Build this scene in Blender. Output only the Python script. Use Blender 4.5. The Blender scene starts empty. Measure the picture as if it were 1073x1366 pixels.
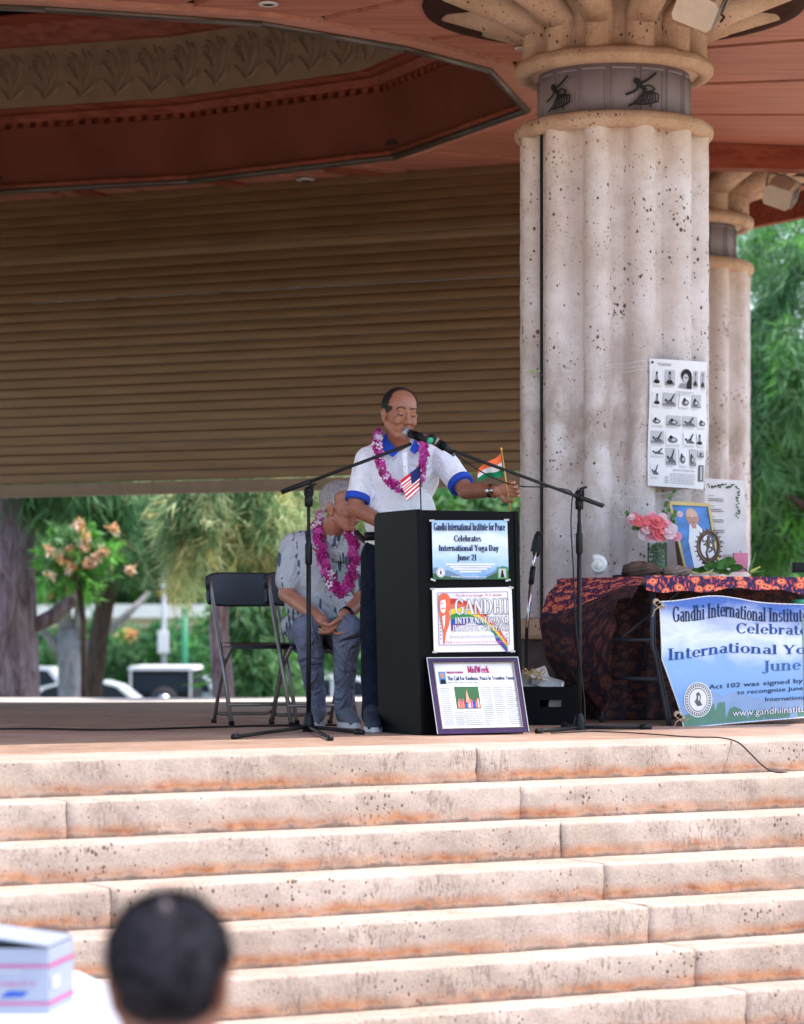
import bpy, math, random
import numpy as np
from mathutils import Vector, Matrix, Euler
random.seed(7); rng = np.random.default_rng(7)
R = math.radians
SC = bpy.context.scene
COL = SC.collection

# ------------------------------------------------------------------ camera
F, CX, HY, CZ = 3700.0, 536.5, 840.0, 0.515      # focal length (px), principal column, horizon row, eye height over the stage
cam_d = bpy.data.cameras.new('camera'); cam = bpy.data.objects.new('camera', cam_d); COL.objects.link(cam)
cam.location = (0, 0, CZ); cam.rotation_euler = (R(90), 0, 0)
cam_d.sensor_fit = 'VERTICAL'; cam_d.sensor_height = 36; cam_d.lens = F*36/1366
cam_d.shift_y = (HY-683)/1366; cam_d.clip_start = .3; cam_d.clip_end = 2000
cam_d.dof.use_dof = True; cam_d.dof.focus_distance = 13.9; cam_d.dof.aperture_fstop = 2.9
SC.camera = cam
# ------------------------------------------------------------------ light
SUN_AZ, SUN_EL = R(104), R(70)                    # azimuth clockwise from +Y
w = bpy.data.worlds.new('World'); SC.world = w; w.use_nodes = True
nt = w.node_tree; bg = nt.nodes['Background']
sk = nt.nodes.new('ShaderNodeTexSky'); sk.sky_type = 'NISHITA'; sk.sun_disc = False
sk.sun_elevation = SUN_EL; sk.sun_rotation = SUN_AZ; sk.dust_density = 2.0; sk.air_density = 1.2
nt.links.new(sk.outputs[0], bg.inputs[0]); bg.inputs[1].default_value = .15
sd = bpy.data.lights.new('sun', 'SUN'); sd.energy = 2.0; sd.angle = R(.6); sd.color = (1, .95, .88)
so = bpy.data.objects.new('sun', sd); COL.objects.link(so)
tos = Vector((math.sin(SUN_AZ)*math.cos(SUN_EL), math.cos(SUN_AZ)*math.cos(SUN_EL), math.sin(SUN_EL)))
so.rotation_euler = tos.to_track_quat('Z', 'Y').to_euler(); so.location = tos*40
SC.view_settings.view_transform = 'Standard'; SC.view_settings.look = 'None'
SC.view_settings.gamma = 1; SC.view_settings.use_curve_mapping = False
SC.view_settings.exposure = 1.45
SC.cycles.max_bounces = 10; SC.cycles.diffuse_bounces = 6

# ------------------------------------------------------------------ helpers
def P(px, py, Y): return Vector(((px-CX)/F*Y, Y, CZ-(py-HY)/F*Y))
def onz(px, py, z):
    Y = (CZ-z)*F/(py-HY); return Vector(((px-CX)/F*Y, Y, z))
def onplane(px, py, p0, n):                       # where a sight line meets a vertical sheet standing in the scene
    d = Vector(((px-CX)/F, 1, -(py-HY)/F)); o = Vector((0, 0, CZ))
    return o + d*((Vector(p0)-o).dot(n)/d.dot(n))

class MB:
    def __init__(s): s.v = []; s.f = []; s.m = []; s.sm = []
    def add(s, vs, fs, mi=0, smooth=False):
        b = len(s.v); s.v += [tuple(v) for v in vs]
        for f in fs: s.f.append(tuple(i+b for i in f)); s.m.append(mi); s.sm.append(smooth)
    def box(s, c, size, rot=None, mi=0):
        hx, hy, hz = [q/2 for q in size]; c = Vector(c)
        vs = [Vector((x, y, z)) for x in (-hx, hx) for y in (-hy, hy) for z in (-hz, hz)]
        if rot is not None:
            m = rot if isinstance(rot, Matrix) else Euler(rot).to_matrix()
            vs = [m @ v for v in vs]
        s.add([c+v for v in vs], [(0,1,3,2),(4,6,7,5),(0,4,5,1),(2,3,7,6),(0,2,6,4),(1,5,7,3)], mi)
    def prism(s, pts, off, mi=0):                 # closed outline pts (3D) pushed along off
        n = len(pts); off = Vector(off); pts = [Vector(p) for p in pts]
        s.add(pts+[p+off for p in pts], [tuple(range(n))[::-1], tuple(range(n, 2*n))]+[(i, (i+1) % n, n+(i+1) % n, n+i) for i in range(n)], mi)
    def tube(s, path, r, seg=8, mi=0, cap=True, smooth=True):
        path = [Vector(p) for p in path]; n = len(path)
        rs = r if isinstance(r, (list, tuple)) else [r]*n
        up = None; vs = []
        for i, p in enumerate(path):
            t = (path[min(i+1, n-1)]-path[max(i-1, 0)]).normalized()
            if up is None:
                up = Vector((0, 0, 1)) if abs(t.z) < .9 else Vector((1, 0, 0))
            a = t.cross(up).normalized(); up = a.cross(t).normalized()
            for k in range(seg):
                q = 2*math.pi*k/seg; vs.append(p+(a*math.cos(q)+up*math.sin(q))*rs[i])
        fs = [(i*seg+k, i*seg+(k+1) % seg, (i+1)*seg+(k+1) % seg, (i+1)*seg+k) for i in range(n-1) for k in range(seg)]
        if cap: fs += [tuple(range(seg))[::-1], tuple((n-1)*seg+k for k in range(seg))]
        s.add(vs, fs, mi, smooth)
    def lathe(s, c, prof, seg=24, mi=0, smooth=True, M=None):   # prof: (r, z)
        c = Vector(c); vs = []
        for r, z in prof:
            for k in range(seg):
                q = 2*math.pi*k/seg; v = Vector((r*math.cos(q), r*math.sin(q), z))
                vs.append(c+(M @ v if M else v))
        n = len(prof)
        fs = [(i*seg+k, i*seg+(k+1) % seg, (i+1)*seg+(k+1) % seg, (i+1)*seg+k) for i in range(n-1) for k in range(seg)]
        s.add(vs, fs+[tuple(range(seg))[::-1], tuple((n-1)*seg+k for k in range(seg))], mi, smooth)
    def ell(s, c, r, M=None, seg=16, mi=0):
        c = Vector(c); n = seg//2; vs = []
        for i in range(n+1):
            t = math.pi*i/n
            for k in range(seg):
                q = 2*math.pi*k/seg
                v = Vector((r[0]*math.sin(t)*math.cos(q), r[1]*math.sin(t)*math.sin(q), -r[2]*math.cos(t)))
                vs.append(c+(M @ v if M else v))
        s.add(vs, [(i*seg+k, i*seg+(k+1) % seg, (i+1)*seg+(k+1) % seg, (i+1)*seg+k) for i in range(n) for k in range(seg)], mi, True)
    def cap(s, a, b, ra, rb, seg=12, mi=0):       # tapered capsule
        a = Vector(a); b = Vector(b); d = b-a; L = max(d.length, 1e-5); d = d/L
        path = []; rs = []
        for k in range(4): q = math.pi/2*(k+.15)/4; path.append(a-d*ra*math.cos(q)); rs.append(ra*math.sin(q))
        path.append(a); rs.append(ra); path.append(b); rs.append(rb)
        for k in range(3, -1, -1): q = math.pi/2*(k+.15)/4; path.append(b+d*rb*math.cos(q)); rs.append(rb*math.sin(q))
        s.tube(path, rs, seg, mi)
    def grid(s, fn, nu, nv, mi=0, smooth=True):
        vs = [fn(u/nu, v/nv) for v in range(nv+1) for u in range(nu+1)]
        s.add(vs, [(v*(nu+1)+u, v*(nu+1)+u+1, (v+1)*(nu+1)+u+1, (v+1)*(nu+1)+u) for v in range(nv) for u in range(nu)], mi, smooth)
    def mesh(s, name, mats):
        me = bpy.data.meshes.new(name); me.from_pydata(s.v, [], s.f)
        for m in (mats if isinstance(mats, (list, tuple)) else [mats]): me.materials.append(m)
        me.polygons.foreach_set('material_index', s.m); me.polygons.foreach_set('use_smooth', s.sm)
        me.update(); return me
    def build(s, name, mats, parent=None, loc=None, **kw):
        return link(name, s.mesh(name, mats), parent, loc, **kw)

def link(name, me, parent=None, loc=None, label=None, cat=None, group=None, kind=None):
    o = bpy.data.objects.new(name, me); COL.objects.link(o)
    if parent: o.parent = parent
    if loc is not None: o.location = loc
    return tag(o, label, cat, group, kind)
def tag(o, label=None, cat=None, group=None, kind=None):
    if label: o['label'] = label
    if cat: o['category'] = cat
    if group: o['group'] = group
    if kind: o['kind'] = kind
    return o
def thing(name, label, cat, group=None): return link(name, None, None, None, label, cat, group)   # Empty at origin; origin moved by settle()
def settle(root, p):                               # put the Empty at the thing's base, parts stay where they are
    root.location = p
    for c in root.children: c.location = Vector(c.location)-Vector(p)
def copy_tree(o, parent=None):
    c = o.copy(); COL.objects.link(c); c.parent = parent
    for ch in list(o.children): copy_tree(ch, c)
    return c

# ------------------------------------------------------------------ materials
def new_mat(name):
    m = bpy.data.materials.new(name); m.use_nodes = True
    return m, m.node_tree, m.node_tree.nodes['Principled BSDF']
def N(nt, t, **kw):
    n = nt.nodes.new(t)
    for k, v in kw.items():
        if k in n.inputs: n.inputs[k].default_value = v
        else: setattr(n, k, v)
    return n
def ramp(nt, fac, stops, interp='LINEAR'):
    r = nt.nodes.new('ShaderNodeValToRGB'); r.color_ramp.interpolation = interp
    e = r.color_ramp.elements
    while len(e) < len(stops): e.new(.5)
    for i, (p, c) in enumerate(stops):
        e[i].position = p; e[i].color = (*c, 1) if len(c) == 3 else c
    nt.links.new(fac, r.inputs[0]); return r.outputs[0]
def mix(nt, fac, a, b, mode='MIX'):
    n = nt.nodes.new('ShaderNodeMix'); n.data_type = 'RGBA'; n.blend_type = mode
    for sock, v in ((n.inputs[0], fac), (n.inputs[6], a), (n.inputs[7], b)):
        if hasattr(v, 'is_output'): nt.links.new(v, sock)
        elif isinstance(v, (int, float)): sock.default_value = v
        else: sock.default_value = (*v, 1)
    return n.outputs[2]
def coords(nt, scale=(1, 1, 1), rot=(0, 0, 0), kind='Object'):
    tc = nt.nodes.new('ShaderNodeTexCoord'); mp = nt.nodes.new('ShaderNodeMapping')
    mp.inputs['Scale'].default_value = scale; mp.inputs['Rotation'].default_value = rot
    nt.links.new(tc.outputs[kind], mp.inputs[0]); return mp.outputs[0]
def world(nt, scale=(1, 1, 1), rot=(0, 0, 0)):
    g = nt.nodes.new('ShaderNodeNewGeometry'); mp = nt.nodes.new('ShaderNodeMapping')
    mp.inputs['Scale'].default_value = scale; mp.inputs['Rotation'].default_value = rot
    nt.links.new(g.outputs['Position'], mp.inputs[0]); return mp.outputs[0]
def noise(nt, co, scale=5, detail=4, rough=.55, dist=0):
    n = N(nt, 'ShaderNodeTexNoise', Scale=scale, Detail=detail, Roughness=rough, Distortion=dist); nt.links.new(co, n.inputs['Vector']); return n.outputs['Fac']
def voro(nt, co, scale=5, feature='F1', rnd=1):
    n = N(nt, 'ShaderNodeTexVoronoi', feature=feature, Scale=scale, Randomness=rnd); nt.links.new(co, n.inputs['Vector']); return n
def bump(nt, b, h, strength=.3, dist=.01, prev=None):
    n = N(nt, 'ShaderNodeBump', Strength=strength, Distance=dist); nt.links.new(h, n.inputs['Height'])
    if prev is not None: nt.links.new(prev, n.inputs['Normal'])
    nt.links.new(n.outputs[0], b.inputs['Normal']); return n.outputs[0]
def math_(nt, op, a, b=0):
    n = nt.nodes.new('ShaderNodeMath'); n.operation = op
    for i, v in enumerate((a, b)):
        if hasattr(v, 'is_output'): nt.links.new(v, n.inputs[i])
        else: n.inputs[i].default_value = v
    return n.outputs[0]
MATS = {}
def plain(name, c, rough=.6, metal=0, var=.12, scale=8, b=0, bs=40, spec=.5, trans=0):
    if name in MATS: return MATS[name]
    m, nt, p = new_mat(name)
    co = coords(nt); f = noise(nt, co, scale, 5)
    lo = tuple(max(0, q*(1-var)) for q in c); hi = tuple(min(1, q*(1+var)) for q in c)
    nt.links.new(ramp(nt, f, [(.3, lo), (.7, hi)]), p.inputs['Base Color'])
    p.inputs['Roughness'].default_value = rough; p.inputs['Metallic'].default_value = metal
    p.inputs['Specular IOR Level'].default_value = spec
    if trans: p.inputs['Transmission Weight'].default_value = trans
    if b: bump(nt, p, noise(nt, co, bs, 4), b, .004)
    MATS[name] = m; return m

def stone(name, base, hi, pit=(.13, .07, .045), stain=0, pits=1.0, world_z=None, scale=1, pscale=1.45):
    m, nt, p = new_mat(name); L = nt.links.new
    co = world(nt)
    big = noise(nt, co, 1.7*scale, 5, .6); med = noise(nt, co, 9*scale, 5, .65, .4); fine = noise(nt, co, 90*scale, 4, .7)
    c = ramp(nt, big, [(.32, base), (.68, hi)])
    c = mix(nt, ramp(nt, med, [(.45, (0, 0, 0)), (.72, (.55, .55, .55))]), c, tuple(q*.8 for q in base))
    c = mix(nt, .22, c, ramp(nt, fine, [(.3, (.25, .2, .17)), (.7, (1, .95, .9))]), 'OVERLAY')
    # coral / shell pits: clustered cells
    clus = noise(nt, co, 3.0*scale, 3, .6)
    v = voro(nt, world(nt, (1, 1, .8)), 34*pscale); v2 = voro(nt, world(nt, (1, 1, .55), (.2, .3, 0)), 75*pscale)
    wob = math_(nt, 'MULTIPLY', noise(nt, co, 60*pscale, 3, .7), .42)
    thr = math_(nt, 'MULTIPLY', math_(nt, 'SUBTRACT', clus, .33), 2.1*pits)
    def cellr(vv): q = nt.nodes.new('ShaderNodeSeparateColor'); L(vv.outputs['Color'], q.inputs[0]); return q.outputs[0]
    thr = math_(nt, 'ADD', math_(nt, 'MULTIPLY', math_(nt, 'SUBTRACT', cellr(v), .70), 1.9*pits), math_(nt, 'MULTIPLY', math_(nt, 'SUBTRACT', clus, .5), 1.5))
    p1 = math_(nt, 'GREATER_THAN', thr, math_(nt, 'ADD', v.outputs['Distance'], wob))
    thr2 = math_(nt, 'MULTIPLY', math_(nt, 'SUBTRACT', noise(nt, co, 6*scale, 3, .7), .37), 2.2*pits)
    thr2 = math_(nt, 'ADD', math_(nt, 'MULTIPLY', math_(nt, 'SUBTRACT', cellr(v2), .76), 2.2*pits), math_(nt, 'MULTIPLY', math_(nt, 'SUBTRACT', noise(nt, co, 6*scale, 3, .7), .5), 1.3))
    p2 = math_(nt, 'GREATER_THAN', thr2, math_(nt, 'ADD', v2.outputs['Distance'], wob))
    pitm = math_(nt, 'MAXIMUM', p1, p2)
    c = mix(nt, math_(nt, 'MULTIPLY', pitm, .92), c, pit)
    if stain:                                       # rust-orange dirt line along the foot of every riser (r = .148 m)
        g = nt.nodes.new('ShaderNodeNewGeometry'); sx = nt.nodes.new('ShaderNodeSeparateXYZ'); L(g.outputs['Position'], sx.inputs[0])
        zz = math_(nt, 'ADD', sx.outputs['Z'], 10*.148)
        fr = math_(nt, 'FRACT', math_(nt, 'DIVIDE', zz, .148))
        fr = math_(nt, 'ADD', fr, math_(nt, 'MULTIPLY', math_(nt, 'SUBTRACT', med, .5), .42))
        nz = nt.nodes.new('ShaderNodeSeparateXYZ'); L(g.outputs['Normal'], nz.inputs[0])
        side = math_(nt, 'LESS_THAN', nz.outputs['Z'], .6)
        st = ramp(nt, fr, [(.06, (.55,)*3), (.18, (1,)*3), (.44, (0,)*3)])
        n2 = noise(nt, co, 2.3, 4, .6)
        amt = math_(nt, 'MULTIPLY', math_(nt, 'MULTIPLY', st, side), ramp(nt, n2, [(.33, (.25,)*3), (.58, (1,)*3)]))
        c = mix(nt, amt, c, ramp(nt, noise(nt, co, 14, 4), [(.3, (.26, .08, .03)), (.6, (.47, .22, .11))]))
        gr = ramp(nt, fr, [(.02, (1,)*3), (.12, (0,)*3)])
        c = mix(nt, math_(nt, 'MULTIPLY', math_(nt, 'MULTIPLY', gr, side), .85), c, (.13, .095, .08))  # grime band at each riser foot, with the shadow line put into its colour
        # fossil scratches
        n3 = noise(nt, world(nt, (1, 1, 1)), 4.2, 2, .5)
        n4 = noise(nt, world(nt, (30, 30, 9), (.3, .5, .2)), 2.2, 5, .7, .8)
        sc = math_(nt, 'MULTIPLY', ramp(nt, n3, [(.50, (0,)*3), (.62, (1,)*3)]), ramp(nt, n4, [(.50, (0,)*3), (.60, (.8,)*3)]))
        c = mix(nt, sc, c, (.22, .16, .13))
        top = math_(nt, 'GREATER_THAN', nz.outputs['Z'], .6)
        tn = noise(nt, world(nt, (1, 5, 1)), 7, 4, .6)
        c = mix(nt, math_(nt, 'MULTIPLY', top, ramp(nt, tn, [(.45, (0,)*3), (.7, (.55,)*3)])), c, (.62, .36, .26))
    if name == 'column_coral_stone':                # tan water stains on the lower half, yellowed band under the ring
        g = nt.nodes.new('ShaderNodeNewGeometry'); sx = nt.nodes.new('ShaderNodeSeparateXYZ'); L(g.outputs['Position'], sx.inputs[0])
        zb = ramp(nt, math_(nt, 'DIVIDE', sx.outputs['Z'], 4), [(.15, (.4,)*3), (.40, (1,)*3), (.52, (.8,)*3), (.60, (0,)*3)])
        st = ramp(nt, noise(nt, world(nt, (1, 1, .6)), 3.2, 5, .65, .5), [(.47, (0,)*3), (.60, (.62,)*3)])
        c = mix(nt, math_(nt, 'MULTIPLY', zb, st), c, (.36, .27, .21))
        zt = ramp(nt, math_(nt, 'DIVIDE', math_(nt, 'ADD', sx.outputs['Z'], math_(nt, 'MULTIPLY', med, .25)), 4), [(.80, (0,)*3), (.91, (.6,)*3)])
        c = mix(nt, zt, c, (.62, .42, .22))
    L(c, p.inputs['Base Color']); p.inputs['Roughness'].default_value = .88; p.inputs['Specular IOR Level'].default_value = .25
    h = math_(nt, 'SUBTRACT', math_(nt, 'MULTIPLY', fine, .35), pitm)
    b1 = bump(nt, p, h, .55, .006); bump(nt, p, med, .35, .02, b1)
    return m

def wood(name, c1, c2, rot=0, rough=.45, sc=1):
    m, nt, p = new_mat(name)
    co = world(nt, (1.2*sc, 22*sc, 22*sc), (0, 0, rot)); a = noise(nt, co, 1.0, 6, .6, .6)
    b = noise(nt, world(nt), .8, 3)
    c = ramp(nt, a, [(.33, c1), (.62, c2)])
    c = mix(nt, .5, c, ramp(nt, b, [(.3, (.35,)*3), (.7, (.65,)*3)]), 'OVERLAY')
    nt.links.new(c, p.inputs['Base Color']); p.inputs['Roughness'].default_value = rough; p.inputs['Specular IOR Level'].default_value = .12
    bump(nt, p, a, .15, .004); return m

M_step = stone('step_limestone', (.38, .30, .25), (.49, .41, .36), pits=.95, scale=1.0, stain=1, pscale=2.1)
M_floor = None
M_colst = stone('column_coral_stone', (.64, .55, .51), (.84, .79, .80), pit=(.10, .045, .03), pits=1.0)
M_ring = stone('ring_coral_stone', (.46, .29, .18), (.60, .43, .31), pit=(.09, .04, .025), pits=.9)
M_soffit = wood('soffit_redwood', (.36, .12, .07), (.50, .20, .13), 0)
M_soffit2 = wood('soffit_rim_board', (.42, .17, .11), (.55, .26, .18), .6)
M_redwood = wood('dark_redwood', (.17, .035, .018), (.29, .075, .04), 0, .35)
M_fascia = plain('dome_fascia_red', (.17, .042, .024), .5, 0, .18, 2, .1, spec=.08)
M_frieze = plain('frieze_plaster', (.27, .165, .10), .85, 0, .15, 6, .2)
M_black = plain('black_paint', (.0028, .003, .0045), .5, 0, .2, 5, spec=.10)
M_blackm = plain('black_matte', (.008, .008, .010), .5, 0, .2, 20, spec=.3)
M_steel = plain('grey_tube_steel', (.22, .20, .19), .35, .7, .1)
M_chrome = plain('polished_steel', (.6, .6, .62), .2, 1, .05)
M_white = plain('white_paper', (.80, .79, .80), .55, 0, .03)
M_leafg = plain('leaf_green', (.07, .19, .04), .5, 0, .3, 30)
# ------------------------------------------------------------------ ground
def ground_mat():
    m, nt, p = new_mat('ground_grass'); co = world(nt)
    a = noise(nt, co, .4, 5, .6); b = noise(nt, co, 12, 4, .7)
    c = ramp(nt, a, [(.35, (.10, .13, .045)), (.6, (.16, .15, .08)), (.75, (.26, .21, .14))])
    c = mix(nt, .4, c, ramp(nt, b, [(.3, (.2,)*3), (.7, (.8,)*3)]), 'OVERLAY')
    nt.links.new(c, p.inputs['Base Color']); p.inputs['Roughness'].default_value = .95; return m
def gz(x, y):
    d = max(0, y-27); return -1.19 - min(1, d/35)*1.0
g = MB(); n = 60
xs = [math.copysign(abs(t)**2.2, t)*600 for t in np.linspace(-1, 1, n)]
ys = [-60+760*t**1.7 for t in np.linspace(0, 1, n)]
g.add([(x, y, gz(x, y)) for y in ys for x in xs], [(j*n+i, j*n+i+1, (j+1)*n+i+1, (j+1)*n+i) for j in range(n-1) for i in range(n-1)], 0, True)
g.build('ground', ground_mat(), kind='structure')
pv = MB(); pv.add([(-30, -8, -1.18), (30, -8, -1.18), (30, 11, -1.18), (-30, 11, -1.18)], [(0, 1, 2, 3)])
pv.build('forecourt_paving', stone('paving_concrete', (.42, .35, .30), (.52, .45, .40), pits=.4), kind='structure')
rd = MB(); rd.add([(-200, 62.5, -2.17), (200, 62.5, -2.17), (200, 82, -2.17), (-200, 82, -2.17)], [(0, 1, 2, 3)])
rd.build('road', plain('asphalt', (.055, .055, .06), .9, 0, .2, 30), kind='structure')

# ------------------------------------------------------------------ stage and steps
RS = .148
noseY = [12.21, 11.88, 11.56, 11.19, 10.85, 10.55, 10.33, 10.05, 9.78]
slope = [.622, .607, .585, .562, .545, .53, .515, .505, .50]
def nose(k, X):
    x0 = .0496*noseY[k]; return noseY[k]+(X-x0)*slope[k]
jpx = [637, 695, 750, 807, 866, 928, 997, 1055, 1110]
def along(k, px):                                 # X on nose line k seen in column px
    kx = (px-CX)/F; x0 = .0496*noseY[k]; s = slope[k]
    return kx*(noseY[k]-x0*s)/(1-kx*s)
def block(k, xa, xb):
    z1 = -k*RS; z0 = z1-RS-.02; nu = max(4, int((xb-xa)/.035)); s = slope[k]; nx, ny = s/math.hypot(1, s), -1/math.hypot(1, s)
    prof = [(-.0, z0-z1), (0, -RS*.985), (.0, -RS*.66), (.001, -RS*.33), (0, -.012), (-.002, -.005), (-.008, -.001), (-.020, 0), (-.12, 0), (-.25, 0), (-.50, 0)]
    ph = rng.random()*100
    def fn(u, v):
        j = min(len(prof)-1, int(round(v*(len(prof)-1)))); d, z = prof[j]
        X = xa+(xb-xa)*u; q = min(u, 1-u)*(xb-xa)
        e = .004*math.sin(X*9.1+ph)+.003*math.sin(X*23.7+ph*2+z*30)+.0025*math.sin(X*71+z*60+ph)
        if 4 <= j <= 6: e += -.007*max(0, math.sin(X*13.3+ph)*math.sin(X*37.1+ph*3))**2-.0035*rng.random()
        if 1 <= j <= 3: e -= .004*rng.random()
        if q < .008: e -= .004
        wz = .0025*math.sin(X*5.3+ph)+.0015*math.sin(X*31+ph) if j >= 5 else 0
        if j >= 8: e = 0; 
        return Vector((X+nx*(d+e), nose(k, X)+ny*(d+e), z1+z+(wz if j < 8 else 0)))
    b = MB(); b.grid(fn, nu, len(prof)-1)
    n0 = nu+1; m = len(prof)
    b.f.append(tuple(j*n0 for j in range(m))); b.m.append(0); b.sm.append(False)
    b.f.append(tuple(j*n0+nu for j in range(m))[::-1]); b.m.append(0); b.sm.append(False)
    return b
for k in range(9):
    root = link('stone_step', None, kind='structure')
    xj = along(k, jpx[k]); js = {1: [along(1, 90)], 3: [along(3, 148)]}.get(k, [])+[xj]
    js = [-5.2]+js+[5.4]
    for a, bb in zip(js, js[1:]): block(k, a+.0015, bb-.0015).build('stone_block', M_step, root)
    fill = MB()                                   # dark bedding seen through the joints
    s = slope[k]; nx, ny = s/math.hypot(1, s), -1/math.hypot(1, s); z = -k*RS
    q = [(X+nx*d, nose(k, X)+ny*d) for X, d in ((-5.2, -.03), (5.4, -.03), (5.4, -.5), (-5.2, -.5))]
    fill.prism([(x, y, z-RS-.05) for x, y in q], (0, 0, RS+.03)); fill.build('bedding', plain('joint_dirt', (.10, .06, .04), .95), root)

def floor_mat():
    m, nt, p = new_mat('stage_floor_stone'); co = world(nt)
    a = noise(nt, world(nt, (1, 1, 1), (0, 0, -.55)), 1.3, 5, .6); b = noise(nt, world(nt, (1.5, 9, 1), (0, 0, 0)), 3, 5, .65, .5); f = noise(nt, co, 60, 4, .7)
    c = ramp(nt, b, [(.30, (.22, .115, .075)), (.5, (.36, .22, .155)), (.68, (.50, .37, .29))])
    c = mix(nt, .5, c, ramp(nt, a, [(.3, (.3,)*3), (.7, (.75,)*3)]), 'OVERLAY')
    c = mix(nt, .3, c, ramp(nt, f, [(.3, (.2,)*3), (.7, (.8,)*3)]), 'OVERLAY')
    nt.links.new(c, p.inputs['Base Color']); p.inputs['Roughness'].default_value = .6; bump(nt, p, f, .3, .003); return m
M_floor = floor_mat()
fl = MB()
def nb(k, X, d):
    s = slope[k]; return (X+s/math.hypot(1, s)*d, nose(k, X)-d/math.hypot(1, s))
fa = nb(0, -5.2, -.505); fb = nb(0, 5.4, -.505)
pts = [(fa[0], fa[1], 0), (fb[0], fb[1], 0), (6, 24.3, 0), (1.3, 24.3, 0), (.98, 20.2, 0), (-2.9, 19.55, 0), (-9, 19.2, 0), (-9, 12, 0)]
fl.prism([(x, y, -.14) for x, y, z in pts], (0, 0, .14)); fl.build('stage_floor', M_floor, kind='structure')
te = MB(); te.prism([(-11, 9.5, -1.2), (-5.2, 9.0, -1.2), (-5.2, 11.0, -1.2), (5.4, 16.0, -1.2), (8, 16, -1.2), (9, 22, -1.2), (5, 29.6, -1.2), (-11, 29.6, -1.2)], (0, 0, .99))
te.build('back_terrace', stone('terrace_stone', (.60, .50, .44), (.72, .62, .56), pits=.4), kind='structure')

# ------------------------------------------------------------------ roof
ZS = 4.2; RC = Vector((-3.6, 19.75, 0))
rim_px = [(-70, 258), (0, 250), (255, 236), (530, 203), (706, 140), (654, 85), (540, 55), (350, 22), (60, 2)]
rim = [onz(x, y, ZS).xy for x, y in rim_px]
rim = [Vector((v.x, v.y)) for v in rim]
rim = rim[1:] + [Vector((-3.7, 15.95)), Vector((-5.6, 16.2)), Vector((-7.2, 17.2)), Vector((-8.1, 18.9)), Vector((-7.6, 20.9)), Vector((-5.9, 22.3)), Vector((-4.4, 22.75))]
rc = RC.xy
def rim_r(a):
    d = Vector((math.cos(a), math.sin(a))); best = None
    for i in range(len(rim)):
        p, q = rim[i]-rc, rim[(i+1) % len(rim)]-rc; e = q-p; den = d.x*e.y-d.y*e.x
        if abs(den) < 1e-9: continue
        t = (p.x*e.y-p.y*e.x)/den; u = (p.x*d.y-p.y*d.x)/den
        if t > 0 and -1e-6 <= u <= 1+1e-6: best = t
    return best
OC = Vector((-3.55, 19.5)); AP = 8.0; ocn = [R(-58.5+45*k) for k in range(8)]
def eave_r(a, ap=AP):
    d = Vector((math.cos(a), math.sin(a))); r = 99
    for t in ocn:
        nrm = Vector((math.cos(t), math.sin(t))); dn = d.dot(nrm)
        if dn > 1e-3: r = min(r, (ap-(rc-OC).dot(nrm))/dn)
    return r
roof = thing('pavilion_roof', 'red-brown timber roof of the bandstand with recessed dome and plaster frieze', 'roof')
def pol(a, r, z): return Vector((rc.x+r*math.cos(a), rc.y+r*math.sin(a), z))
for k in range(32):
    a0 = R(11.25*k-22.5+.9); a1 = a0+R(11.25); g = .045
    b = MB(); st = 5
    inner = [pol(a0+(a1-a0)*i/st, rim_r(a0+(a1-a0)*i/st)+.155, ZS) for i in range(st+1)]
    outer = [pol(a0+(a1-a0)*i/st, eave_r(a0+(a1-a0)*i/st)-.12, ZS) for i in range(st+1)]
    def shr(l):                                   # leave a dark reveal between neighbours
        t0 = Vector((-math.sin(a0), math.cos(a0), 0))*g; t1 = Vector((math.sin(a1), -math.cos(a1), 0))*g
        return [l[0]+t0]+l[1:-1]+[l[-1]+t1]
    inner = shr(inner); outer = shr(outer)
    b.prism(inner+outer[::-1], (0, 0, .04)); b.build('soffit_panel', M_soffit, roof)
# rim boards, backing deck, far radial battens
segs = 64
bk = MB(); rb = MB(); top = MB()
for i in range(segs):
    a, c = 2*math.pi*i/segs, 2*math.pi*(i+1)/segs
    for mb, f0, f1, z, h in ((bk, lambda t: rim_r(t)+.01, lambda t: eave_r(t)-.02, ZS+.055, .04),):
        q = [pol(a, f0(a), z), pol(c, f0(c), z), pol(c, f1(c), z), pol(a, f1(a), z)]; mb.prism(q, (0, 0, h))
    q = [pol(a, eave_r(a)+.15, ZS+.25), pol(c, eave_r(c)+.15, ZS+.25), pol(c, .4, 7.6), pol(a, .4, 7.6)]; top.prism(q, (0, 0, .05))
bk.build('soffit_backing', plain('groove_dark', (.05, .015, .01), .9), roof)
top.build('roof_cone', plain('roof_shingle', (.12, .09, .07), .9, 0, .3, 20, .4), roof)
nr = len(rim)
for i in range(nr):
    p, q = rim[i], rim[(i+1) % nr]
    po, qo = rc+(p-rc)*(1+.14/(p-rc).length), rc+(q-rc)*(1+.14/(q-rc).length)
    b = MB(); b.prism([(p.x, p.y, ZS-.03), (q.x, q.y, ZS-.03), (qo.x, qo.y, ZS-.03), (po.x, po.y, ZS-.03)], (0, 0, .05))
    b.build('rim_board', M_soffit2, roof)
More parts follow.
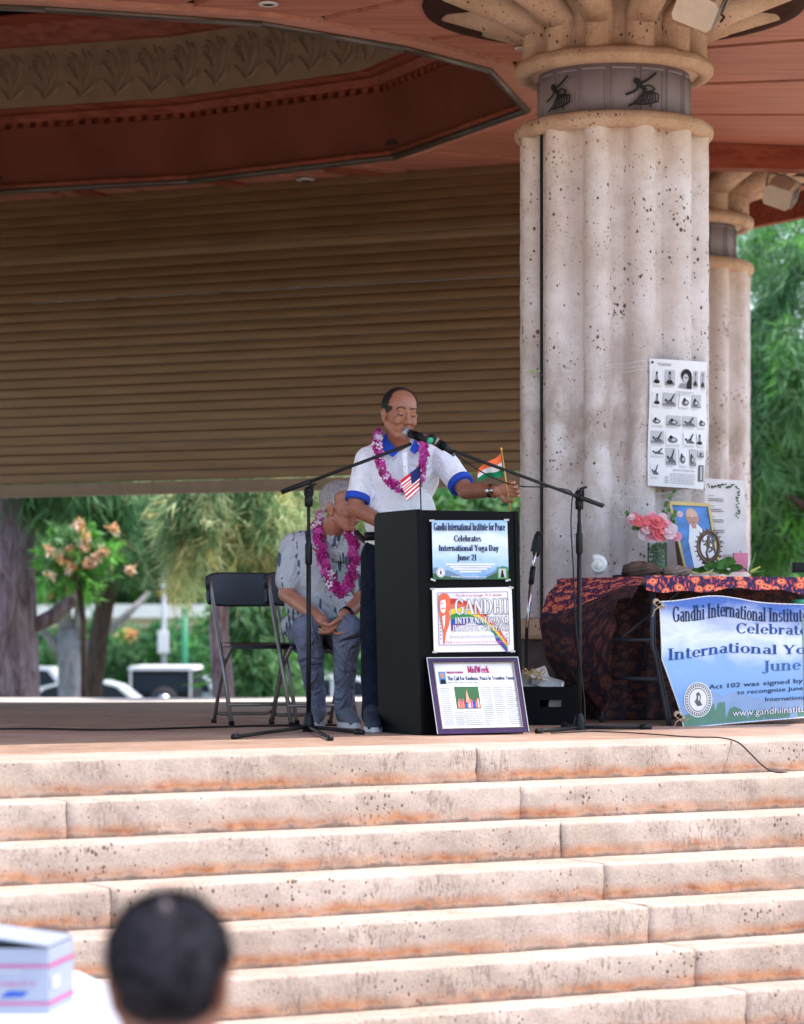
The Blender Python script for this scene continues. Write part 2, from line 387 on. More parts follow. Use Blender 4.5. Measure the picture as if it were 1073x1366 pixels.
# eave fascia (octagon) with a lower board
def octv(ap): return [OC+Vector((math.cos(t+R(22.5)), math.sin(t+R(22.5))))*ap/math.cos(R(22.5)) for t in ocn]
ov, oi = octv(AP), octv(AP-.09)
for i in range(8):
    j = (i+1) % 8
    b = MB(); b.prism([(ov[i].x, ov[i].y, 3.99), (ov[j].x, ov[j].y, 3.99), (oi[j].x, oi[j].y, 3.99), (oi[i].x, oi[i].y, 3.99)], (0, 0, .5))
    b.build('eave_fascia', M_redwood, roof)
for ang in (12.4, 57.4, -77.6, 147, 192):         # radial beams under the soffit
    a = R(ang); r0 = 5.75; r1 = eave_r(a)-.2
    b = MB(); pth = []
    for i in range(13):
        t = i/12; r = r0+(r1-r0)*t; pth.append((r, 4.0-.0*t+.02*math.sin(t*3)))
    wd = Vector((-math.sin(a), math.cos(a), 0))*.09
    vs = []
    for r, z in pth:
        for sgn in (-1, 1):
            for zz in (z, ZS-.004): v = pol(a, r, zz)+wd*sgn; vs.append(v)
    fs = []
    for i in range(12):
        o = i*4; fs += [(o, o+4, o+5, o+1), (o+2, o+3, o+7, o+6), (o, o+2, o+6, o+4), (o+1, o+5, o+7, o+3)]
    fs += [(0, 1, 3, 2), (48, 50, 51, 49)]
    if ang in (12.4,): b.add(vs, fs); b.build('roof_beam', M_redwood, roof)
for pxa, pya, pxb, pyb in ((108, 254, 168, 270), (296, 242, 374, 257), (440, 225, 560, 240)):
    p, q = onz(pxa, pya, ZS-.004), onz(pxb, pyb, ZS-.004); b = MB(); d = (q-p).normalized(); s_ = Vector((-d.y, d.x, 0))*.08
    q = q+d*.5; b.prism([p-s_, q-s_, q+s_, p+s_], (0, 0, -.02)); b.build('soffit_batten', M_redwood, roof)
# dome wall
lv = [(1.0, 4.17), (.97, 4.66), (.985, 4.665), (.985, 4.70), (.955, 4.70), (.945, 4.755), (.955, 4.76), (.935, 4.80), (.92, 4.80), (.92, 5.29), (.905, 5.30), (.89, 5.46), (.84, 5.5), (.5, 6.1), (.02, 6.2)]
def rp(s, z): return [Vector((rc.x+(v.x-rc.x)*s, rc.y+(v.y-rc.y)*s, z)) for v in rim]
def ringmesh(i0, i1, mat, name, thick=.03):
    b = MB()
    for i in range(i0, i1):
        A, B = rp(*lv[i]), rp(*lv[i+1])
        for k in range(nr):
            j = (k+1) % nr; b.add([A[k], A[j], B[j], B[k]], [(0, 1, 2, 3)])
    return b.build(name, mat, roof)
ringmesh(0, 2, M_fascia, 'dome_fascia'); ringmesh(2, 8, M_redwood, 'dome_cornice'); ringmesh(8, 9, M_frieze, 'frieze_band')
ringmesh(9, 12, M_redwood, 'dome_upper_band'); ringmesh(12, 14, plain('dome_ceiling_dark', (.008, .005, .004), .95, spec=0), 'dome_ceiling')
tr = MB()
for k in range(nr):
    j = (k+1) % nr; A, B = rp(.997, 4.165)[k], rp(.997, 4.165)[j]; tr.tube([A, B], .028, 8)
    A, B = rp(.99, 4.20)[k], rp(.99, 4.20)[j]; tr.tube([A, B], .022, 8, 1)
tr.build('rim_rail', [plain('rim_rail_bronze', (.10, .075, .06), .35, .5), M_redwood], roof)
dn = MB(); far = [k for k in range(nr) if (rim[k].y+rim[(k+1) % nr].y)/2 > 18.3]
for k in far:
    A, B = rp(.972, 4.685)[k], rp(.972, 4.685)[(k+1) % nr]; L = (B-A).length; n = int(L/.105); d = (B-A)/L
    for i in range(n): dn.box(A+d*(i+.5)*L/n, (.05, .05, .045), Matrix.Rotation(math.atan2(d.y, d.x), 3, 'Z'))
dn.build('dentil_row', M_redwood, roof, kind='stuff')
def leaf_motif():
    b = MB()
    def blade(pts, wd):
        n = len(pts); L = []; Rr = []; Mi = []
        for i, p in enumerate(pts):
            p = Vector((p[0], 0, p[1])); t = Vector((pts[min(i+1, n-1)][0]-pts[max(0, i-1)][0], 0, pts[min(i+1, n-1)][1]-pts[max(0, i-1)][1])).normalized()
            s = Vector((-t.z, 0, t.x))*wd*math.sin(math.pi*(.12+.83*i/(n-1)))
            L.append(p+s); Rr.append(p-s); Mi.append(p+Vector((0, -.017, 0)))
        vs = L+Mi+Rr
        b.add(vs, [(i, i+1, n+i+1, n+i) for i in range(n-1)]+[(n+i, n+i+1, 2*n+i+1, 2*n+i) for i in range(n-1)])
    blade([(0, -.2), (.01, -.08), (-.01, .05), (-.05, .14), (-.09, .17)], .028)
    blade([(0, -.18), (.05, -.08), (.09, .02), (.10, .12), (.07, .17)], .024)
    blade([(.0, -.19), (-.06, -.12), (-.11, -.07), (-.14, -.08)], .022)
    blade([(.0, -.19), (.06, -.15), (.12, -.10), (.14, -.05)], .022)
    blade([(-.02, -.05), (-.07, .02), (-.12, .08), (-.14, .05)], .018)
    blade([(.03, .04), (.04, .12), (.02, .19)], .02)
    for i in range(5):
        q = i*1.26; b.ell((-.085+.028*math.cos(q), -.012, .10+.028*math.sin(q)), (.013, .015, .013), None, 6)
    return b.mesh('frieze_leaf', M_frieze)
lm = leaf_motif()
for k in far:
    A, B = rp(.918, 5.045)[k], rp(.918, 5.045)[(k+1) % nr]; L = (B-A).length; n = max(1, int(L/.30)); d = (B-A)/L
    nin = Vector((rc.x, rc.y, 5.045))-(A+B)/2; nin.z = 0
    ang = math.atan2(d.y, d.x)
    if Vector((math.sin(ang), -math.cos(ang), 0)).dot(nin) < 0: ang += math.pi
    for i in range(n):
        o = link('frieze_leaf', lm, roof, A+d*(i+.5)*L/n); o.rotation_euler.z = ang; o.scale.z = 1.02
# recessed lights
def can_light(px, py, label, r=.06):
    p = onz(px, py, ZS-.006); t = thing('recessed_light', label, 'ceiling light', 'recessed lights in the soffit')
    b = MB(); b.lathe(p, [(r, 0), (r*1.0, -.012), (r*.62, -.014), (r*.6, 0)], 20); b.build('trim_ring', plain('white_trim', (.62, .58, .54), .4), t)
    b = MB(); b.lathe(p, [(r*.6, -.011), (r*.3, -.013)], 16); b.build('lamp_glass', M_black, t); settle(t, p)
can_light(358, 4, 'recessed ceiling light in the near soffit at the top of the picture')
can_light(408, 239, 'recessed ceiling light in the far soffit just above the roller shutter', .075)
can_light(694, 63, 'small recessed ceiling light close beside the big column capital', .035)

# ------------------------------------------------------------------ columns
def column(cx, cy, rad, rot, label, detail=1, ringz=(3.43, 3.80), seam=None):
    t = thing('stone_column', label, 'column', 'fluted stone columns holding the roof')
    s = rad/.54
    def rr(th, tube, base):
        q = (th-rot) % (math.pi/6); q = q if q < math.pi/12 else q-math.pi/6
        c = base-tube*.55; x = c*math.sin(q)
        return max(base-tube*.92, (c*math.cos(q)+math.sqrt(tube*tube-x*x)) if abs(x) < tube else 0)
    nseg = 192 if detail else 144
    def shaft(z0, z1, base, tube, name, mat, nz=40, grow=None):
        b = MB()
        def fn(u, v):
            th = 2*math.pi*u; z = z0+(z1-z0)*v; r = rr(th, tube, base)+.0015*math.sin(z*23+th*9)+.001*math.sin(z*61-th*17)
            return Vector((cx+r*math.cos(th), cy+r*math.sin(th), z))
        b.grid(fn, nseg, nz); return b.build(name, mat, t)
    shaft(.585, ringz[0]-.03, rad, .083*s, 'shaft', M_colst)
    b = MB(); b.lathe((cx, cy, 0), [(rad+.05, .46), (rad+.055, .50), (rad+.045, .57), (rad-.02, .586)], 64); b.build('base_ledge', M_ring, t)
    b = MB(); b.lathe((cx, cy, 0), [(rad+.0, -.02), (rad+.02, .05), (rad+.02, .46)], 48); b.build('pedestal', plain('dark_pedestal_stone', (.07, .045, .045), .8, 0, .4, 12, .5), t)
    for rz in ringz:
        b = MB(); h = .052*s; Rr = rad+.038*s; k = 64
        def fn(u, v):
            th = 2*math.pi*u; q = 2*math.pi*v; w = 1+.05*math.sin(th*17+rz*5)*math.sin(q*2)
            r = Rr-.05+(.052+.05*0)*math.cos(q)*w*1.0+.02; z = rz+h*math.sin(q)*w
            return Vector((cx+r*math.cos(th), cy+r*math.sin(th), z))
        b.grid(fn, 96, 14)
        b.lathe((cx, cy, 0), [(Rr-.03, rz-.03), (Rr-.03, rz+.03)], 64)
        b.build('ring_moulding', M_ring, t)
    # band with panels between the rings
    mb_ = plain('band_grey_mauve', (.25, .205, .22), .55, 0, .08)
    b = MB(); br = .455*s; b.lathe((cx, cy, 0), [(br, ringz[0]), (br, ringz[1])], 64); b.build('band', mb_, t)
    for i in range(16):                            # alternate framed panels
        a0 = rot+R(22.5)*i+R(2); a1 = a0+R(22.5)-R(4.5)
        b = MB(); z0, z1 = ringz[0]+.055, ringz[1]-.055
        A = [Vector((cx+(br+.008)*math.cos(a0+(a1-a0)*j/4), cy+(br+.008)*math.sin(a0+(a1-a0)*j/4), 0)) for j in range(5)]
        for j in range(4):
            for za, zb in ((z0, z0+.012), (z1-.012, z1)):
                b.add([A[j]+Vector((0, 0, za)), A[j+1]+Vector((0, 0, za)), A[j+1]+Vector((0, 0, zb)), A[j]+Vector((0, 0, zb))], [(0, 1, 2, 3)])
        for ang in (a0, a1):
            b.tube([(cx+br*math.cos(ang), cy+br*math.sin(ang), z0), (cx+br*math.cos(ang), cy+br*math.sin(ang), z1)], .009, 6)
        b.build('band_panel_frame', mb_, t)
    # capital: tubes that rise and fan out to the soffit
    b = MB()
    def fn(u, v):
        th = 2*math.pi*u; z = ringz[1]+.02+(4.19-ringz[1])*v; r = rr(th, .083*s, rad-.01)
        return Vector((cx+r*math.cos(th), cy+r*math.sin(th), z))
    b.grid(fn, nseg, 8); b.build('capital_drum', M_ring, t)
    for i in range(12):
        th = rot+R(30)*i; d = Vector((math.cos(th), math.sin(th), 0)); c = Vector((cx, cy, 0)); b = MB()
        r0 = rad-.075*s
        b.tube([c+d*r0+Vector((0, 0, 3.86)), c+d*r0+Vector((0, 0, 4.01)), c+d*(r0+.03)+Vector((0, 0, 4.05)), c+d*(r0+.22)+Vector((0, 0, 4.15)), c+d*(r0+.60)+Vector((0, 0, 4.26))], [.084*s, .090*s, .098*s, .105*s, .09*s], 14)
        b.build('capital_strut', M_ring, t)
    b = MB(); b.lathe((cx, cy, 0), [(1.13, 4.198), (1.12, 4.172), (1.05, 4.166), (1.0, 4.185), (.3, 4.185)], 64)
    b.build('ceiling_collar', plain('collar_bronze', (.05, .022, .015), .8, spec=.05), t)
    settle(t, (cx, cy, 0)); return t
CXm, CYm = (819-CX)/F*16.35, 16.35
col1 = column(CXm, CYm, .527, R(-90+14.8), 'nearest and largest coral-stone column, with a yoga poster taped to its front')
c2y = 22.5; column((906-CX)/F*c2y, c2y, .545, R(-90+3), 'farther slimmer-looking fluted column standing right behind the near one', 0)
b = MB(); a = R(-90-57); rr_ = .545
b.box((CXm+math.cos(a)*.525, CYm+math.sin(a)*.525, 1.99), (.015, .012, 2.82), (0, 0, a+R(90))); o = b.build('expansion_joint', M_blackm, col1); o.location = -Vector((CXm, CYm, 0))
# dancer emblems on the band, flat cut-outs standing 6 mm proud
def emblem(ang, sc=1.0):
    def q(u, v, off=.012):                         # u,v metres on the band face
        a_ = ang+u/.455; r = .455+off; return Vector((CXm+r*math.cos(a_), CYm+r*math.sin(a_), 3.615+v))
    b = MB()
    def stroke(pts, w):
        for (x0, y0), (x1, y1) in zip(pts, pts[1:]):
            L = math.hypot(x1-x0, y1-y0) or 1; nx, ny = -(y1-y0)/L*w, (x1-x0)/L*w
            b.add([q((x0+nx)*sc, (y0+ny)*sc), q((x1+nx)*sc, (y1+ny)*sc), q((x1-nx)*sc, (y1-ny)*sc), q((x0-nx)*sc, (y0-ny)*sc)], [(0, 1, 2, 3)])
    b.add([q(-.035*sc+.02*sc*math.cos(t*.63), .045*sc+.02*sc*math.sin(t*.63)) for t in range(10)], [tuple(range(10))])
    stroke([(-.02, .03), (.03, .055), (.085, .10)], .007); stroke([(-.03, .03), (-.03, 0), (-.06, -.02), (-.10, -.035)], .007)
    stroke([(-.02, .025), (.02, -.005), (.0, .0)], .012)
    stroke([(.0, .01), (.03, .025), (.055, .02), (.075, .005), (.05, -.01), (.02, -.012), (-.0, -.015)], .005)
    for i in range(8):
        f = i/7; stroke([(.01+.05*f, -.012+.0*f), (-.03+.13*f, -.06+.035*f*f), (-.055+.15*f, -.085+.02*f)], .0048)
    stroke([(-.06, -.085), (0, -.088), (.06, -.075), (.10, -.06)], .005); stroke([(-.055, -.085), (-.08, -.10)], .006); stroke([(.045, -.08), (.05, -.10)], .006)
    o = b.build('dancer_emblem', M_blackm, col1); o.location = -Vector((CXm, CYm, 0)); return o
emblem(R(-90+16.5)); emblem(R(-90-57+8), .95)

# ------------------------------------------------------------------ roller shutter
def shutter():
    Yr, Yl = 21.9, 23.9
    A = Vector(((-0-CX)/F*Yl, Yl, 0)); B = Vector(((697-CX)/F*Yr, Yr, 0)); d = (B-A).normalized()
    A2 = A-d*4.0; B2 = B+d*.35; L = (B2-A2).length; ang = math.atan2(d.y, d.x); n = Vector((d.y, -d.x, 0))
    t = thing('roller_shutter', 'brown slatted roller shutter half lowered behind the stage', 'shutter')
    zb = 1.655; pitch = .0815; m, nt, p = new_mat('shutter_brown'); co = world(nt, (.5, .5, 6))
    nt.links.new(ramp(nt, noise(nt, co, 3, 4), [(.3, (.145, .070, .028)), (.7, (.205, .105, .045))]), p.inputs['Base Color'])
    p.inputs['Roughness'].default_value = .27; p.inputs['Metallic'].default_value = .3
    b = MB(); prof = [(.008, 0), (-.0045, .0025), (-.0056, .006), (-.0064, .03), (-.0064, .055), (-.0056, .0755), (-.001, .079), (.008, .0815)]
    vs = [Vector((x, -0+y, z)) for x in (0, L) for y, z in prof]; k = len(prof)
    b.add(vs, [(i, k+i, k+i+1, i+1) for i in range(k-1)], 0, False)
    me = b.mesh('slat', m); z = zb+.11; i = 0
    while z < 4.18:
        o = link('slat', me, t, A2+Vector((0, 0, z))); o.rotation_euler = (rng.normal()*.007+.065*math.exp(-((z-3.62)/.05)**2)+.05*math.exp(-((z-3.36)/.035)**2), 0, ang); z += pitch; i += 1
    b = MB(); b.box((L/2, 0, .05), (L, .05, .10)); b.box((L/2, -.005, .005), (L, .07, .02)); o = b.build('bottom_bar', plain('shutter_bar_tan', (.30, .20, .13), .5, .1), t, A2+Vector((0, 0, zb))); o.rotation_euler.z = ang
    for q in (0, L):
        b = MB(); b.box((q, .02, 1.2), (.12, .1, 2.6)); o = b.build('guide_rail', M_blackm, t, A2+Vector((0, 0, zb-.05))); o.rotation_euler.z = ang
    settle(t, A2+Vector((0, 0, zb)))
shutter()

# ------------------------------------------------------------------ floodlights
def flood(p, yaw, tilt, s, label, roll=0):
    t = thing('floodlight', label, 'floodlight', 'floodlights under the roof'); M = Matrix.Rotation(yaw, 3, 'Z') @ Matrix.Rotation(tilt, 3, 'X') @ Matrix.Rotation(roll, 3, 'Y'); cream = plain('floodlight_cream', (.62, .52, .40), .45)
    b = MB()
    pr = [(-.10, -.09), (.10, -.09), (.12, -.06), (.12, .07), (.09, .10), (-.09, .10), (-.12, .07), (-.12, -.06)]
    b.prism([M @ Vector((x*s, -.11*s, z*s)) for x, z in pr], M @ Vector((0, .22*s, 0))); b.build('housing', cream, t)
    b = MB(); b.box(M @ Vector((0, -.12*s, 0)), (.19*s, .02*s, .15*s), M); b.build('lens', plain('lamp_glass_dark', (.10, .09, .08), .1), t)
    b = MB()
    for i in range(7): b.box(M @ Vector((-.128*s, (-.08+i*.027)*s, 0)), (.014*s, .010*s, .15*s), M)
    b.build('cooling_fins', plain('fin_grey', (.25, .23, .21), .5), t)
    b = MB(); b.tube([M @ Vector((x*s, 0, z*s)) for x, z in ((-.14, 0), (-.15, .15), (0, .17), (.15, .15), (.14, 0))], .010*s, 6); b.tube([M @ Vector((0, 0, .17*s)), (M @ Vector((0, 0, .17*s)))+Vector((0, 0, .16*s))], .014*s, 6); b.build('yoke', M_steel, t)
    b = MB(); b.tube([M @ Vector((-.12*s, -.09*s, -.04*s)), M @ Vector((-.16*s, -.12*s, -.07*s)), M @ Vector((-.15*s, -.13*s, -.11*s))], .008*s, 6); b.build('latch', M_blackm, t)
    for c in t.children: c.location = p
    settle(t, p)
flood(P(932, 6, 15.0), R(160), R(-35), .95, 'cream floodlight hanging in front of the big column capital', R(-28))
flood(P(1042, 258, 21.5), R(150), R(-30), .9, 'rusty floodlight hanging beside the farther column under the eave', R(-25))
# ------------------------------------------------------------------ lettering
def _arc(cx, cy, rx, ry, a0, a1, t0=.055, t1=.15, n=18):
    out = []
    for i in range(n):
        q = []
        for a in (a0+(a1-a0)*i/n, a0+(a1-a0)*(i+1)/n):
            a = R(a); t = t0+(t1-t0)*abs(math.cos(a))**1.5
            q.append(((cx+rx*math.cos(a), cy+ry*math.sin(a)), (cx+(rx-t)*math.cos(a), cy+(ry-min(t, t0*1.3))*math.sin(a))))
        out.append([q[0][0], q[1][0], q[1][1], q[0][1]])
    return out
def _st(x, y0, y1, w=.145, top=True, bot=True):
    o = [[(x-w/2, y0), (x+w/2, y0), (x+w/2, y1), (x-w/2, y1)]]
    if bot: o.append([(x-w/2-.085, y0), (x+w/2+.085, y0), (x+w/2+.085, y0+.05), (x-w/2-.085, y0+.05)])
    if top: o.append([(x-w/2-.09, y1-.05), (x+w/2, y1-.05), (x+w/2, y1), (x-w/2-.09, y1)])
    return o
def _ln(x0, y0, x1, y1, w=.06):
    L = math.hypot(x1-x0, y1-y0); nx, ny = -(y1-y0)/L*w/2, (x1-x0)/L*w/2
    return [[(x0+nx, y0+ny), (x0-nx, y0-ny), (x1-nx, y1-ny), (x1+nx, y1+ny)]]
def _sl(x0, x1, y, h=.05): return [[(x0, y), (x1, y), (x1, y+h), (x0, y+h)]]
GL = {
 'a': (.56, _arc(.26, .20, .22, .20, 60, 300)+_st(.42, 0, .50, top=False)+_arc(.27, .48, .22, .20, 0, 150, .06, .13)+_sl(.42, .56, 0)),
 'b': (.64, _st(.14, 0, 1.02, bot=False)+_arc(.34, .34, .26, .34, 0, 360)), 'c': (.52, _arc(.31, .34, .27, .34, 45, 320)),
 'd': (.66, _arc(.30, .34, .26, .34, 0, 360)+_st(.50, 0, 1.02)), 'e': (.57, _arc(.31, .34, .27, .34, 5, 320)+_sl(.10, .55, .34)),
 'f': (.40, _st(.18, 0, .82, top=False)+_arc(.33, .82, .22, .20, 40, 180, .06, .14)+_sl(.02, .38, .63)),
 'g': (.60, _arc(.28, .45, .23, .24, 0, 360)+_arc(.28, -.10, .26, .18, 0, 360, .05, .10)+_ln(.12, .22, .2, .1, .07)+_sl(.42, .58, .62)),
 'h': (.68, _st(.14, 0, 1.02)+_arc(.35, .44, .22, .24, 0, 150, .06, .14)+_st(.50, 0, .46, top=False)),
 'i': (.33, _st(.16, 0, .68)+_arc(.16, .88, .09, .09, 0, 360, .09, .09, 8)), 'k': (.64, _st(.14, 0, 1.02)+_ln(.2, .3, .5, .66)+_ln(.28, .38, .56, .02, .14)+_sl(.4, .62, .63)+_sl(.44, .66, 0)),
 'l': (.33, _st(.16, 0, 1.02)), 'm': (.95, _st(.14, 0, .68)+_arc(.33, .46, .2, .22, 0, 150, .06, .13)+_st(.46, 0, .46, top=False)+_arc(.65, .46, .2, .22, 0, 150, .06, .13)+_st(.80, 0, .46, top=False)),
 'n': (.68, _st(.14, 0, .68)+_arc(.35, .44, .22, .24, 0, 150, .06, .14)+_st(.50, 0, .46, top=False)),
 'o': (.62, _arc(.31, .34, .28, .35, 0, 360)), 'r': (.48, _st(.14, 0, .68)+_arc(.33, .42, .18, .26, 50, 160, .07, .13)+_arc(.40, .58, .07, .07, 0, 360, .07, .07, 8)),
 's': (.46, _arc(.23, .50, .18, .18, 30, 270, .06, .10)+_arc(.24, .18, .19, .19, -150, 90, .06, .11)), 't': (.40, _st(.17, .06, .90, top=False, bot=False)+_sl(.02, .38, .63)+_arc(.30, .14, .20, .15, 180, 320, .06, .13)),
 'u': (.68, _st(.14, .2, .68, bot=False)+_arc(.33, .22, .26, .23, 180, 330, .06, .14)+_st(.50, 0, .68)), 'y': (.62, _ln(.10, .66, .32, .05, .14)+_ln(.54, .66, .24, -.22, .06)+_arc(.17, -.20, .08, .08, 0, 360, .08, .08, 8)+_sl(0, .24, .63)+_sl(.42, .64, .63)),
 'z': (.54, _sl(.05, .5, .62)+_sl(.05, .5, 0)+_ln(.1, .04, .45, .64, .12)),
 'G': (.84, _arc(.43, .50, .38, .52, 40, 325, .06, .16)+_st(.70, .06, .44, .15, False, False)+_sl(.52, .84, .42)+_ln(.71, .98, .71, .72, .05)), 'C': (.76, _arc(.43, .50, .38, .52, 42, 318, .06, .16)+_ln(.71, .98, .71, .72, .05)),
 'I': (.40, _st(.20, 0, 1, .16)+_sl(.04, .37, .95)), 'P': (.66, _st(.18, 0, 1, .16)+_arc(.32, .73, .30, .27, -90, 90, .055, .15)+_sl(.2, .34, .945)+_sl(.2, .34, .46)),
 'Y': (.76, _ln(.12, 1, .38, .46, .15)+_ln(.66, 1, .38, .46, .06)+_st(.38, 0, .48, .15, False)+_sl(0, .28, .95)+_sl(.54, .78, .95)), 'D': (.80, _st(.18, 0, 1, .16)+_arc(.32, .5, .42, .50, -90, 90, .055, .17)+_sl(.2, .36, .945)+_sl(.2, .36, 0)),
 'J': (.44, _st(.26, .0, 1, .16, bot=False)+_sl(.08, .44, .95)+_arc(.12, .0, .22, .2, 200, 360, .06, .14)), '2': (.60, _arc(.29, .72, .24, .28, -20, 170, .06, .14)+_ln(.5, .62, .1, .08, .09)+_sl(.06, .54, 0, .12)), '1': (.46, _st(.24, 0, 1, .15)),
 'M': (1.0, _st(.18, 0, 1, .07)+_st(.82, 0, 1, .17)+_ln(.18, 1, .5, .15, .16)+_ln(.82, 1, .5, .15, .06)), 'W': (1.08, _ln(.12, 1, .35, .02, .16)+_ln(.35, .02, .54, .9, .06)+_ln(.54, .9, .74, .02, .16)+_ln(.74, .02, .96, 1, .06)+_sl(0, .28, .95)+_sl(.82, 1.08, .95)),
 'N': (.80, _st(.15, 0, 1, .09)+_st(.66, 0, 1, .09)+_ln(.15, .97, .66, .03, .17)), 'A': (.76, _ln(.08, .02, .38, 1, .06)+_ln(.38, 1, .68, .02, .17)+_sl(.2, .56, .3)+_sl(0, .2, 0)+_sl(.54, .78, 0)),
 'H': (.82, _st(.18, 0, 1, .15)+_st(.64, 0, 1, .15)+_sl(.2, .62, .47, .07)), 'T': (.70, _st(.35, 0, 1, .16, False)+_sl(.02, .68, .93, .07)+_ln(.04, 1, .04, .78, .05)+_ln(.66, 1, .66, .78, .05)), 'E': (.66, _st(.18, 0, 1, .15)+_sl(.2, .6, .945)+_sl(.2, .6, 0)+_sl(.2, .48, .47)+_ln(.6, .98, .6, .76, .05)+_ln(.6, 0, .6, .24, .05)),
 'R': (.76, _st(.18, 0, 1, .16)+_arc(.32, .73, .28, .27, -90, 90, .055, .15)+_ln(.36, .46, .66, .02, .15)+_sl(.2, .34, .945)+_sl(.2, .36, .45)), 'S': (.58, _arc(.29, .73, .23, .27, 30, 270, .06, .14)+_arc(.29, .27, .24, .27, -150, 90, .06, .14)), 'U': (.80, _st(.16, .3, 1, .15, bot=False)+_arc(.39, .32, .31, .32, 180, 360, .07, .15)+_st(.64, .3, 1, .08, bot=False)),
 'O': (.86, _arc(.43, .5, .39, .52, 0, 360, .06, .17)), 'F': (.62, _st(.18, 0, 1, .15)+_sl(.2, .6, .945)+_sl(.2, .48, .47)+_ln(.6, .98, .6, .76, .05)), 'L': (.64, _st(.18, 0, 1, .15)+_sl(.2, .6, 0)+_ln(.6, 0, .6, .24, .05)), ' ': (.28, []), '.': (.24, [[(.06, 0), (.18, 0), (.18, .12), (.06, .12)]]),
}
def serif_polys(s):
    x = 0; out = []
    for ch in s:
        w, ps = GL.get(ch, GL[' ']); out += [[(p[0]+x, p[1]) for p in q] for q in ps]; x += w+.02
    return out, x
def sans_polys(s):
    c = bpy.data.curves.new('t', 'FONT'); c.body = s; c.resolution_u = 2
    o = bpy.data.objects.new('t', c); COL.objects.link(o); bpy.context.view_layer.update()
    me = o.evaluated_get(bpy.context.evaluated_depsgraph_get()).to_mesh()
    out = [[(me.vertices[i].co.x, me.vertices[i].co.y) for i in p.vertices] for p in me.polygons]
    o.evaluated_get(bpy.context.evaluated_depsgraph_get()).to_mesh_clear(); bpy.data.objects.remove(o); bpy.data.curves.remove(c)
    k = 1/.73; out = [[(a*k, b*k) for a, b in p] for p in out]
    return out, max([a for p in out for a, b in p] or [1])
class Print:                                       # flat print on a sheet; fm(u, v, off) maps sheet coordinates to the scene
    def __init__(s, fm): s.fm = fm; s.b = MB(); s.mats = []
    def mi(s, m):
        if m not in s.mats: s.mats.append(m)
        return s.mats.index(m)
    def poly(s, pts, m, off=.0015, sub=0): s.b.add([s.fm(u, v, off) for u, v in pts], [tuple(range(len(pts)))], s.mi(m))
    def rect(s, u0, v0, u1, v1, m, off=.0015): s.poly([(u0, v0), (u1, v0), (u1, v1), (u0, v1)], m, off)
    def ell(s, u, v, ru, rv, m, off=.0015, n=24): s.poly([(u+ru*math.cos(2*math.pi*i/n), v+rv*math.sin(2*math.pi*i/n)) for i in range(n)], m, off)
    def ring(s, u, v, ru, rv, t, m, off=.0018, n=32):
        for i in range(n):
            a, c = 2*math.pi*i/n, 2*math.pi*(i+1)/n
            s.poly([(u+ru*math.cos(a), v+rv*math.sin(a)), (u+ru*math.cos(c), v+rv*math.sin(c)), (u+ru*t*math.cos(c), v+rv*t*math.sin(c)), (u+ru*t*math.cos(a), v+rv*t*math.sin(a))], m, off)
    def text(s, txt, A, B, h, m, off=.002, sans=False, h2=None, bend=None, bold=0):
        if bold:
            for k, dx in enumerate((-bold, bold)): s.text(txt, (A[0]+dx, A[1]), (B[0]+dx, B[1]), h, m, off+.0003*k, sans, h2, bend)   # A, B: baseline ends in sheet coords, h cap height (v grows downward)
        ps, wd = sans_polys(txt) if sans else serif_polys(txt)
        h2 = h2 or h
        for q in ps:
            pts = []
            for x, y in q:
                t = x/wd; hh = h+(h2-h)*t; bv = bend(t) if bend else 0
                pts.append((A[0]+(B[0]-A[0])*t, A[1]+(B[1]-A[1])*t-y*hh+bv))
            s.poly(pts, m, off)
    def lines(s, u0, u1, v0, v1, n, m, jit=.25, off=.0015, h=.45):
        st = (v1-v0)/n
        for i in range(n):
            v = v0+st*i; x = u0; e = u1-(u1-u0)*jit*rng.random()*(rng.random() < .35)
            while x < e-1e-6:
                wd = (.06+.10*rng.random())*abs(u1-u0); s.rect(x, v, min(e, x+wd), v+st*h, m, off); x += wd+.025*abs(u1-u0)
    def build(s, name, parent, **k): return s.b.build(name, s.mats, parent, **k)
def flatm(n, c, r=.6): return plain('ink_'+n, c, r, 0, .06, 12, spec=.15)
I_navy = flatm('navy', (.015, .03, .09)); I_black = flatm('black', (.02, .02, .022)); I_grey = flatm('grey', (.28, .28, .3)); I_lgrey = flatm('light_grey', (.52, .52, .54)); I_mid = flatm('mid_grey', (.14, .14, .15))
I_red = flatm('red', (.55, .05, .04)); I_org = flatm('salmon_red', (.75, .16, .08)); I_green = flatm('green', (.04, .28, .06)); I_blue = flatm('blue', (.03, .09, .42)); I_yel = flatm('yellow', (.85, .62, .05)); I_mag = flatm('magenta', (.45, .02, .15)); I_pur = flatm('purple', (.16, .06, .30)); I_w = flatm('white', (.82, .82, .84)); I_skin = flatm('skin', (.55, .30, .22)); I_sky = flatm('print_blue', (.10, .28, .60)); I_pink = flatm('pink', (.75, .20, .42)); I_dg = flatm('dark_green', (.05, .13, .06)); I_hill = flatm('hill_blue', (.16, .26, .38))

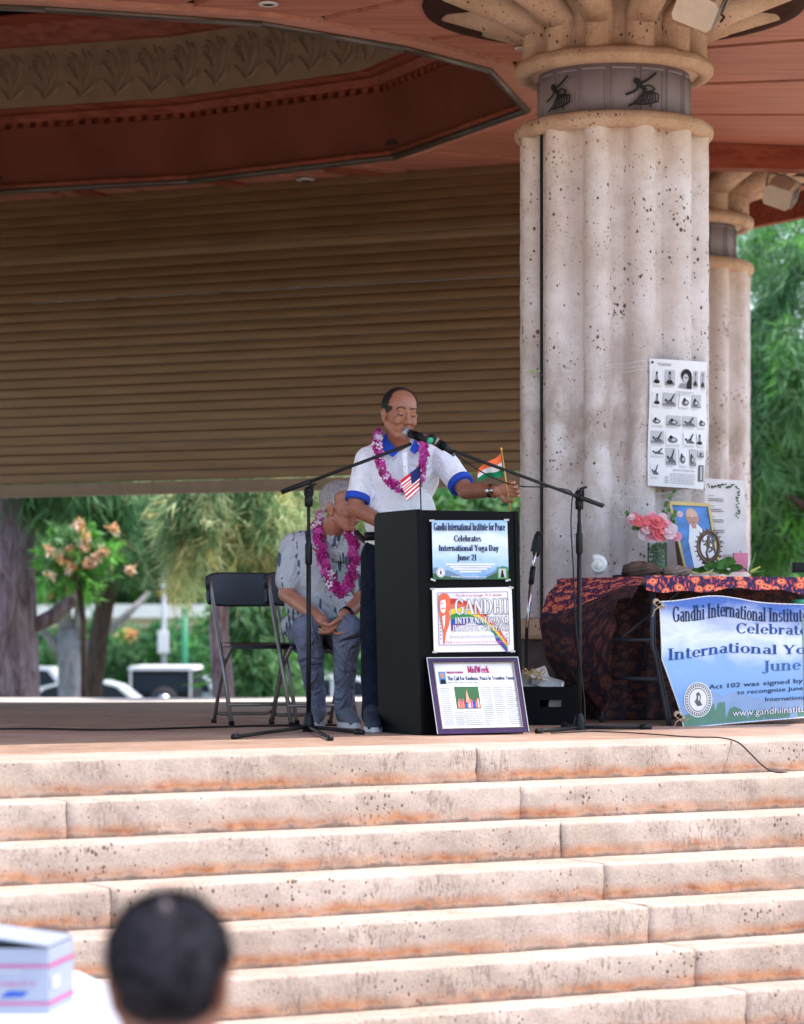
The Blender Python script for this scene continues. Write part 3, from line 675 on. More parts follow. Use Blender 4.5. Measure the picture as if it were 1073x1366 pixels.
def sky_print(name, zlo, zhi, top=(.16, .36, .72), mid=(.62, .74, .88), low=(.30, .52, .80), sc=4):
    m, nt, p = new_mat(name); g = nt.nodes.new('ShaderNodeNewGeometry'); sx = nt.nodes.new('ShaderNodeSeparateXYZ'); nt.links.new(g.outputs['Position'], sx.inputs[0])
    f = math_(nt, 'DIVIDE', math_(nt, 'SUBTRACT', sx.outputs['Z'], zlo), zhi-zlo); nz = noise(nt, world(nt, (1, 1, 2.6)), sc, 5, .6, .6)
    f = math_(nt, 'ADD', f, math_(nt, 'MULTIPLY', math_(nt, 'SUBTRACT', nz, .5), .5))
    nt.links.new(ramp(nt, f, [(0, low), (.45, mid), (.70, (.72, .80, .90)), (1, top)]), p.inputs['Base Color']); p.inputs['Roughness'].default_value = .45
    return m
# ------------------------------------------------------------------ podium
PF = Vector((.093, 13.51, 0)); th = R(25); PD = Vector((math.cos(th), math.sin(th), 0)); PN = Vector((math.sin(th), -math.cos(th), 0)); lean = Vector((-.021, 0, 1))
def pw(u, d, z): return PF+PD*u-PN*d+lean*(z-.0)+Vector((.0225, 0, 0))*0
pod = thing('podium', 'tall black wooden podium carrying two posters, the speaker behind it', 'podium')
H = 1.102; W_ = .56; DP = .50
def corner_prof(inset=0):                          # side profile: the rear top corner is rounded
    r = .045; pts = [(0+inset, 0), (0+inset, H-inset), (DP-r, H-inset)]
    pts += [(DP-r+(r-inset)*math.sin(a), H-r+(r-inset)*math.cos(a)) for a in (R(20), R(45), R(70))]+[(DP-inset, H-r), (DP-inset, 0)]
    return pts
for u, nm in ((0, 'side_panel'), (W_-.022, 'side_panel')):
    b = MB(); b.prism([pw(u, d, z) for d, z in corner_prof()], PD*.022); b.build(nm, M_black, pod)
b = MB(); b.prism([pw(.0225, .006, 0), pw(W_-.0225, .006, 0), pw(W_-.0225, .006, H-.003), pw(.0225, .006, H-.003)], -PN*.018); b.build('front_panel', M_black, pod)
b = MB(); b.prism([pw(.0225, .03, H-.028), pw(W_-.0225, .03, H-.028), pw(W_-.0225, DP-.05, H-.028), pw(.0225, DP-.05, H-.028)], (0, 0, .018)); b.build('top', M_black, pod)
b = MB(); b.prism([pw(.0225, .03, .6), pw(W_-.0225, .03, .6), pw(W_-.0225, DP-.03, .6), pw(.0225, DP-.03, .6)], (0, 0, .018)); b.build('shelf', M_black, pod)
settle(pod, PF)
pl0 = PF+PN*.004
def podmap(u, v, off=0): return onplane(u, v, PF+PN*(.004+off), PN)
def sheet(name, label, cat, corners, fm, mat, thick=.0012, nu=8, nv=6, wav=.0015):
    t = thing(name, label, cat); (x0, y0), (x1, y1), (x2, y2), (x3, y3) = corners
    def q(a, b_): return ((x0*(1-a)+x1*a)*(1-b_)+(x3*(1-a)+x2*a)*b_, (y0*(1-a)+y1*a)*(1-b_)+(y3*(1-a)+y2*a)*b_)
    b = MB(); b.grid(lambda a, c: fm(*q(a, 1-c), wav*math.sin(a*5+c*4)), nu, nv)
    b.grid(lambda a, c: fm(*q(a, c), wav*math.sin(a*5+(1-c)*4)-thick), nu, nv)
    b.build('sheet', mat, t)
    return t, q
# poster 1
t1, q1 = sheet('poster', 'blue poster announcing Yoga Day, upper one taped to the podium front', 'poster', [(576.2, 694.1), (676.9, 694.1), (679, 772.8), (577.8, 772.8)], podmap, sky_print('poster_sky', .74, 1.05, (.30, .50, .74), (.48, .66, .82), (.08, .28, .60), 9))
def m1(a, b_, off=0): u, v = q1(a/100, b_/78); return podmap(u, v, .002+off)
p = Print(m1)
p.poly([(0, 78), (0, 64), (6, 62), (12, 67), (20, 66), (30, 70), (42, 75), (60, 76), (72, 72), (84, 66), (92, 60), (100, 62), (100, 78)], I_hill, .001)
p.poly([(0, 78), (0, 70), (10, 72), (24, 75), (44, 77.5)], I_dg, .0014); p.poly([(66, 77.8), (78, 72), (90, 66), (100, 66), (100, 78)], I_dg, .0014)
p.text('Gandhi International Institute for Peace', (2.5, 13.5), (97, 13.5), 9.8, I_navy, bold=.22); p.text('Celebrates', (29, 28), (65, 28), 8, I_navy, bold=.3); p.text('International Yoga Day', (8.5, 40.5), (88, 40.5), 8, I_navy, bold=.3); p.text('June 21', (33, 53), (58.5, 53), 8, I_navy, bold=.3)
for i, (a, c) in enumerate(((17, 82), (23, 77), (27, 72), (35, 64))): p.rect(a, 57+i*3.2, c, 59.2+i*3.2, I_w)
p.text('www.gandhiinstituteforpeace.org', (24, 75.5), (70, 75.5), 3.0, I_w, sans=True)
p.ell(10.5, 69, 5.6, 6.4, I_w, .0018); p.ring(10.5, 69, 4.6, 5.3, .88, I_mid, .0022); p.ell(10.5, 69, 1.4, 3, I_mid, .0024)
p.rect(85, 62, 98.5, 77.4, I_green, .0018); p.rect(86.8, 63.8, 96.8, 75.8, I_lgrey, .0022); p.poly([(89, 75.5), (90.3, 69), (91, 65.5), (92.2, 65.5), (93, 69), (94.5, 75.5)], I_black, .0026)
p.build('print', t1); settle(t1, podmap(627, 772))
def tape(parent, fm, u, v, w, h, rot=.2):
    b = MB(); c, s = math.cos(rot), math.sin(rot); b.add([fm(u+x*c-y*s, v+x*s+y*c, .004) for x, y in ((-w, -h), (w, -h), (w, h), (-w, h))], [(0, 1, 2, 3)]); o = b.build('tape', plain('clear_tape', (.45, .45, .48), .15), parent); o.location = -parent.location
for (u, v) in ((576.5, 694.5), (676, 693.5), (578, 773.5), (678, 774)): tape(t1, podmap, u, v, 3.4, 1.3, rng.random()*.8-.4)
# poster 2
t2, q2 = sheet('poster', 'white poster with big white-on-rainbow GANDHI lettering and a red drawn face, lower on the podium', 'poster', [(576.6, 784.8), (682.6, 783), (685.8, 869), (579, 870.2)], podmap, M_white)
def m2(a, b_, off=0): u, v = q2(a/106, b_/86); return podmap(u, v, .002+off)
p = Print(m2)
for a0, b0, a1, b1 in ((7, 6, 101, 6.6), (7, 76, 101, 76.6), (7, 6, 7.6, 76), (100.4, 6, 101, 76)): p.rect(a0, b0, a1, b1, I_pur)
bands = [I_red, I_org, I_yel, I_green, I_blue, I_pur]
def arc_y(x, k): t = (x-24)/(98-24); return 14+6.3*k+58*t**2.1*(1-.04*k)+ (4 if k > 2 else 0)
for k, mm in enumerate(bands):
    for i in range(28):
        xa, xb = 24+74*i/28, 24+74*(i+1)/28; ta = 1-.62*((xa-24)/74)**.7; tb = 1-.62*((xb-24)/74)**.7
        ya, yb = 14+58*((xa-24)/74)**2.1, 14+58*((xb-24)/74)**2.1
        p.poly([(xa, ya+7.4*k*ta), (xb, yb+7.4*k*tb), (xb, yb+7.4*(k+1)*tb), (xa, ya+7.4*(k+1)*ta)], mm, .001)
p.poly([(23.5, 62), (34, 52), (50, 47), (68, 52), (80, 62), (84, 76), (23, 76)], I_w, .0014)
for dx, dy, mm, of in ((1.0, .9, I_mid, .0016), (-.8, -.6, I_grey, .0016), (.9, -.5, I_grey, .0018), (0, 0, I_w, .0024)):
    p.text('GANDHI', (29+dx, 35.5+dy), (100+dx, 35.5+dy), 20, mm, of); p.text('INTERNATIONAL', (29+dx*.6, 48+dy*.6), (100+dx*.6, 48+dy*.6), 8.6, mm, of); p.text('INSTITUTE FOR PEACE', (26+dx*.6, 58+dy*.6), (100+dx*.6, 58+dy*.6), 8, mm, of)
p.text('www.gandhiinstituteforpeace.org', (23, 67.5), (96, 67.5), 5, I_lgrey, sans=True, off=.0024)
p.text('This life is my message - M. K. Gandhi', (31, 11.8), (92, 11.8), 3.2, I_mag, sans=True)
for i in range(24): p.rect(16+i*3.4, 72, 17.6+i*3.4, 73.8, I_pink)
for i in range(12): p.rect(9, 14+i*4.8, 10.4, 16+i*4.8, I_grey); p.rect(97, 14+i*4.8, 98.4, 16+i*4.8, I_grey)
# plain drawn face, a few brush shapes
face = [(9, 10), (14, 7), (20, 7.5), (23.5, 13), (24, 24), (22, 32), (23, 40), (21, 50), (17, 60), (14.5, 75), (13, 75), (13, 60), (11, 48), (9, 36), (8, 22)]
p.poly(face, I_org, .0026); p.poly([(11, 17), (17, 15), (18, 22), (17, 30), (15, 34), (11, 32), (10, 24)], I_w, .003); p.poly([(11, 20), (14, 19), (14, 20.5), (11, 21.5)], I_org, .0034); p.poly([(12, 27), (17, 26), (16, 28), (12, 28.6)], I_org, .0034); p.poly([(12.5, 38), (16.5, 36), (16, 46), (14, 56), (13, 46)], I_w, .003)
p.build('print', t2); settle(t2, podmap(630, 869))
for (u, v) in ((577.5, 785.5), (682, 783.5), (580, 870), (684.5, 869)): tape(t2, podmap, u, v, 3.2, 1.2, rng.random()*.8-.4)
# leaning picture frame
FT = thing('framed_newspaper_page', 'framed newspaper page in a purple and silver beaded frame leaning on the podium foot', 'picture frame')
fb0 = PF+PN*.085; fn = (PN*math.cos(R(13))+Vector((0, 0, 1))*math.sin(R(13))).normalized()
def frmap(u, v, off=0): return onplane(u, v, fb0+fn*off, fn)
fc = [(569, 877), (691.4, 876), (706.6, 976.5), (583.7, 979.5)]
def qf(a, b_, c=fc): return ((c[0][0]*(1-a)+c[1][0]*a)*(1-b_)+(c[3][0]*(1-a)+c[2][0]*a)*b_, (c[0][1]*(1-a)+c[1][1]*a)*(1-b_)+(c[3][1]*(1-a)+c[2][1]*a)*b_)
def mf(a, b_, off=0): return frmap(*qf(a/122, b_/101), off)
M_pur = plain('frame_purple', (.05, .022, .075), .35, .2, spec=.3); M_sil = plain('frame_silver', (.55, .50, .42), .3, .8)
def fr_bar(name, q, off, h, mat):
    b = MB(); A = [mf(x, y, off) for x, y in q]; b.prism(A, (mf(*q[0], off+h)-mf(*q[0], off))); return b.build(name, mat, FT)
for q in ([(0, 0), (122, 0), (115, 6), (7, 6)], [(122, 0), (122, 101), (115, 95), (115, 6)], [(122, 101), (0, 101), (7, 95), (115, 95)], [(0, 101), (0, 0), (7, 6), (7, 95)]): fr_bar('frame_side', q, 0, .018, M_pur)
for q in ([(0, 0), (122, 0), (121, 1), (1, 1)], [(122, 0), (122, 101), (121, 100), (121, 1)], [(0, 101), (0, 0), (1, 1), (1, 100)]): fr_bar('outer_lip', q, .0185, .003, M_sil)
b = MB()
for (xa, ya), (xb, yb) in (((8, 7.5), (114, 7.5)), ((114, 7.5), (114, 94)), ((114, 94), (8, 94)), ((8, 94), (8, 7.5))):
    n = int(math.hypot(xb-xa, yb-ya)/2.6)
    for i in range(n): b.ell(mf(xa+(xb-xa)*i/n, ya+(yb-ya)*i/n, .014), (.0042, .0042, .0042), None, 6)
b.build('bead_row', M_sil, FT, kind='stuff')
b = MB(); b.add([mf(x, y, .004) for x, y in ((9, 93.5), (113, 93.5), (113, 8.5), (9, 8.5))], [(0, 1, 2, 3)]); b.build('page', plain('newsprint', (.78, .80, .84), .3), FT)
b = MB(); b.add([mf(x, y, -.001) for x, y in ((0, 101), (122, 101), (122, 0), (0, 0))], [(3, 2, 1, 0)]); b.build('backing', M_blackm, FT)
p = Print(lambda u, v, off=0: mf(u, v, .004+off))
p.text('MidWeek', (52, 21), (81, 21), 9, I_mag, bold=.3); p.text('PROOF POSITIVE', (24, 21.5), (46, 21.5), 2.8, I_mag, sans=True, bold=.25); p.text('The Call For Kindness, Peace In Troubled Times', (24, 30.5), (112, 30.5), 5.6, I_navy, sans=True, bold=.2)
p.lines(24, 70, 33, 35.5, 1, I_grey); p.rect(13, 19, 22, 35, I_sky); p.ell(17.5, 24, 3, 4, I_skin, .002); p.poly([(13.5, 35), (15, 29), (20, 29), (22, 35)], I_black, .0022)
for c0 in (12, 27, 66, 82, 98): p.lines(c0, c0+13.5, 40 if c0 in (66, 82, 98, 12) else 72, 91, 20 if c0 in (66, 82, 98, 12) else 8, I_grey)
p.rect(31, 39, 63, 68, I_dg); p.lines(41, 64, 71, 91, 8, I_grey)
for i in range(26):
    x = 33+i*1.15; h = 8+5*rng.random(); p.poly([(x, 67), (x+.3, 67-h), (x+1.0, 67-h), (x+1.4, 67)], [I_w, I_red, I_pink, I_org, I_skin, I_blue][rng.integers(6)], .002+.0001*i)
p.poly([(44, 60), (45, 50), (47, 43), (48, 50), (50, 60)], I_skin, .006)
p.build('print', FT); settle(FT, fb0)

# ------------------------------------------------------------------ folding table, cloth, banner
TD = Vector((.857, .515, 0)); TN = Vector((.515, -.857, 0)); T0 = Vector((1.28, 14.72, 0)); TH = .795
def tp(u, d, z): return T0+TD*u-TN*d+Vector((0, 0, z))
tab = thing('folding_table', 'long folding table beside the column under the orange and purple paisley cloth', 'table')
b = MB(); b.prism([tp(.01, .01, TH-.03), tp(1.82, .01, TH-.03), tp(1.82, .75, TH-.03), tp(.01, .75, TH-.03)], (0, 0, .028)); b.build('table_top', plain('table_top_grey', (.40, .38, .36), .5), tab)
M_leg = plain('table_leg_grey', (.07, .08, .11), .4, .5)
for u0, sg in ((.10, 1), (1.70, -1)):
    for d in (.05, .68):
        b = MB(); b.tube([tp(u0, d, TH-.03), tp(u0, d, .43), tp(u0+.02*sg, d, .38), tp(u0+.10*sg, d, .04), tp(u0+.11*sg, d, .0)] if sg > 0 else [tp(u0, d, TH-.03), tp(u0, d, 0)], .0155, 8); b.build('leg', M_leg, tab)
    b = MB(); b.tube([tp(u0+.065*sg, .05, .25), tp(u0+.065*sg, .68, .25)], .011, 8); b.build('crossbar', M_leg, tab)
    b = MB(); b.tube([tp(u0, .36, .46), tp(u0+.45*sg, .36, TH-.035)], .008, 8); b.build('brace', M_leg, tab)
    b = MB(); b.tube([tp(u0, .05, .46), tp(u0, .68, .46)], .009, 8); b.build('crossbar', M_leg, tab)
b = MB(); b.tube([tp(.04, .03, TH-.05), tp(1.8, .03, TH-.05)], .012, 6); b.build('apron_rail', M_leg, tab)
settle(tab, T0)
def paisley():
    m, nt, p = new_mat('paisley_cloth'); L = nt.links.new
    tc = nt.nodes.new('ShaderNodeTexCoord'); uv = tc.outputs['UV']
    def layer(scale, rot, thr):
        mp = nt.nodes.new('ShaderNodeMapping'); mp.inputs['Scale'].default_value = scale; mp.inputs['Rotation'].default_value = (0, 0, rot)
        n = nt.nodes.new('ShaderNodeTexNoise'); n.inputs['Scale'].default_value = 14; L(uv, n.inputs['Vector'])
        ad = nt.nodes.new('ShaderNodeVectorMath'); ad.operation = 'MULTIPLY_ADD'; L(n.outputs['Color'], ad.inputs[0]); ad.inputs[1].default_value = (.035,)*3; L(uv, ad.inputs[2])
        L(ad.outputs[0], mp.inputs[0]); v = voro(nt, mp.outputs[0], 1); v.voronoi_dimensions = '2D'; return v.outputs['Distance']
    d1 = layer((11, 19, 1), .5, .3); d2 = layer((42, 19, 1), -.7, .3); d3 = layer((40, 62, 1), .3, .3)
    a = ramp(nt, d1, [(.0, (.40, .03, .015)), (.07, (.40, .03, .015)), (.10, (.80, .28, .16)), (.22, (.66, .12, .06)), (.40, (.02, .012, .06)), (1, (.02, .012, .06))], 'CONSTANT')
    k1 = math_(nt, 'LESS_THAN', d1, .35); k2 = math_(nt, 'LESS_THAN', d2, .22); k3 = math_(nt, 'LESS_THAN', d3, .20)
    c = mix(nt, k3, (.022, .012, .07), (.30, .03, .06)); c = mix(nt, k2, c, (.62, .09, .06)); c = mix(nt, k1, c, a)
    gb = nt.nodes.new('ShaderNodeNewGeometry'); c = mix(nt, gb.outputs['Backfacing'], mix(nt, .88, c, (.015, .009, .015)), c)  # front faces darkened: under-table shade put into the cloth colour
    L(c, p.inputs['Base Color']); p.inputs['Roughness'].default_value = .85; return m
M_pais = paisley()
def uvgrid(name, fn, nu, nv, su, sv, parent, thick=0):
    b = MB(); b.grid(fn, nu, nv); me = b.mesh(name, M_pais); ul = me.uv_layers.new(name='UVMap')
    for pl in me.polygons:
        for li, vi in zip(pl.loop_indices, pl.vertices): ul.data[li].uv = ((vi % (nu+1))/nu*su, (vi//(nu+1))/nv*sv)
    return link(name, me, parent)
clo = thing('tablecloth', 'orange and dark purple paisley cloth spread over the folding table, bunched at its left end', 'tablecloth')
def top_fn(u, v):
    return tp(-.0+1.95*u, -.012+.79*v, TH+.004+.003*math.sin(u*40)*math.sin(v*9))
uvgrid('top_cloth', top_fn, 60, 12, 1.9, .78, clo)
def front_fn(u, v):                                # short front hem, rippled
    x = 1.95*u; drop = .072+.012*math.sin(x*7)+.008*math.sin(x*19)
    return tp(x, -.014-.012*v-.006*math.sin(x*31)*v, TH+.004-drop*v+.004*(1-v))
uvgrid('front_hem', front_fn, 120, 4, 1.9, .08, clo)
def flap_fn(u, v):                                 # folded corner and left end, pulled out to a belly and down to the floor
    d = .80*v                                      # 0 front corner .. 1 rear corner
    prof = [(0, 0), (-.02, -.01), (-.09, -.075), (-.145, -.14), (-.16, -.20)]
    return None
# left end: swag from the table edge out to the left, round a belly and back to the floor under the table
def left_fn(u, v):
    # u: 0 front corner -> 1 rear corner, v: down
    e = tp(0, -.012+.79*u, TH+.004)
    out = -TD*1.0
    keys_f = [(0, 0), (.03, .05), (.06, .095), (.075, .115)]          # front: only a short flap
    keys_r = [(0, 0), (.09, .09), (.14, .23), (.10, .42), (-.02, .60), (-.16, .76)]
    def ev(keys, t):
        x = t*(len(keys)-1); i = min(int(x), len(keys)-2); f = x-i; f = f*f*(3-2*f)*.5+f*.5
        return keys[i][0]*(1-f)+keys[i+1][0]*f, keys[i][1]*(1-f)+keys[i+1][1]*f
    of, df = ev(keys_f, v); orr, dr = ev(keys_r, v); s = min(1, max(0, (u-.10)/.75)); s = s*s*(3-2*s)
    o = of+(orr-of)*s; dd = df+(dr-df)*s
    o += .012*math.sin(u*24+v*3)*v+.008*math.sin(u*51)*v
    return e+out*o+Vector((0, 0, -dd))+TN*(.06*s*v*(1-u))
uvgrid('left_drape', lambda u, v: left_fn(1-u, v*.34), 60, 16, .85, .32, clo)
uvgrid('left_drape_shaded', lambda u, v: left_fn(u, .34+.66*v), 60, 30, .85, .63, clo)  # normals reversed so the lower drape takes the shade-darkened colour
def back_fn(u, v):
    x = -.02+1.9*u; return tp(x, .785+.02*math.sin(x*17)*v+.012*math.sin(x*41)*v, TH-(TH-.012)*v)
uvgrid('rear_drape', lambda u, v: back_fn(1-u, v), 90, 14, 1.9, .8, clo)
settle(clo, tp(.5, .4, TH))
# banner tied in front of the table
BN = TN; bp = T0+TN*.05
ban = thing('banner', 'large sky-blue vinyl banner about Yoga Day tied to the folding table legs', 'banner')
def topv(u): return 803-8*math.exp(-((u-953)/42)**2)+4.5*(1-math.exp(-max(0, u-990)/60))
def lefu(s): return 880+4*s if s < .45 else (881.8+(s-.45)*23.2/.4 if s < .85 else 905+(s-.85)*40)
def bq(a, s):                                      # a 0..1 along, s 0..1 down  -> sight coordinates of the sheet
    u0 = lefu(s); u = u0+(1150-u0)*a; vt = topv(u); vb = 971-.088*(u-911)
    return u, vt+(vb-vt)*s
def bm(u, v, off=0):
    return onplane(u, v, bp+BN*(off), BN)+BN*(.012*math.sin((u-880)*.035+1)*math.sin((v-790)*.012))
b = MB(); b.grid(lambda a, s: bm(*bq(a, 1-s), 0), 60, 24); b.grid(lambda a, s: bm(*bq(a, s), -.002), 60, 24)
b.build('sheet', sky_print('banner_sky', .05, .66, (.05, .14, .50), (.26, .46, .80), (.18, .38, .74), 3.2), ban)
p = Print(lambda u, v, off=0: bm(u, v, off+.001))
hill = [(906, 945), (914, 934), (930, 925), (950, 922), (966, 928), (985, 922), (1004, 930), (1030, 934), (1060, 930), (1090, 934), (1120, 930), (1148, 935)]
for (xa, ya), (xb, yb) in zip(hill, hill[1:]):
    vb = lambda u: 969.5-.088*(u-911)
    p.poly([(xa, ya), (xb, yb), (xb, vb(xb)), (xa if xa > 911 else 911, vb(max(xa, 911)))], flatm('hill_haze', (.28, .40, .62)), .0006)
green = [(909, 955), (925, 950), (940, 944), (955, 938), (970, 936), (985, 944), (1000, 948), (1020, 947), (1040, 950), (1070, 948), (1148, 944)]
for (xa, ya), (xb, yb) in zip(green, green[1:]): p.poly([(xa, ya), (xb, yb), (xb, 969.3-.088*(xb-911)), (xa, 969.3-.088*(xa-911))], flatm('hill_green', (.13, .27, .20)), .001)
p.text('Gandhi International Institute for Peace', (897, 829.5), (1135, 829), 20.5, I_navy, h2=16, bend=lambda t: -7*math.exp(-((t-.29)/.13)**2), bold=.2)
p.text('Celebrates', (983, 844.5), (1086, 847.5), 13.5, flatm('deep_blue', (.03, .09, .30)), h2=13, bold=.15)
p.text('International Yoga Day', (889.5, 881), (1150, 868), 15.5, flatm('deep_blue', (.03, .09, .30)), h2=10, bend=lambda t: -6*math.exp(-((t-.32)/.18)**2), bold=.2)
p.text('June 21', (1019, 895.5), (1095, 892), 14, flatm('deep_blue2', (.05, .14, .38)))
p.text('Act 102 was signed by former', (946.5, 919.3), (1112, 907.5), 6.2, I_navy, sans=True, bold=.15); p.text('to recongnize June 21 as the', (985.5, 926.5), (1114, 917), 5.8, I_navy, sans=True, bold=.1); p.text('International Yoga Day', (1021, 935.7), (1120, 930), 5.8, I_navy, sans=True, bold=.1)
p.text('www.gandhiinstituteforpeace.org', (979.2, 955.5), (1148, 944.5), 9, I_w, sans=True, off=.0035); p.text('www.gandhiinstituteforpeace.org', (978, 955), (1147, 944), 9, I_navy, sans=True)
p.ell(931, 933.5, 20, 23.5, I_w, .003); p.ring(931, 933.5, 18.6, 22, .95, I_mid, .0036); p.ring(931, 933.5, 13.2, 16, .93, I_mid, .0036)
for i in range(34):
    a = 2*math.pi*i/34; p.poly([(931+r*math.cos(a+d), 933.5+r*1.19*math.sin(a+d)) for r, d in ((14.6, 0), (17, 0), (17, .10), (14.6, .10))], I_mid, .0037)
p.poly([(928, 925), (932, 923), (935, 928), (934, 935), (937, 941), (930, 942), (926, 936), (929, 931)], I_mid, .0037); p.poly([(931, 928), (933, 928), (933, 934), (931, 935)], I_w, .0040)
p.build('print', ban)
b = MB()
for s_, e_ in (((0, 0), (1, 0)), ((0, 1), (1, 1)), ((0, 0), (0, 1))):
    for i in range(40):
        t0_, t1_ = i/40, (i+1)/40; A = [s_[k]+(e_[k]-s_[k])*t0_ for k in (0, 1)]; Bq = [s_[k]+(e_[k]-s_[k])*t1_ for k in (0, 1)]
        b.tube([bm(*bq(*A), .001), bm(*bq(*Bq), .001)], .0032, 5)
b.build('hem', flatm('white', (.82, .82, .84)), ban)
for u_, v_ in ((881, 808), (908, 958)):
    b = MB(); c = bm(u_, v_, .01)
    for k in range(3): b.lathe(c+Vector((-.012*k, 0, .01*k)), [(.016, -.002), (.019, 0), (.016, .002)], 10, M=Matrix.Rotation(R(60+30*k), 3, 'Y') @ Matrix.Rotation(R(90), 3, 'X'))
    b.tube([c, c+Vector((-.03, -.01, -.02)), c+Vector((-.045, -.01, -.06))], .003, 5); b.tube([c, c+Vector((.02, -.02, -.015)), c+Vector((.035, -.02, .0))], .003, 5)
    b.build('tie_cord', plain('twine', (.5, .38, .25), .9), ban)
settle(ban, bp)

# ------------------------------------------------------------------ microphone stands
def seg_pts(*a): return [P(*q) for q in a]
def mic_stand(label, base, yb, hub_py, feet, top_py, collar_py, boom, mat=M_blackm):
    t = thing('microphone_stand', label, 'microphone stand', 'boom microphone stands')
    X, Y = base; xx = (X-CX)/F*Y; zt = P(X, top_py, Y).z; hz = P(X, hub_py, Y).z; cz = P(X, collar_py, Y).z
    b = MB(); b.tube([(xx, Y, .03), (xx, Y, cz)], .0125, 10); b.tube([(xx, Y, cz), (xx, Y, zt)], .0095, 10); b.build('pole', mat, t)
    b = MB(); b.lathe((xx, Y, 0), [(.012, hz-.09), (.030, hz-.085), (.034, hz-.06), (.022, hz), (.014, hz+.02)], 16); b.build('hub', mat, t)
    b = MB(); b.lathe((xx, Y, cz-.05), [(.0125, 0), (.018, .005), (.019, .10), (.0135, .11), (.011, .16)], 14); b.build('clutch', mat, t)
    for fx, fy in feet:
        f = onz(fx, fy, .012); b = MB(); c = Vector((xx, Y, hz-.055)); b.tube([c, f], .0095, 8); d = (f-c).normalized(); b.build('leg', mat, t)
        b = MB(); b.tube([f-d*.045, f+d*.012], .0155, 8); b.build('foot_cap', mat, t.children[-1])
    A, Bq = P(*boom[0]), P(*boom[1]); b = MB(); b.tube([A, Bq], .0085, 8); d = (Bq-A).normalized(); b.tube([A, A+d*.16], .0125, 8); b.build('boom', mat, t)
    j = Vector((xx, Y, zt)); b = MB(); b.ell(j+Vector((0, -.0, .012)), (.026, .02, .032), None, 12); b.lathe(j, [(.02, -.06), (.022, -.02), (.015, 0)], 12); b.tube([j+Vector((0, -.035, .02)), j+Vector((0, .035, .02))], .014, 8); b.build('swivel', mat, t)
    b = MB(); k = j+Vector((.02, -.01, .01)); b.tube([k, k+Vector((.0, -.0, .035))], .006, 6); b.tube([k+Vector((-.018, 0, .035)), k+Vector((.018, 0, .045))], .007, 6); b.build('wing_knob', mat, t)
    settle(t, (xx, Y, 0)); return t
sA = mic_stand('left microphone stand, its boom reaching across the seated man to the speaker', (412, 14.0), 0, 955, [(313, 983), (441, 985), (482, 977)], 660, 740, ((376, 656.5, 13.9), (549, 592, 13.72)))
sB = mic_stand('right microphone stand in front of the column, boom sloping down to the right', (773, 14.25), 0, 956, [(718, 975.5), (866, 970), (752, 966)], 664, 726, ((804, 674.5, 14.3), (606, 602, 13.75)))
def mic(label, head, tail, Yh, Yt, grille, tip):
    t = thing('microphone', label, 'microphone'); A, Bq = P(*head, Yh), P(*tail, Yt); d = (Bq-A).normalized()
    b = MB(); b.ell(A, (.027, .027, .027), None, 14); b.build('grille', grille, t)
    b = MB(); b.tube([A+d*.018, A+d*.03], .024, 14, smooth=False); b.build('collar_ring', M_steel, t)
    L = (Bq-A).length; b = MB(); b.tube([A+d*.03, A+d*.06, A+d*(L*.6), A+d*L], [.022, .019, .0165, .015], 14); b.build('handle', M_blackm, t)
    if tip: b = MB(); b.tube([A+d*L, A+d*(L+.012)], .0165, 12); b.build('end_cap', tip, t)
    b = MB(); b.tube([A+d*(L*.35), A+d*(L*.6)], .022, 12); b.build('clip', M_black, t)
    settle(t, A)
mic('wireless microphone with grey ball head and green end cap at the speaker\'s mouth', (543.5, 577), (573, 587.5), 13.74, 13.62, plain('mic_grille', (.36, .36, .38), .35, .6), plain('green_cap', (.01, .32, .14), .4))
mic('black wired microphone on the right-hand boom, its tail pointing down', (577, 586), (605, 604), 13.78, 13.78, M_blackm, M_steel)
def cable(name, label, pts, r=.0035, m=M_blackm, ry=None):
    # smooth Catmull-Rom
    out = []; n = len(pts); pts = [Vector(p) for p in pts]
    for i in range(n-1):
        p0, p1, p2, p3 = pts[max(0, i-1)], pts[i], pts[i+1], pts[min(n-1, i+2)]
        for k in range(6):
            t = k/6; out.append(.5*((2*p1)+(p2-p0)*t+(2*p0-5*p1+4*p2-p3)*t*t+(3*p1-p0-3*p2+p3)*t**3))
    out.append(pts[-1]); b = MB(); b.tube(out, r, 6); return b.build(name, m, None, None, label=label, cat='cable')
cable('microphone_cable', 'black cable sagging from the wired microphone and hanging down the right stand', [P(605, 604, 13.8), P(640, 628, 13.85), P(672, 643, 13.9), P(700, 649, 14.05), P(735, 650, 14.15), P(762, 656, 14.2), P(763, 672, 14.2), P(762, 700, 14.18), P(765, 760, 14.18), P(768, 830, 14.2), P(775, 890, 14.2), P(780, 940, 14.2), P(780, 970, 14.1)])
cable('floor_cable', 'thin black cable trailing over the top step edge at right', [onz(735, 978, .008), onz(790, 976, .008), onz(850, 978, .008), onz(920, 983, .008), onz(960, 984, .008), P(984, 990, 12.70), P(1000, 1004, 12.69), P(1015, 1019, 12.73), P(1030, 1029, 12.77), P(1050, 1031, 12.84)])
cable('floor_cable', 'long black cable lying across the shaded stage floor at left', [onz(-60, 973.5, .008), onz(40, 972, .008), onz(150, 973.5, .008), onz(280, 970, .008), onz(360, 968, .008), onz(480, 967, .008)], .006)

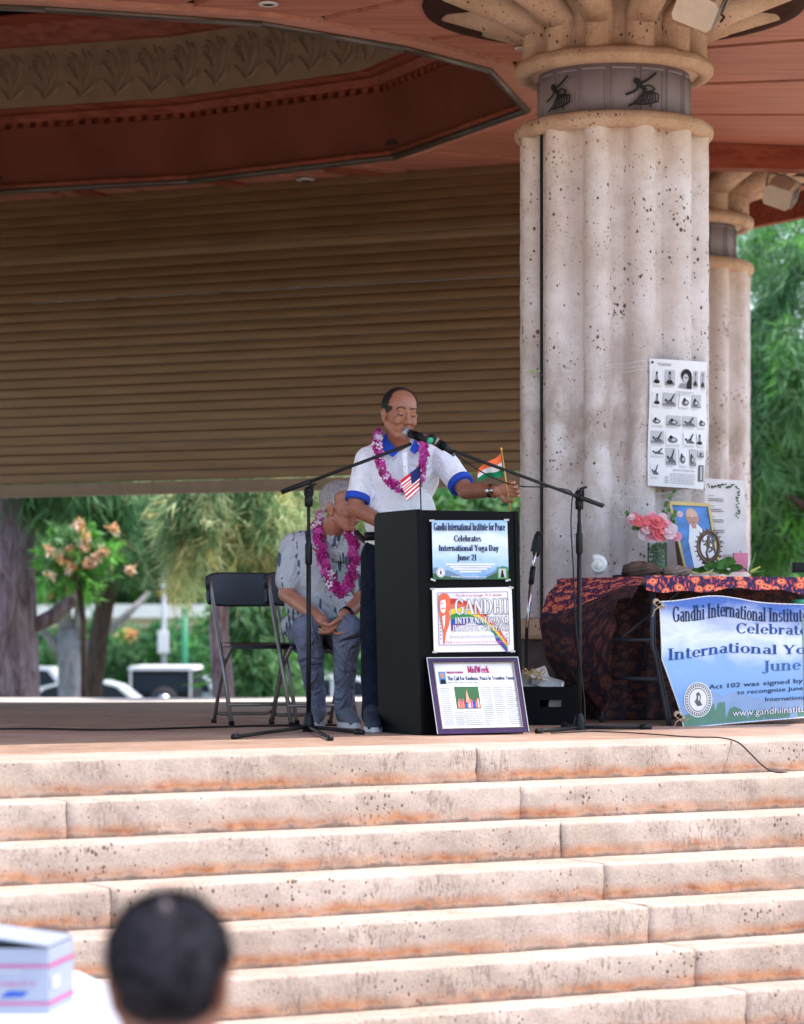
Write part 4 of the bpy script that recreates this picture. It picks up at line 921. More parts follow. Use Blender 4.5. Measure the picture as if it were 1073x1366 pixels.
# ------------------------------------------------------------------ folding chairs
def folding_chair():
    t = thing('folding_chair', 'empty black folding chair with grey metal legs, left of the seated man', 'chair', 'black folding chairs on the stage')
    w = .185; M_pl = plain('chair_black_plastic', (.012, .014, .022), .42, 0, .15)
    for s in (-1, 1):                             # local: x right, -y front
        b = MB(); b.tube([(s*w, .20, .80), (s*w, .19, .74), (s*w, .02, .44), (s*w, -.21, .0)], .012, 8); b.build('front_leg', M_steel, t)
        b = MB(); b.tube([(s*w*.86, -.13, .425), (s*w*.88, .0, .33), (s*w*.9, .12, .14), (s*w*.9, .20, .0)], .011, 8); b.build('rear_leg', M_steel, t)
        b = MB(); b.tube([(s*w, -.21, .0), (s*w, -.205, .02)], .016, 8); b.tube([(s*w*.9, .20, 0), (s*w*.9, .197, .02)], .015, 8); b.build('rubber_foot', M_black, t)
    b = MB(); b.tube([(-w*.9, .185, .06), (-w*.7, .18, .05), (w*.7, .18, .05), (w*.9, .185, .06)], .010, 8); b.build('crossbar', M_steel, t)
    b = MB(); b.tube([(-w, -.165, .11), (w, -.165, .11)], .009, 8); b.build('crossbar', M_steel, t)
    b = MB()
    def seat(u, v):
        x = (u-.5)*.37; y = -.22+.38*v; r = 1-.10*(abs(u-.5)*2)**6*(1-v); return Vector((x*(1-.06*v), y, .445-.012*math.cos((u-.5)*math.pi)*math.sin(v*math.pi)-.012*(1-v)**4))
    b.grid(seat, 14, 12); b.grid(lambda u, v: seat(1-u, v)-Vector((0, 0, .022)), 14, 12); b.prism([seat(u/8, 0)-Vector((0, .003, 0)) for u in range(9)]+[seat(1-u/8, 0)-Vector((0, .003, .022)) for u in range(9)], (0, .006, 0)); b.build('seat', M_pl, t)
    b = MB()
    def back(u, v, o):
        x = (u-.5)*.405; z = .655+.165*v; e = abs(u-.5)*2; z2 = z-(.018*e**5 if v > .5 else -.012*e**5); return Vector((x, .175+.03*v+.035*(1-e*e)+o, z2))
    b.grid(lambda u, v: back(u, v, -.012), 16, 6); b.grid(lambda u, v: back(1-u, v, .012), 16, 6)
    rim_ = [back(u/16, 0, 0) for u in range(17)]+[back(1, v/6, 0) for v in range(1, 6)]+[back(1-u/16, 1, 0) for u in range(17)]+[back(0, 1-v/6, 0) for v in range(1, 6)]
    b.tube(rim_+[rim_[0]], .0135, 6, cap=False); b.build('backrest', M_pl, t)
    return t
ch1 = folding_chair(); ch2 = copy_tree(ch1)
ch1.location = ((338-CX)/F*15.2, 15.2, 0); ch1.rotation_euler.z = R(20)
ch2.location = ((417-CX)/F*14.98, 14.98, 0); ch2.rotation_euler.z = R(20); ch2['label'] = 'black folding chair underneath the seated man in the flowered shirt'

# ------------------------------------------------------------------ flags
def flag_sheet(name, label, corners, Y, fill, stick, mats, stickm, nu=22, nv=13, wave=.012, knob=True, tilt=0):
    t = thing(name, label, 'flag'); (A, B_, C_, D_) = corners
    def q(u, v): x = (A[0]*(1-u)+B_[0]*u)*(1-v)+(D_[0]*(1-u)+C_[0]*u)*v; y = (A[1]*(1-u)+B_[1]*u)*(1-v)+(D_[1]*(1-u)+C_[1]*u)*v; return x, y
    b = MB(); vs = []
    for j in range(nv+1):
        for i in range(nu+1):
            x, y = q(i/nu, j/nv); vs.append(P(x, y+1.5*math.sin(i/nu*7+tilt), Y+wave*math.sin(i/nu*9+j/nv*2)))
    fs = [(j*(nu+1)+i, j*(nu+1)+i+1, (j+1)*(nu+1)+i+1, (j+1)*(nu+1)+i) for j in range(nv) for i in range(nu)]
    for f, (j, i) in zip(fs, [(j, i) for j in range(nv) for i in range(nu)]): b.add([vs[k] for k in f], [(0, 1, 2, 3)], fill(i/nu, j/nv), True); b.add([vs[k]+Vector((0, .0012, 0)) for k in f], [(3, 2, 1, 0)], fill(i/nu, j/nv), True)
    b.build('cloth', mats, t); S0, S1 = P(*stick[0]), P(*stick[1]); b = MB(); b.tube([S0, S1], .0033, 8)
    if knob: b.ell(S0, (.006, .006, .009), None, 8)
    b.build('stick', stickm, t); settle(t, S1); return t
fw, fo, fg = flatm('cloth_white', (.80, .79, .80), .8), flatm('cloth_orange', (.90, .17, .06), .8), flatm('cloth_green', (.01, .20, .08), .8)
flag_sheet('hand_flag', 'small orange, white and green flag held up in the speaker\'s hand', [(668, 605), (638, 625), (637, 642), (672, 634)], 13.93, lambda u, v: 0 if v < .33 else (1 if v < .66 else 2), [(669, 599, 13.93), (681, 681, 13.93)], [fo, fw, fg], plain('gold_stick', (.65, .38, .08), .35, .3))
fr, fbl = flatm('cloth_red', (.62, .02, .03), .8), flatm('cloth_navy', (.02, .03, .13), .8)
fb_ = MB()
flag_sheet('hand_flag', 'small drooping stars and stripes flag on a dark stick at the podium front', [(560.5, 621), (560.5, 652), (543, 668), (534, 641)], 13.47, lambda u, v: (2 if (int(u*13*.99) < 7 and v < .47) else (0 if int(u*13*.999) % 2 == 0 else 1)), [(560, 620, 13.47), (562.3, 692, 13.47)], [fr, fw, fbl], M_blackm, nu=26, nv=14, wave=.006, knob=False)
# ------------------------------------------------------------------ poster taped round the column
def colmap(u, v, off=0):                           # wraps a sheet around the front of the shaft, bulging over the flutes
    R0 = .578; d = Vector(((u-CX)/F, 1)); c = Vector((CXm, CYm)); a = d.dot(d); bb = -2*d.dot(c); cc = c.dot(c)-(R0+off)**2
    disc = bb*bb-4*a*cc; Y = (-bb-math.sqrt(max(disc, 0)))/(2*a); p = P(u, v, Y)
    n = Vector((p.x-CXm, p.y-CYm, 0)).normalized(); return p+n*.006*math.sin((v-478)*.045+u*.05)
tY, qY = sheet('poster', 'tall white sheet of small black-and-white yoga pose photos taped around the big column', 'poster', [(867, 478), (944.5, 483), (940, 652.5), (864, 648)], colmap, M_white, nu=24, nv=40)
def mY(a, b_, off=0):
    u, v = qY(a/80, b_/172); return colmap(u+1.6*math.sin(b_*.045)*(a/80), v, .003+off)
p = Print(mY)
p.ell(4, 5, 1.6, 1.8, I_black); p.text('YOGASANA', (11, 9), (29, 9), 4.2, I_mid, sans=True)
def photo(x, y, w, h, kind):
    p.rect(x, y, x+w, y+h, I_lgrey if kind % 2 else I_w, .001)
    if kind % 2: p.rect(x, y+h*.78, x+w, y+h, I_grey, .0014)
    cx, cy = x+w*(.35+.3*rng.random()), y+h*.55
    if kind < 2: p.ell(cx, y+h*.2, w*.11, h*.11, I_black, .002); p.poly([(cx-w*.12, y+h*.3), (cx+w*.12, y+h*.3), (cx+w*.15, y+h*.7), (cx-w*.15, y+h*.7)], I_grey, .002); p.poly([(cx-w*.38, y+h*.85), (cx-w*.2, y+h*.65), (cx+w*.2, y+h*.65), (cx+w*.38, y+h*.85), (cx, y+h*.93)], I_black, .0024)
    elif kind < 4: p.ell(x+w*.2, cy, w*.08, h*.1, I_black, .002); p.poly([(x+w*.2, cy+h*.05), (x+w*.5, cy-h*.05), (x+w*.9, cy+h*.2), (x+w*.9, cy+h*.3), (x+w*.3, cy+h*.3)], I_mid, .0024); p.poly([(x+w*.5, cy+h*.02), (x+w*.8, y+h*.05), (x+w*.85, y+h*.1), (x+w*.62, cy+h*.1)], I_black, .0026)
    else: p.ell(cx, cy+h*.1, w*.34, h*.24, I_mid, .002); p.ell(cx-w*.1, cy-h*.12, w*.12, h*.14, I_black, .0024); p.ell(cx+w*.08, cy+h*.08, w*.15, h*.12, I_lgrey, .0026)
    p.lines(x, x+w*.9, y+h+1, y+h+3.6, 2, I_lgrey)
photo(5, 15, 12, 20, 0); photo(21, 14, 13, 21, 1); photo(60, 13, 7, 22, 1); photo(71, 13, 6, 23, 1)
for r_, (y, h, cells) in enumerate(((45, 18, ((4, 12), (19, 19), (42, 15), (60, 12))), (75, 14, ((5, 17), (26, 20), (49, 17), (68, 12))), (97, 17, ((4, 19), (26, 20), (50, 16), (68, 11))), (119, 11, ((4, 20),)), (119, 23, ((25, 14), (43, 11), (58, 9))), (120, 10, ((69, 9),)))):
    for i, (x, w_) in enumerate(cells): photo(x, y, w_, h, [0, 3, 4, 5, 3, 4, 2][(i+r_*2) % 7])
photo(4, 141, 12, 18, 2); p.rect(71, 140, 78, 162, I_mid); p.rect(73, 142, 76, 160, I_lgrey, .002)
p.ell(50, 20, 7.5, 8.5, I_black, .002); p.poly([(52, 18), (58, 20), (58.5, 38), (51, 38)], I_black, .0022); p.ell(49, 24, 4, 6, I_lgrey, .0026); p.poly([(40, 37), (43, 31), (50, 31), (51, 38)], I_grey, .0024); p.rect(46.5, 22.5, 51.5, 23.4, I_black, .003)
p.lines(36, 62, 42, 49, 4, I_lgrey); p.text('AND THIS IS THE GREAT YOGA', (34, 150), (65, 150), 2.4, I_mid, sans=True); p.lines(30, 66, 153, 168, 7, I_lgrey); p.lines(23, 28, 158, 168, 4, I_grey)
p.build('print', tY); settle(tY, colmap(905, 650))
tp_ = thing('clear_tape', 'clear tape around the big column above the yoga sheet, green-yellow at left', 'tape')
def tape_band(v0, v1, u0, u1, mat, w=3.2):
    b = MB(); n = 26
    for i in range(n):
        ua, ub = u0+(u1-u0)*i/n, u0+(u1-u0)*(i+1)/n; va, vb = v0+(v1-v0)*i/n+.8*math.sin(i), v0+(v1-v0)*(i+1)/n+.8*math.sin(i+1)
        b.add([colmap(ua, va, -.004), colmap(ub, vb, -.004), colmap(ub, vb+w*.35, -.004), colmap(ua, va+w*.35, -.004)], [(0, 1, 2, 3)])
    b.build('strip', mat, tp_)
M_tape = plain('tape_film', (.75, .75, .78), .12)
for a0 in ((500, 480, 722, 868), (496, 488, 724, 868), (506, 492, 730, 868), (648, 662, 838, 868), (655, 664, 760, 866), (660, 652, 866, 936), (668, 657, 880, 938)): tape_band(*a0, M_tape, 1.0)
tape_band(494, 493, 701, 720, plain('tape_green', (.45, .55, .22), .3), 9)
settle(tp_, colmap(760, 495))
# vine-bordered card standing against the column
tv, qv = sheet('menu_card', 'tall white card with a leafy vine border standing at the right edge of the column', 'card', [(940, 638), (993.5, 641), (997, 763), (944, 763)], lambda u, v, off=0: P(u, v, 15.62+.002*(u-940)*.1-off), plain('card_white', (.74, .70, .70), .6), nu=3, nv=3, wav=0)
p = Print(lambda a, b_, off=0: P(*qv(a/53, b_/124), 15.62-.003-off))
for (x, y) in [(6+2.6*i, 9+1.2*math.sin(i*1.4)) for i in range(14)]+[(43+1.2*math.sin(i), 12+3.4*i) for i in range(12)]:
    for k in range(2):
        a = rng.random()*6.28; c, s = math.cos(a), math.sin(a); L = 3.6; p.poly([(x, y), (x+L*.5*c-1.1*s, y+L*.5*s+1.1*c), (x+L*c, y+L*s), (x+L*.5*c+1.1*s, y+L*.5*s-1.1*c)], I_dg, .002)
for i in range(5): p.lines(4, 12, 22+i*14, 24+i*14, 1, I_grey); p.lines(4, 24, 26+i*14, 31+i*14, 2, I_mid, .3)
p.poly([(14, 104), (18, 101), (20, 103), (16, 106)], I_red, .002); p.lines(21, 36, 101, 106, 2, I_grey)
p.build('print', tv); settle(tv, P(970, 763, 15.62))

# ------------------------------------------------------------------ things on the table
TZ = TH+.010
def ont(px, d):                                    # point on the table top seen in column px at depth d from the front edge
    k = (px-CX)/F; o = T0-TN*d; u = (k*o.y-o.x)/(TD.x-k*TD.y); return o+TD*u+Vector((0, 0, TZ))
def px2m(n, p): return n*p.y/F
# spiral shell
c = ont(797, .62); t = thing('seashell', 'large white spiral sea shell at the left end of the table', 'shell')
b = MB(); Rm = px2m(20, c)
for k in range(64):
    pass
path = []; rs = []; Rm = px2m(16.5, c)
for k in range(150):
    a = k/149*3.6*2*math.pi; g_ = math.exp(.11*(a-3.6*2*math.pi)); path.append(c+Vector((math.cos(a+4.6)*Rm*.60*g_, -.045*(1-g_), Rm*.92+math.sin(a+4.6)*Rm*.60*g_))); rs.append(max(.002, Rm*.40*g_))
b.tube(path, rs, 12); b.build('shell', plain('shell_white', (.78, .76, .72), .25, 0, .06, 30), t); settle(t, c)
def rock(name, label, px, d, w, h, dep, col, seed, cat='rock'):
    c = ont(px, d); b = MB(); r2 = np.random.default_rng(seed); ph = r2.random(8)*6
    def fn(u, v):
        a = 2*math.pi*u; e = math.pi*v; x, y, z = math.sin(e)*math.cos(a), math.sin(e)*math.sin(a), math.cos(e)
        k = 1+.12*math.sin(3*a+ph[0])*math.sin(e)+.07*math.sin(7*a+ph[1]+5*e)+.05*math.sin(13*e+ph[2]+4*a)+.03*math.sin(19*a+23*e)
        return c+Vector((x*w/2*k, y*dep/2*k, max(0, h*.42+z*h*.58*k)))
    b.grid(fn, 48, 24); return b.build(name, plain(name+'_%d' % seed, col, .9, 0, .35, 30, .8, 60), None, None, label=label, cat=cat)
rock('rock', 'dark brown rough rock on the table below the pink flowers', 855, .42, .205, .082, .15, (.10, .06, .042), 1)
rock('rock', 'pale grey-brown rock with a smoother top beside the dark one', 900, .36, .165, .062, .13, (.26, .19, .15), 2)
rock('incense_dish', 'small flat dark dish between the shell and the dark rock', 826, .5, .075, .012, .06, (.03, .03, .03), 3, 'dish')
c = ont(905, .55); t = thing('bowl', 'small red-rimmed bowl behind the rocks', 'bowl'); b = MB(); b.lathe(c, [(.035, 0), (.055, .025), (.062, .05)], 24); b.build('bowl_body', plain('bowl_clay', (.35, .22, .14), .6), t); b = MB(); b.lathe(c+Vector((0, 0, .05)), [(.062, 0), (.070, .003), (.070, .010), (.060, .010)], 24); b.build('rim', plain('bowl_red', (.55, .03, .03), .4), t); settle(t, c)
# vase with roses
c = ont(877, .58); t = thing('glass_vase', 'clear glass vase packed with green leaves', 'vase')
gm, gnt, gp = new_mat('vase_glass'); gp.inputs['Base Color'].default_value = (.92, 1, .96, 1); gp.inputs['Transmission Weight'].default_value = .95; gp.inputs['Roughness'].default_value = .03; gp.inputs['IOR'].default_value = 1.08
b = MB(); b.lathe(c, [(.052, 0), (.055, .01), (.055, .195), (.052, .195), (.050, .012)], 28); b.build('glass', gm, t)
b = MB()
for k in range(150):
    a = rng.random()*6.28; r = .046*math.sqrt(rng.random()); z = .015+.17*rng.random(); q = c+Vector((r*math.cos(a), r*math.sin(a), z)); d = Vector((rng.normal(), rng.normal(), rng.normal())).normalized()*.022; e = Vector((rng.normal(), rng.normal(), rng.normal())).normalized()*.012; b.add([q-d, q+e, q+d, q-e], [(0, 1, 2, 3)])
b.build('leaves', M_leafg, t, kind='stuff'); settle(t, c)
def flower(p, r, col, petals=14, turn=0, name='rose'):
    b = MB(); up = Vector((rng.normal()*.3, -1, .35+rng.normal()*.2)).normalized(); a_ = up.orthogonal().normalized(); c_ = up.cross(a_)
    for L in range(3):
        rr_ = r*(1, .72, .42)[L]; n = (petals, petals-3, petals-6)[L]
        for k in range(max(3, n)):
            q = 2*math.pi*k/max(3, n)+L*.4+rng.normal()*.1; d = a_*math.cos(q)+c_*math.sin(q); s_ = a_*-math.sin(q)+c_*math.cos(q); w_ = rr_*.42
            h = (.15, .45, .8)[L]*r
            b.add([p+up*h*.2, p+d*rr_*.55+s_*w_+up*h*.7, p+d*rr_+s_*w_*.7+up*h, p+d*rr_*1.08+up*h*.85, p+d*rr_-s_*w_*.7+up*h, p+d*rr_*.55-s_*w_+up*h*.7], [(0, 1, 2, 3), (0, 3, 4, 5)], 0, True)
    b.ell(p+up*r*.35, (r*.35,)*3, None, 8); return b
fm_ = {n: plain('petal_'+n, cc, .6, 0, .15, 40) for n, cc in (('coral', (.80, .18, .20)), ('pink', (.85, .38, .48)), ('pale', (.85, .62, .66)), ('white', (.84, .74, .78)))}
bq_ = thing('bouquet', 'bunch of pink, coral and white roses with green sprigs in the glass vase', 'flowers')
for (x, y, r, cn) in ((865, 700, 15, 'coral'), (852, 695, 10, 'coral'), (846, 692, 11, 'pink'), (877, 697, 13, 'coral'), (880, 712, 13, 'coral'), (872, 716, 11, 'pink'), (858, 713, 9.5, 'white'), (893, 712, 10, 'pale'), (897, 706, 9, 'white'), (890, 700, 9, 'pink'), (862, 707, 8, 'pale'), (870, 689, 8, 'pink'), (884, 690, 7, 'pale'), (907, 686, 5, 'pale'), (843, 690, 5.5, 'pale'), (903, 716, 8, 'pink')):
    q = P(x, y, c.y-.05-.06*rng.random()); flower(q, px2m(r*.82, q), None).build('rose', fm_[cn], bq_)
b = MB()
for (x0, y0, x1, y1) in ((875, 715, 898, 658), (870, 712, 833, 684), (890, 712, 903, 684), (872, 705, 856, 712), (876, 712, 847, 704)):
    A, Bv = P(x0, y0, c.y), P(x1, y1, c.y-.05); b.tube([A, (A+Bv)/2+Vector((.01, 0, .01)), Bv], .0022, 5)
    for k in range(11):
        f = .35+.65*k/10; q = A.lerp(Bv, f); d = Vector((rng.normal(), rng.normal()*.5, rng.normal()*.6+.2)).normalized()*.030; e = d.cross(Vector((0, 1, .2))).normalized()*.014; b.add([q, q+d*.5+e, q+d, q+d*.5-e], [(0, 1, 2, 3)])
b.build('sprig', M_leafg, bq_); settle(bq_, c+Vector((0, 0, .1)))
# framed portrait
fp = thing('framed_portrait', 'tilted gold-framed picture of a bald man in white on a blue ground', 'picture frame')
pc = [(891, 669), (946, 672), (962, 766), (914, 766)]
pn = (Vector((.25, -1, .22))).normalized(); pp = ont(925, .50)
def qp(a, b_): return ((pc[0][0]*(1-a)+pc[1][0]*a)*(1-b_)+(pc[3][0]*(1-a)+pc[2][0]*a)*b_, (pc[0][1]*(1-a)+pc[1][1]*a)*(1-b_)+(pc[3][1]*(1-a)+pc[2][1]*a)*b_)
def mp_(a, b_, off=0): return onplane(*qp(a, b_), pp+pn*off, pn)
M_gold = plain('frame_gold', (.50, .34, .13), .3, .6)
for q in ([(0, 0), (1, 0), (.94, .05), (.06, .05)], [(1, 0), (1, 1), (.94, .96), (.94, .05)], [(1, 1), (0, 1), (.06, .96), (.94, .96)], [(0, 1), (0, 0), (.06, .05), (.06, .96)]):
    b = MB(); b.prism([mp_(x, y, 0) for x, y in q], pn*.012); b.build('frame_side', M_gold, fp)
b = MB(); b.add([mp_(x, y, .003) for x, y in ((.05, .97), (.95, .97), (.95, .04), (.05, .04))], [(0, 1, 2, 3)]); b.build('picture', plain('portrait_blue', (.07, .22, .55), .3, 0, .35, 14), fp)
b = MB(); b.add([mp_(x, y, -.004) for x, y in ((0, 1), (1, 1), (1, 0), (0, 0))], [(3, 2, 1, 0)]); b.add([mp_(0, 0, -.004), mp_(0, 1, -.004), mp_(0, 1, -.004)+Vector((-.02, .16, 0)), mp_(0, .3, -.004)+Vector((0, .01, 0))], [(0, 1, 2, 3)]); b.build('backing', plain('backing_brown', (.10, .07, .05), .8), fp)
p = Print(lambda a, b_, off=0: mp_(a, b_, .0035+off))
p.ell(.52, .20, .16, .125, I_skin); p.ell(.52, .155, .135, .07, plain('ink_bald', (.66, .42, .32), .6), .002); p.poly([(.42, .30), (.62, .30), (.90, .48), (.93, .95), (.30, .95), (.30, .55)], I_w, .0018); p.poly([(.44, .27), (.60, .27), (.57, .36), (.47, .36)], I_skin, .0022)
for x in (.46, .58): p.ell(x, .205, .022, .010, I_mid, .0026)
p.poly([(.51, .20), (.53, .20), (.545, .245), (.50, .245)], plain('ink_shade', (.42, .22, .16), .6), .0026); p.poly([(.47, .268), (.57, .268), (.55, .278), (.49, .278)], I_mid, .0026)
p.poly([(.55, .45), (.565, .45), (.60, .95), (.58, .95)], I_lgrey, .0024)
p.build('print', fp); settle(fp, pp)
# bronze dancing figure in a flaming ring (plain small casting)
mc = ont(945, .30)+Vector((0, 0, .005)); br_ = thing('bronze_ring_statue', 'dark bronze oval ring statue with a small dancing figure inside, in front of the portrait', 'statue'); M_br = plain('bronze', (.16, .11, .085), .35, .7, .3, 40)
cc = P(945.5, 729, mc.y); rx, rz = px2m(14.5, cc), px2m(20.5, cc)
b = MB(); ring = [cc+Vector((rx*math.cos(a), 0, rz*math.sin(a))) for a in [2*math.pi*k/40 for k in range(41)]]; b.tube(ring, .0075, 8, cap=False); ring2 = [cc+Vector((rx*.78*math.cos(a), 0, rz*.80*math.sin(a))) for a in [2*math.pi*k/40 for k in range(41)]]; b.tube(ring2, .0035, 6, cap=False)
b.grid(lambda u, v: cc+Vector(((.78+.22*v)*rx*math.cos(6.2832*u), .002, (.80+.2*v)*rz*math.sin(6.2832*u))), 40, 1)
b.build('ring', M_br, br_)
for k in range(22):
    a = 2*math.pi*k/22; b = MB(); q = cc+Vector((rx*1.03*math.cos(a), 0, rz*1.02*math.sin(a))); d = Vector((math.cos(a), 0, math.sin(a))); b.cap(q, q+d*.016, .006, .003, 6); b.build('flame', M_br, br_)
b = MB(); m_ = lambda x, z: cc+Vector((x, -.004, z))
b.ell(m_(0, .052), (.010, .009, .012), None, 8); b.cap(m_(0, .04), m_(-.004, .0), .011, .010, 8)
for pts, r in (([(-.002, -.002), (-.012, -.035), (-.004, -.065)], .008), ([(0, -.002), (.026, -.012), (.004, -.03)], .007), ([(.004, .034), (.03, .028), (.036, .05)], .0045), ([(-.004, .034), (-.03, .026), (-.036, .05)], .0045), ([(.004, .03), (.028, .006), (.018, -.004)], .0045), ([(-.004, .03), (-.026, .01), (-.004, .006)], .0045)):
    for (x0, z0), (x1, z1) in zip(pts, pts[1:]): b.cap(m_(x0, z0), m_(x1, z1), r, r*.8, 6)
b.build('figure', M_br, br_); b = MB(); b.ell(cc+Vector((0, 0, -rz-.004)), (.04, .02, .012), None, 10); b.build('base', M_br, br_); settle(br_, mc)
# leaves, candle, lily
c = ont(968, .16); t = thing('leaf_pile', 'cluster of round dark green leaves with white petals lying at the statue foot', 'leaves')
for k, (x, y, w_, h_) in enumerate(((957, 757, 13, 5), (940, 759, 9, 4), (968, 752, 15, 8), (980, 758, 12, 5), (948, 755, 10, 6), (932, 761, 10, 3), (975, 762, 14, 3), (962, 762, 12, 3))):
    q = P(x, y, c.y-.02*rng.random()-.01*k); b = MB(); a = rng.normal()*.5; W = px2m(w_, q); Hh = px2m(h_, q)
    b.grid(lambda u, v: q+Vector((W*(u-.5)*2*math.sqrt(max(0, 1-(2*v-1)**2)*.9+.1)*math.cos(a)-(0), -.02*(v-.5)+.01*math.cos((u-.5)*5), Hh*(v-.5)*2+W*(u-.5)*math.sin(a)*.6)), 6, 6); b.build('leaf', M_leafg, t)
for (x, y) in ((965, 763), (955, 764), (972, 761)):
    q = P(x, y, c.y-.06); b = flower(q, .014, None, 6); b.build('petal', fm_['white'], t)
settle(t, c)
c = ont(988, .30); t = thing('pink_candle', 'square pink candle standing before the vine-bordered card', 'candle'); b = MB(); q = P(988, 749, c.y); b.box(q+Vector((0, 0, -.005)), (px2m(19, q), .07, px2m(25, q))); b.build('wax', plain('candle_pink', (.75, .22, .33), .5), t); b = MB(); b.tube([q+Vector((0, 0, .045)), q+Vector((0, 0, .06))], .002, 5); b.build('wick', M_black, t); settle(t, c)
c = ont(1003, .14); t = thing('lily_stem', 'yellow-green lily bud with slim leaves at the right of the candle', 'flowers')
for (x0, y0, x1, y1, r, mm) in ((1000, 762, 1008, 738, .010, M_leafg), (1002, 763, 1014, 756, .014, plain('lily_yellow', (.55, .55, .10), .5)), (998, 762, 999, 736, .008, fm_['white']), (1004, 764, 990, 757, .010, M_leafg), (1004, 764, 1020, 762, .009, M_leafg)):
    A, Bv = P(x0, y0, c.y), P(x1, y1, c.y); b = MB(); b.cap(A, Bv, r*.9, r*.25, 8); b.build('bud' if mm is not M_leafg else 'leaf', mm, t)
settle(t, c)
c = ont(1064, .25); b = MB(); q = P(1066, 757, c.y); b.box(q, (.075, .06, .055)); b.box(q+Vector((-.0, -.033, .004)), (.06, .008, .035)); b.tube([q+Vector((-.03, -.034, -.02)), q+Vector((-.034, -.05, -.02))], .006, 6); b.build('small_black_device', M_blackm, None, None, label='small black box-shaped device on the cloth at the right picture edge', cat='device')

# ------------------------------------------------------------------ on the floor near the column
bx = thing('black_crate', 'black crate with a hand hole on the floor between podium and column', 'crate')
cA, cB = onz(700, 965, 0), onz(772, 962, 0); Yc = 14.95; xa, xb = (690-CX)/F*Yc, (775-CX)/F*Yc; zt = P(0, 916, Yc).z
b = MB(); dd = .36
for pr in (((xa, Yc), (xb, Yc)),):
    pass
hole = (( 720-CX)/F*Yc, (749-CX)/F*Yc, P(0, 943, Yc).z, P(0, 934, Yc).z)
b.box(((xa+hole[0])/2, Yc, zt/2), (hole[0]-xa, .02, zt)); b.box(((xb+hole[1])/2, Yc, zt/2), (xb-hole[1], .02, zt)); b.box(((hole[0]+hole[1])/2, Yc, hole[2]/2), (hole[1]-hole[0], .02, hole[2])); b.box(((hole[0]+hole[1])/2, Yc, (hole[3]+zt)/2), (hole[1]-hole[0], .02, zt-hole[3]))
b.build('front_wall', M_black, bx); b = MB(); b.box((xa+.01, Yc+dd/2+.01, zt/2), (.02, dd, zt)); b.box((xb-.01, Yc+dd/2+.01, zt/2), (.02, dd, zt)); b.box(((xa+xb)/2, Yc+dd+.03, zt/2), (xb-xa, .02, zt)); b.box(((xa+xb)/2, Yc+dd/2+.015, .012), (xb-xa-.05, dd-.02, .02)); b.build('walls', M_black, bx); settle(bx, (xa, Yc, 0))
t = thing('paper_stack', 'loose white papers piled on the black crate', 'papers')
for k, (x0, y0, w_, r) in enumerate(((716, 908, .17, .5), (712, 903, .15, -.3), (728, 911, .16, .15), (707, 913, .14, .9), (735, 914, .14, -.1))):
    q = P(x0, y0, Yc+.12); b = MB(); ca, sa = math.cos(r), math.sin(r)
    b.grid(lambda u, v: q+Vector(((u-.5)*w_*ca-(v-.5)*w_*sa, (u-.5)*w_*sa+(v-.5)*w_*ca, .045*(u-.5)*(1 if k % 2 else -1)+.03*math.sin(v*4+k)+.01*u)), 8, 8); b.build('sheet', M_white, t)
b = MB(); q = P(746, 939, Yc+.1); b.box(q, (.11, .02, .05), (0, .2, 0)); b.build('sheet', M_white, t)
settle(t, P(716, 915, Yc+.1))
t = thing('gold_ribbon', 'crumpled golden ribbon bows on the paper stack', 'ribbon')
for (x0, y0) in ((706, 898), (719, 899)):
    q = P(x0, y0, Yc+.02); b = MB()
    for s in (-1, 1): b.tube([q, q+Vector((s*.02, 0, .025)), q+Vector((s*.038, 0, .012)), q+Vector((s*.02, -.01, -.002)), q, q+Vector((s*.02, 0, -.035))], .0045, 5)
    b.build('bow', plain('ribbon_gold', (.62, .42, .14), .35, .2), t)
settle(t, P(712, 905, Yc+.02))
t = thing('folded_tripod', 'folded tripod pole with black head leaning against the column', 'tripod')
Y_ = 15.55; b = MB(); b.tube([P(703, 838, Y_-.2), P(709, 775, Y_-.1)], .010, 8); b.tube([P(711, 756, Y_-.08), P(716, 730, Y_)], .009, 8); b.build('tube', M_chrome, t)
b = MB(); b.tube([P(708.5, 779, Y_-.1), P(711.5, 756, Y_-.08)], .016, 10); b.build('grip', M_blackm, t); b = MB(); b.cap(P(715.5, 738, Y_), P(717, 716, Y_), .022, .02, 10); b.ell(P(719, 712, Y_), (.02, .02, .016), None, 10); b.box(P(713, 728, Y_-.02), (.03, .02, .07), (0, .2, 0)); b.build('head', M_blackm, t)
b = MB(); b.tube([P(703, 838, Y_-.2), Vector((P(700, 838, 15.2).x, 15.2, 0))], .010, 8); b.build('lower_tube', M_blackm, t); settle(t, Vector((P(700, 838, 15.2).x, 15.2, 0)))
c = ont(1062, .35); t = thing('plastic_jug', 'translucent container with a green top under the table, partly above the banner', 'container'); q = P(1068, 815, 15.3); gm2 = plain('jug_clear', (.45, .62, .55), .2, 0, .2, 8, trans=.5)
b = MB(); b.lathe(q+Vector((0, 0, -.5)), [(.10, -.015), (.10, .44), (.085, .50), (.05, .53)], 24); b.build('jug_body', gm2, t); b = MB(); b.lathe(q+Vector((0, 0, .03)), [(.05, 0), (.05, .03), (.02, .035)], 16); b.build('cap', plain('cap_green', (.05, .35, .18), .5), t); settle(t, q-Vector((0, 0, .51)))
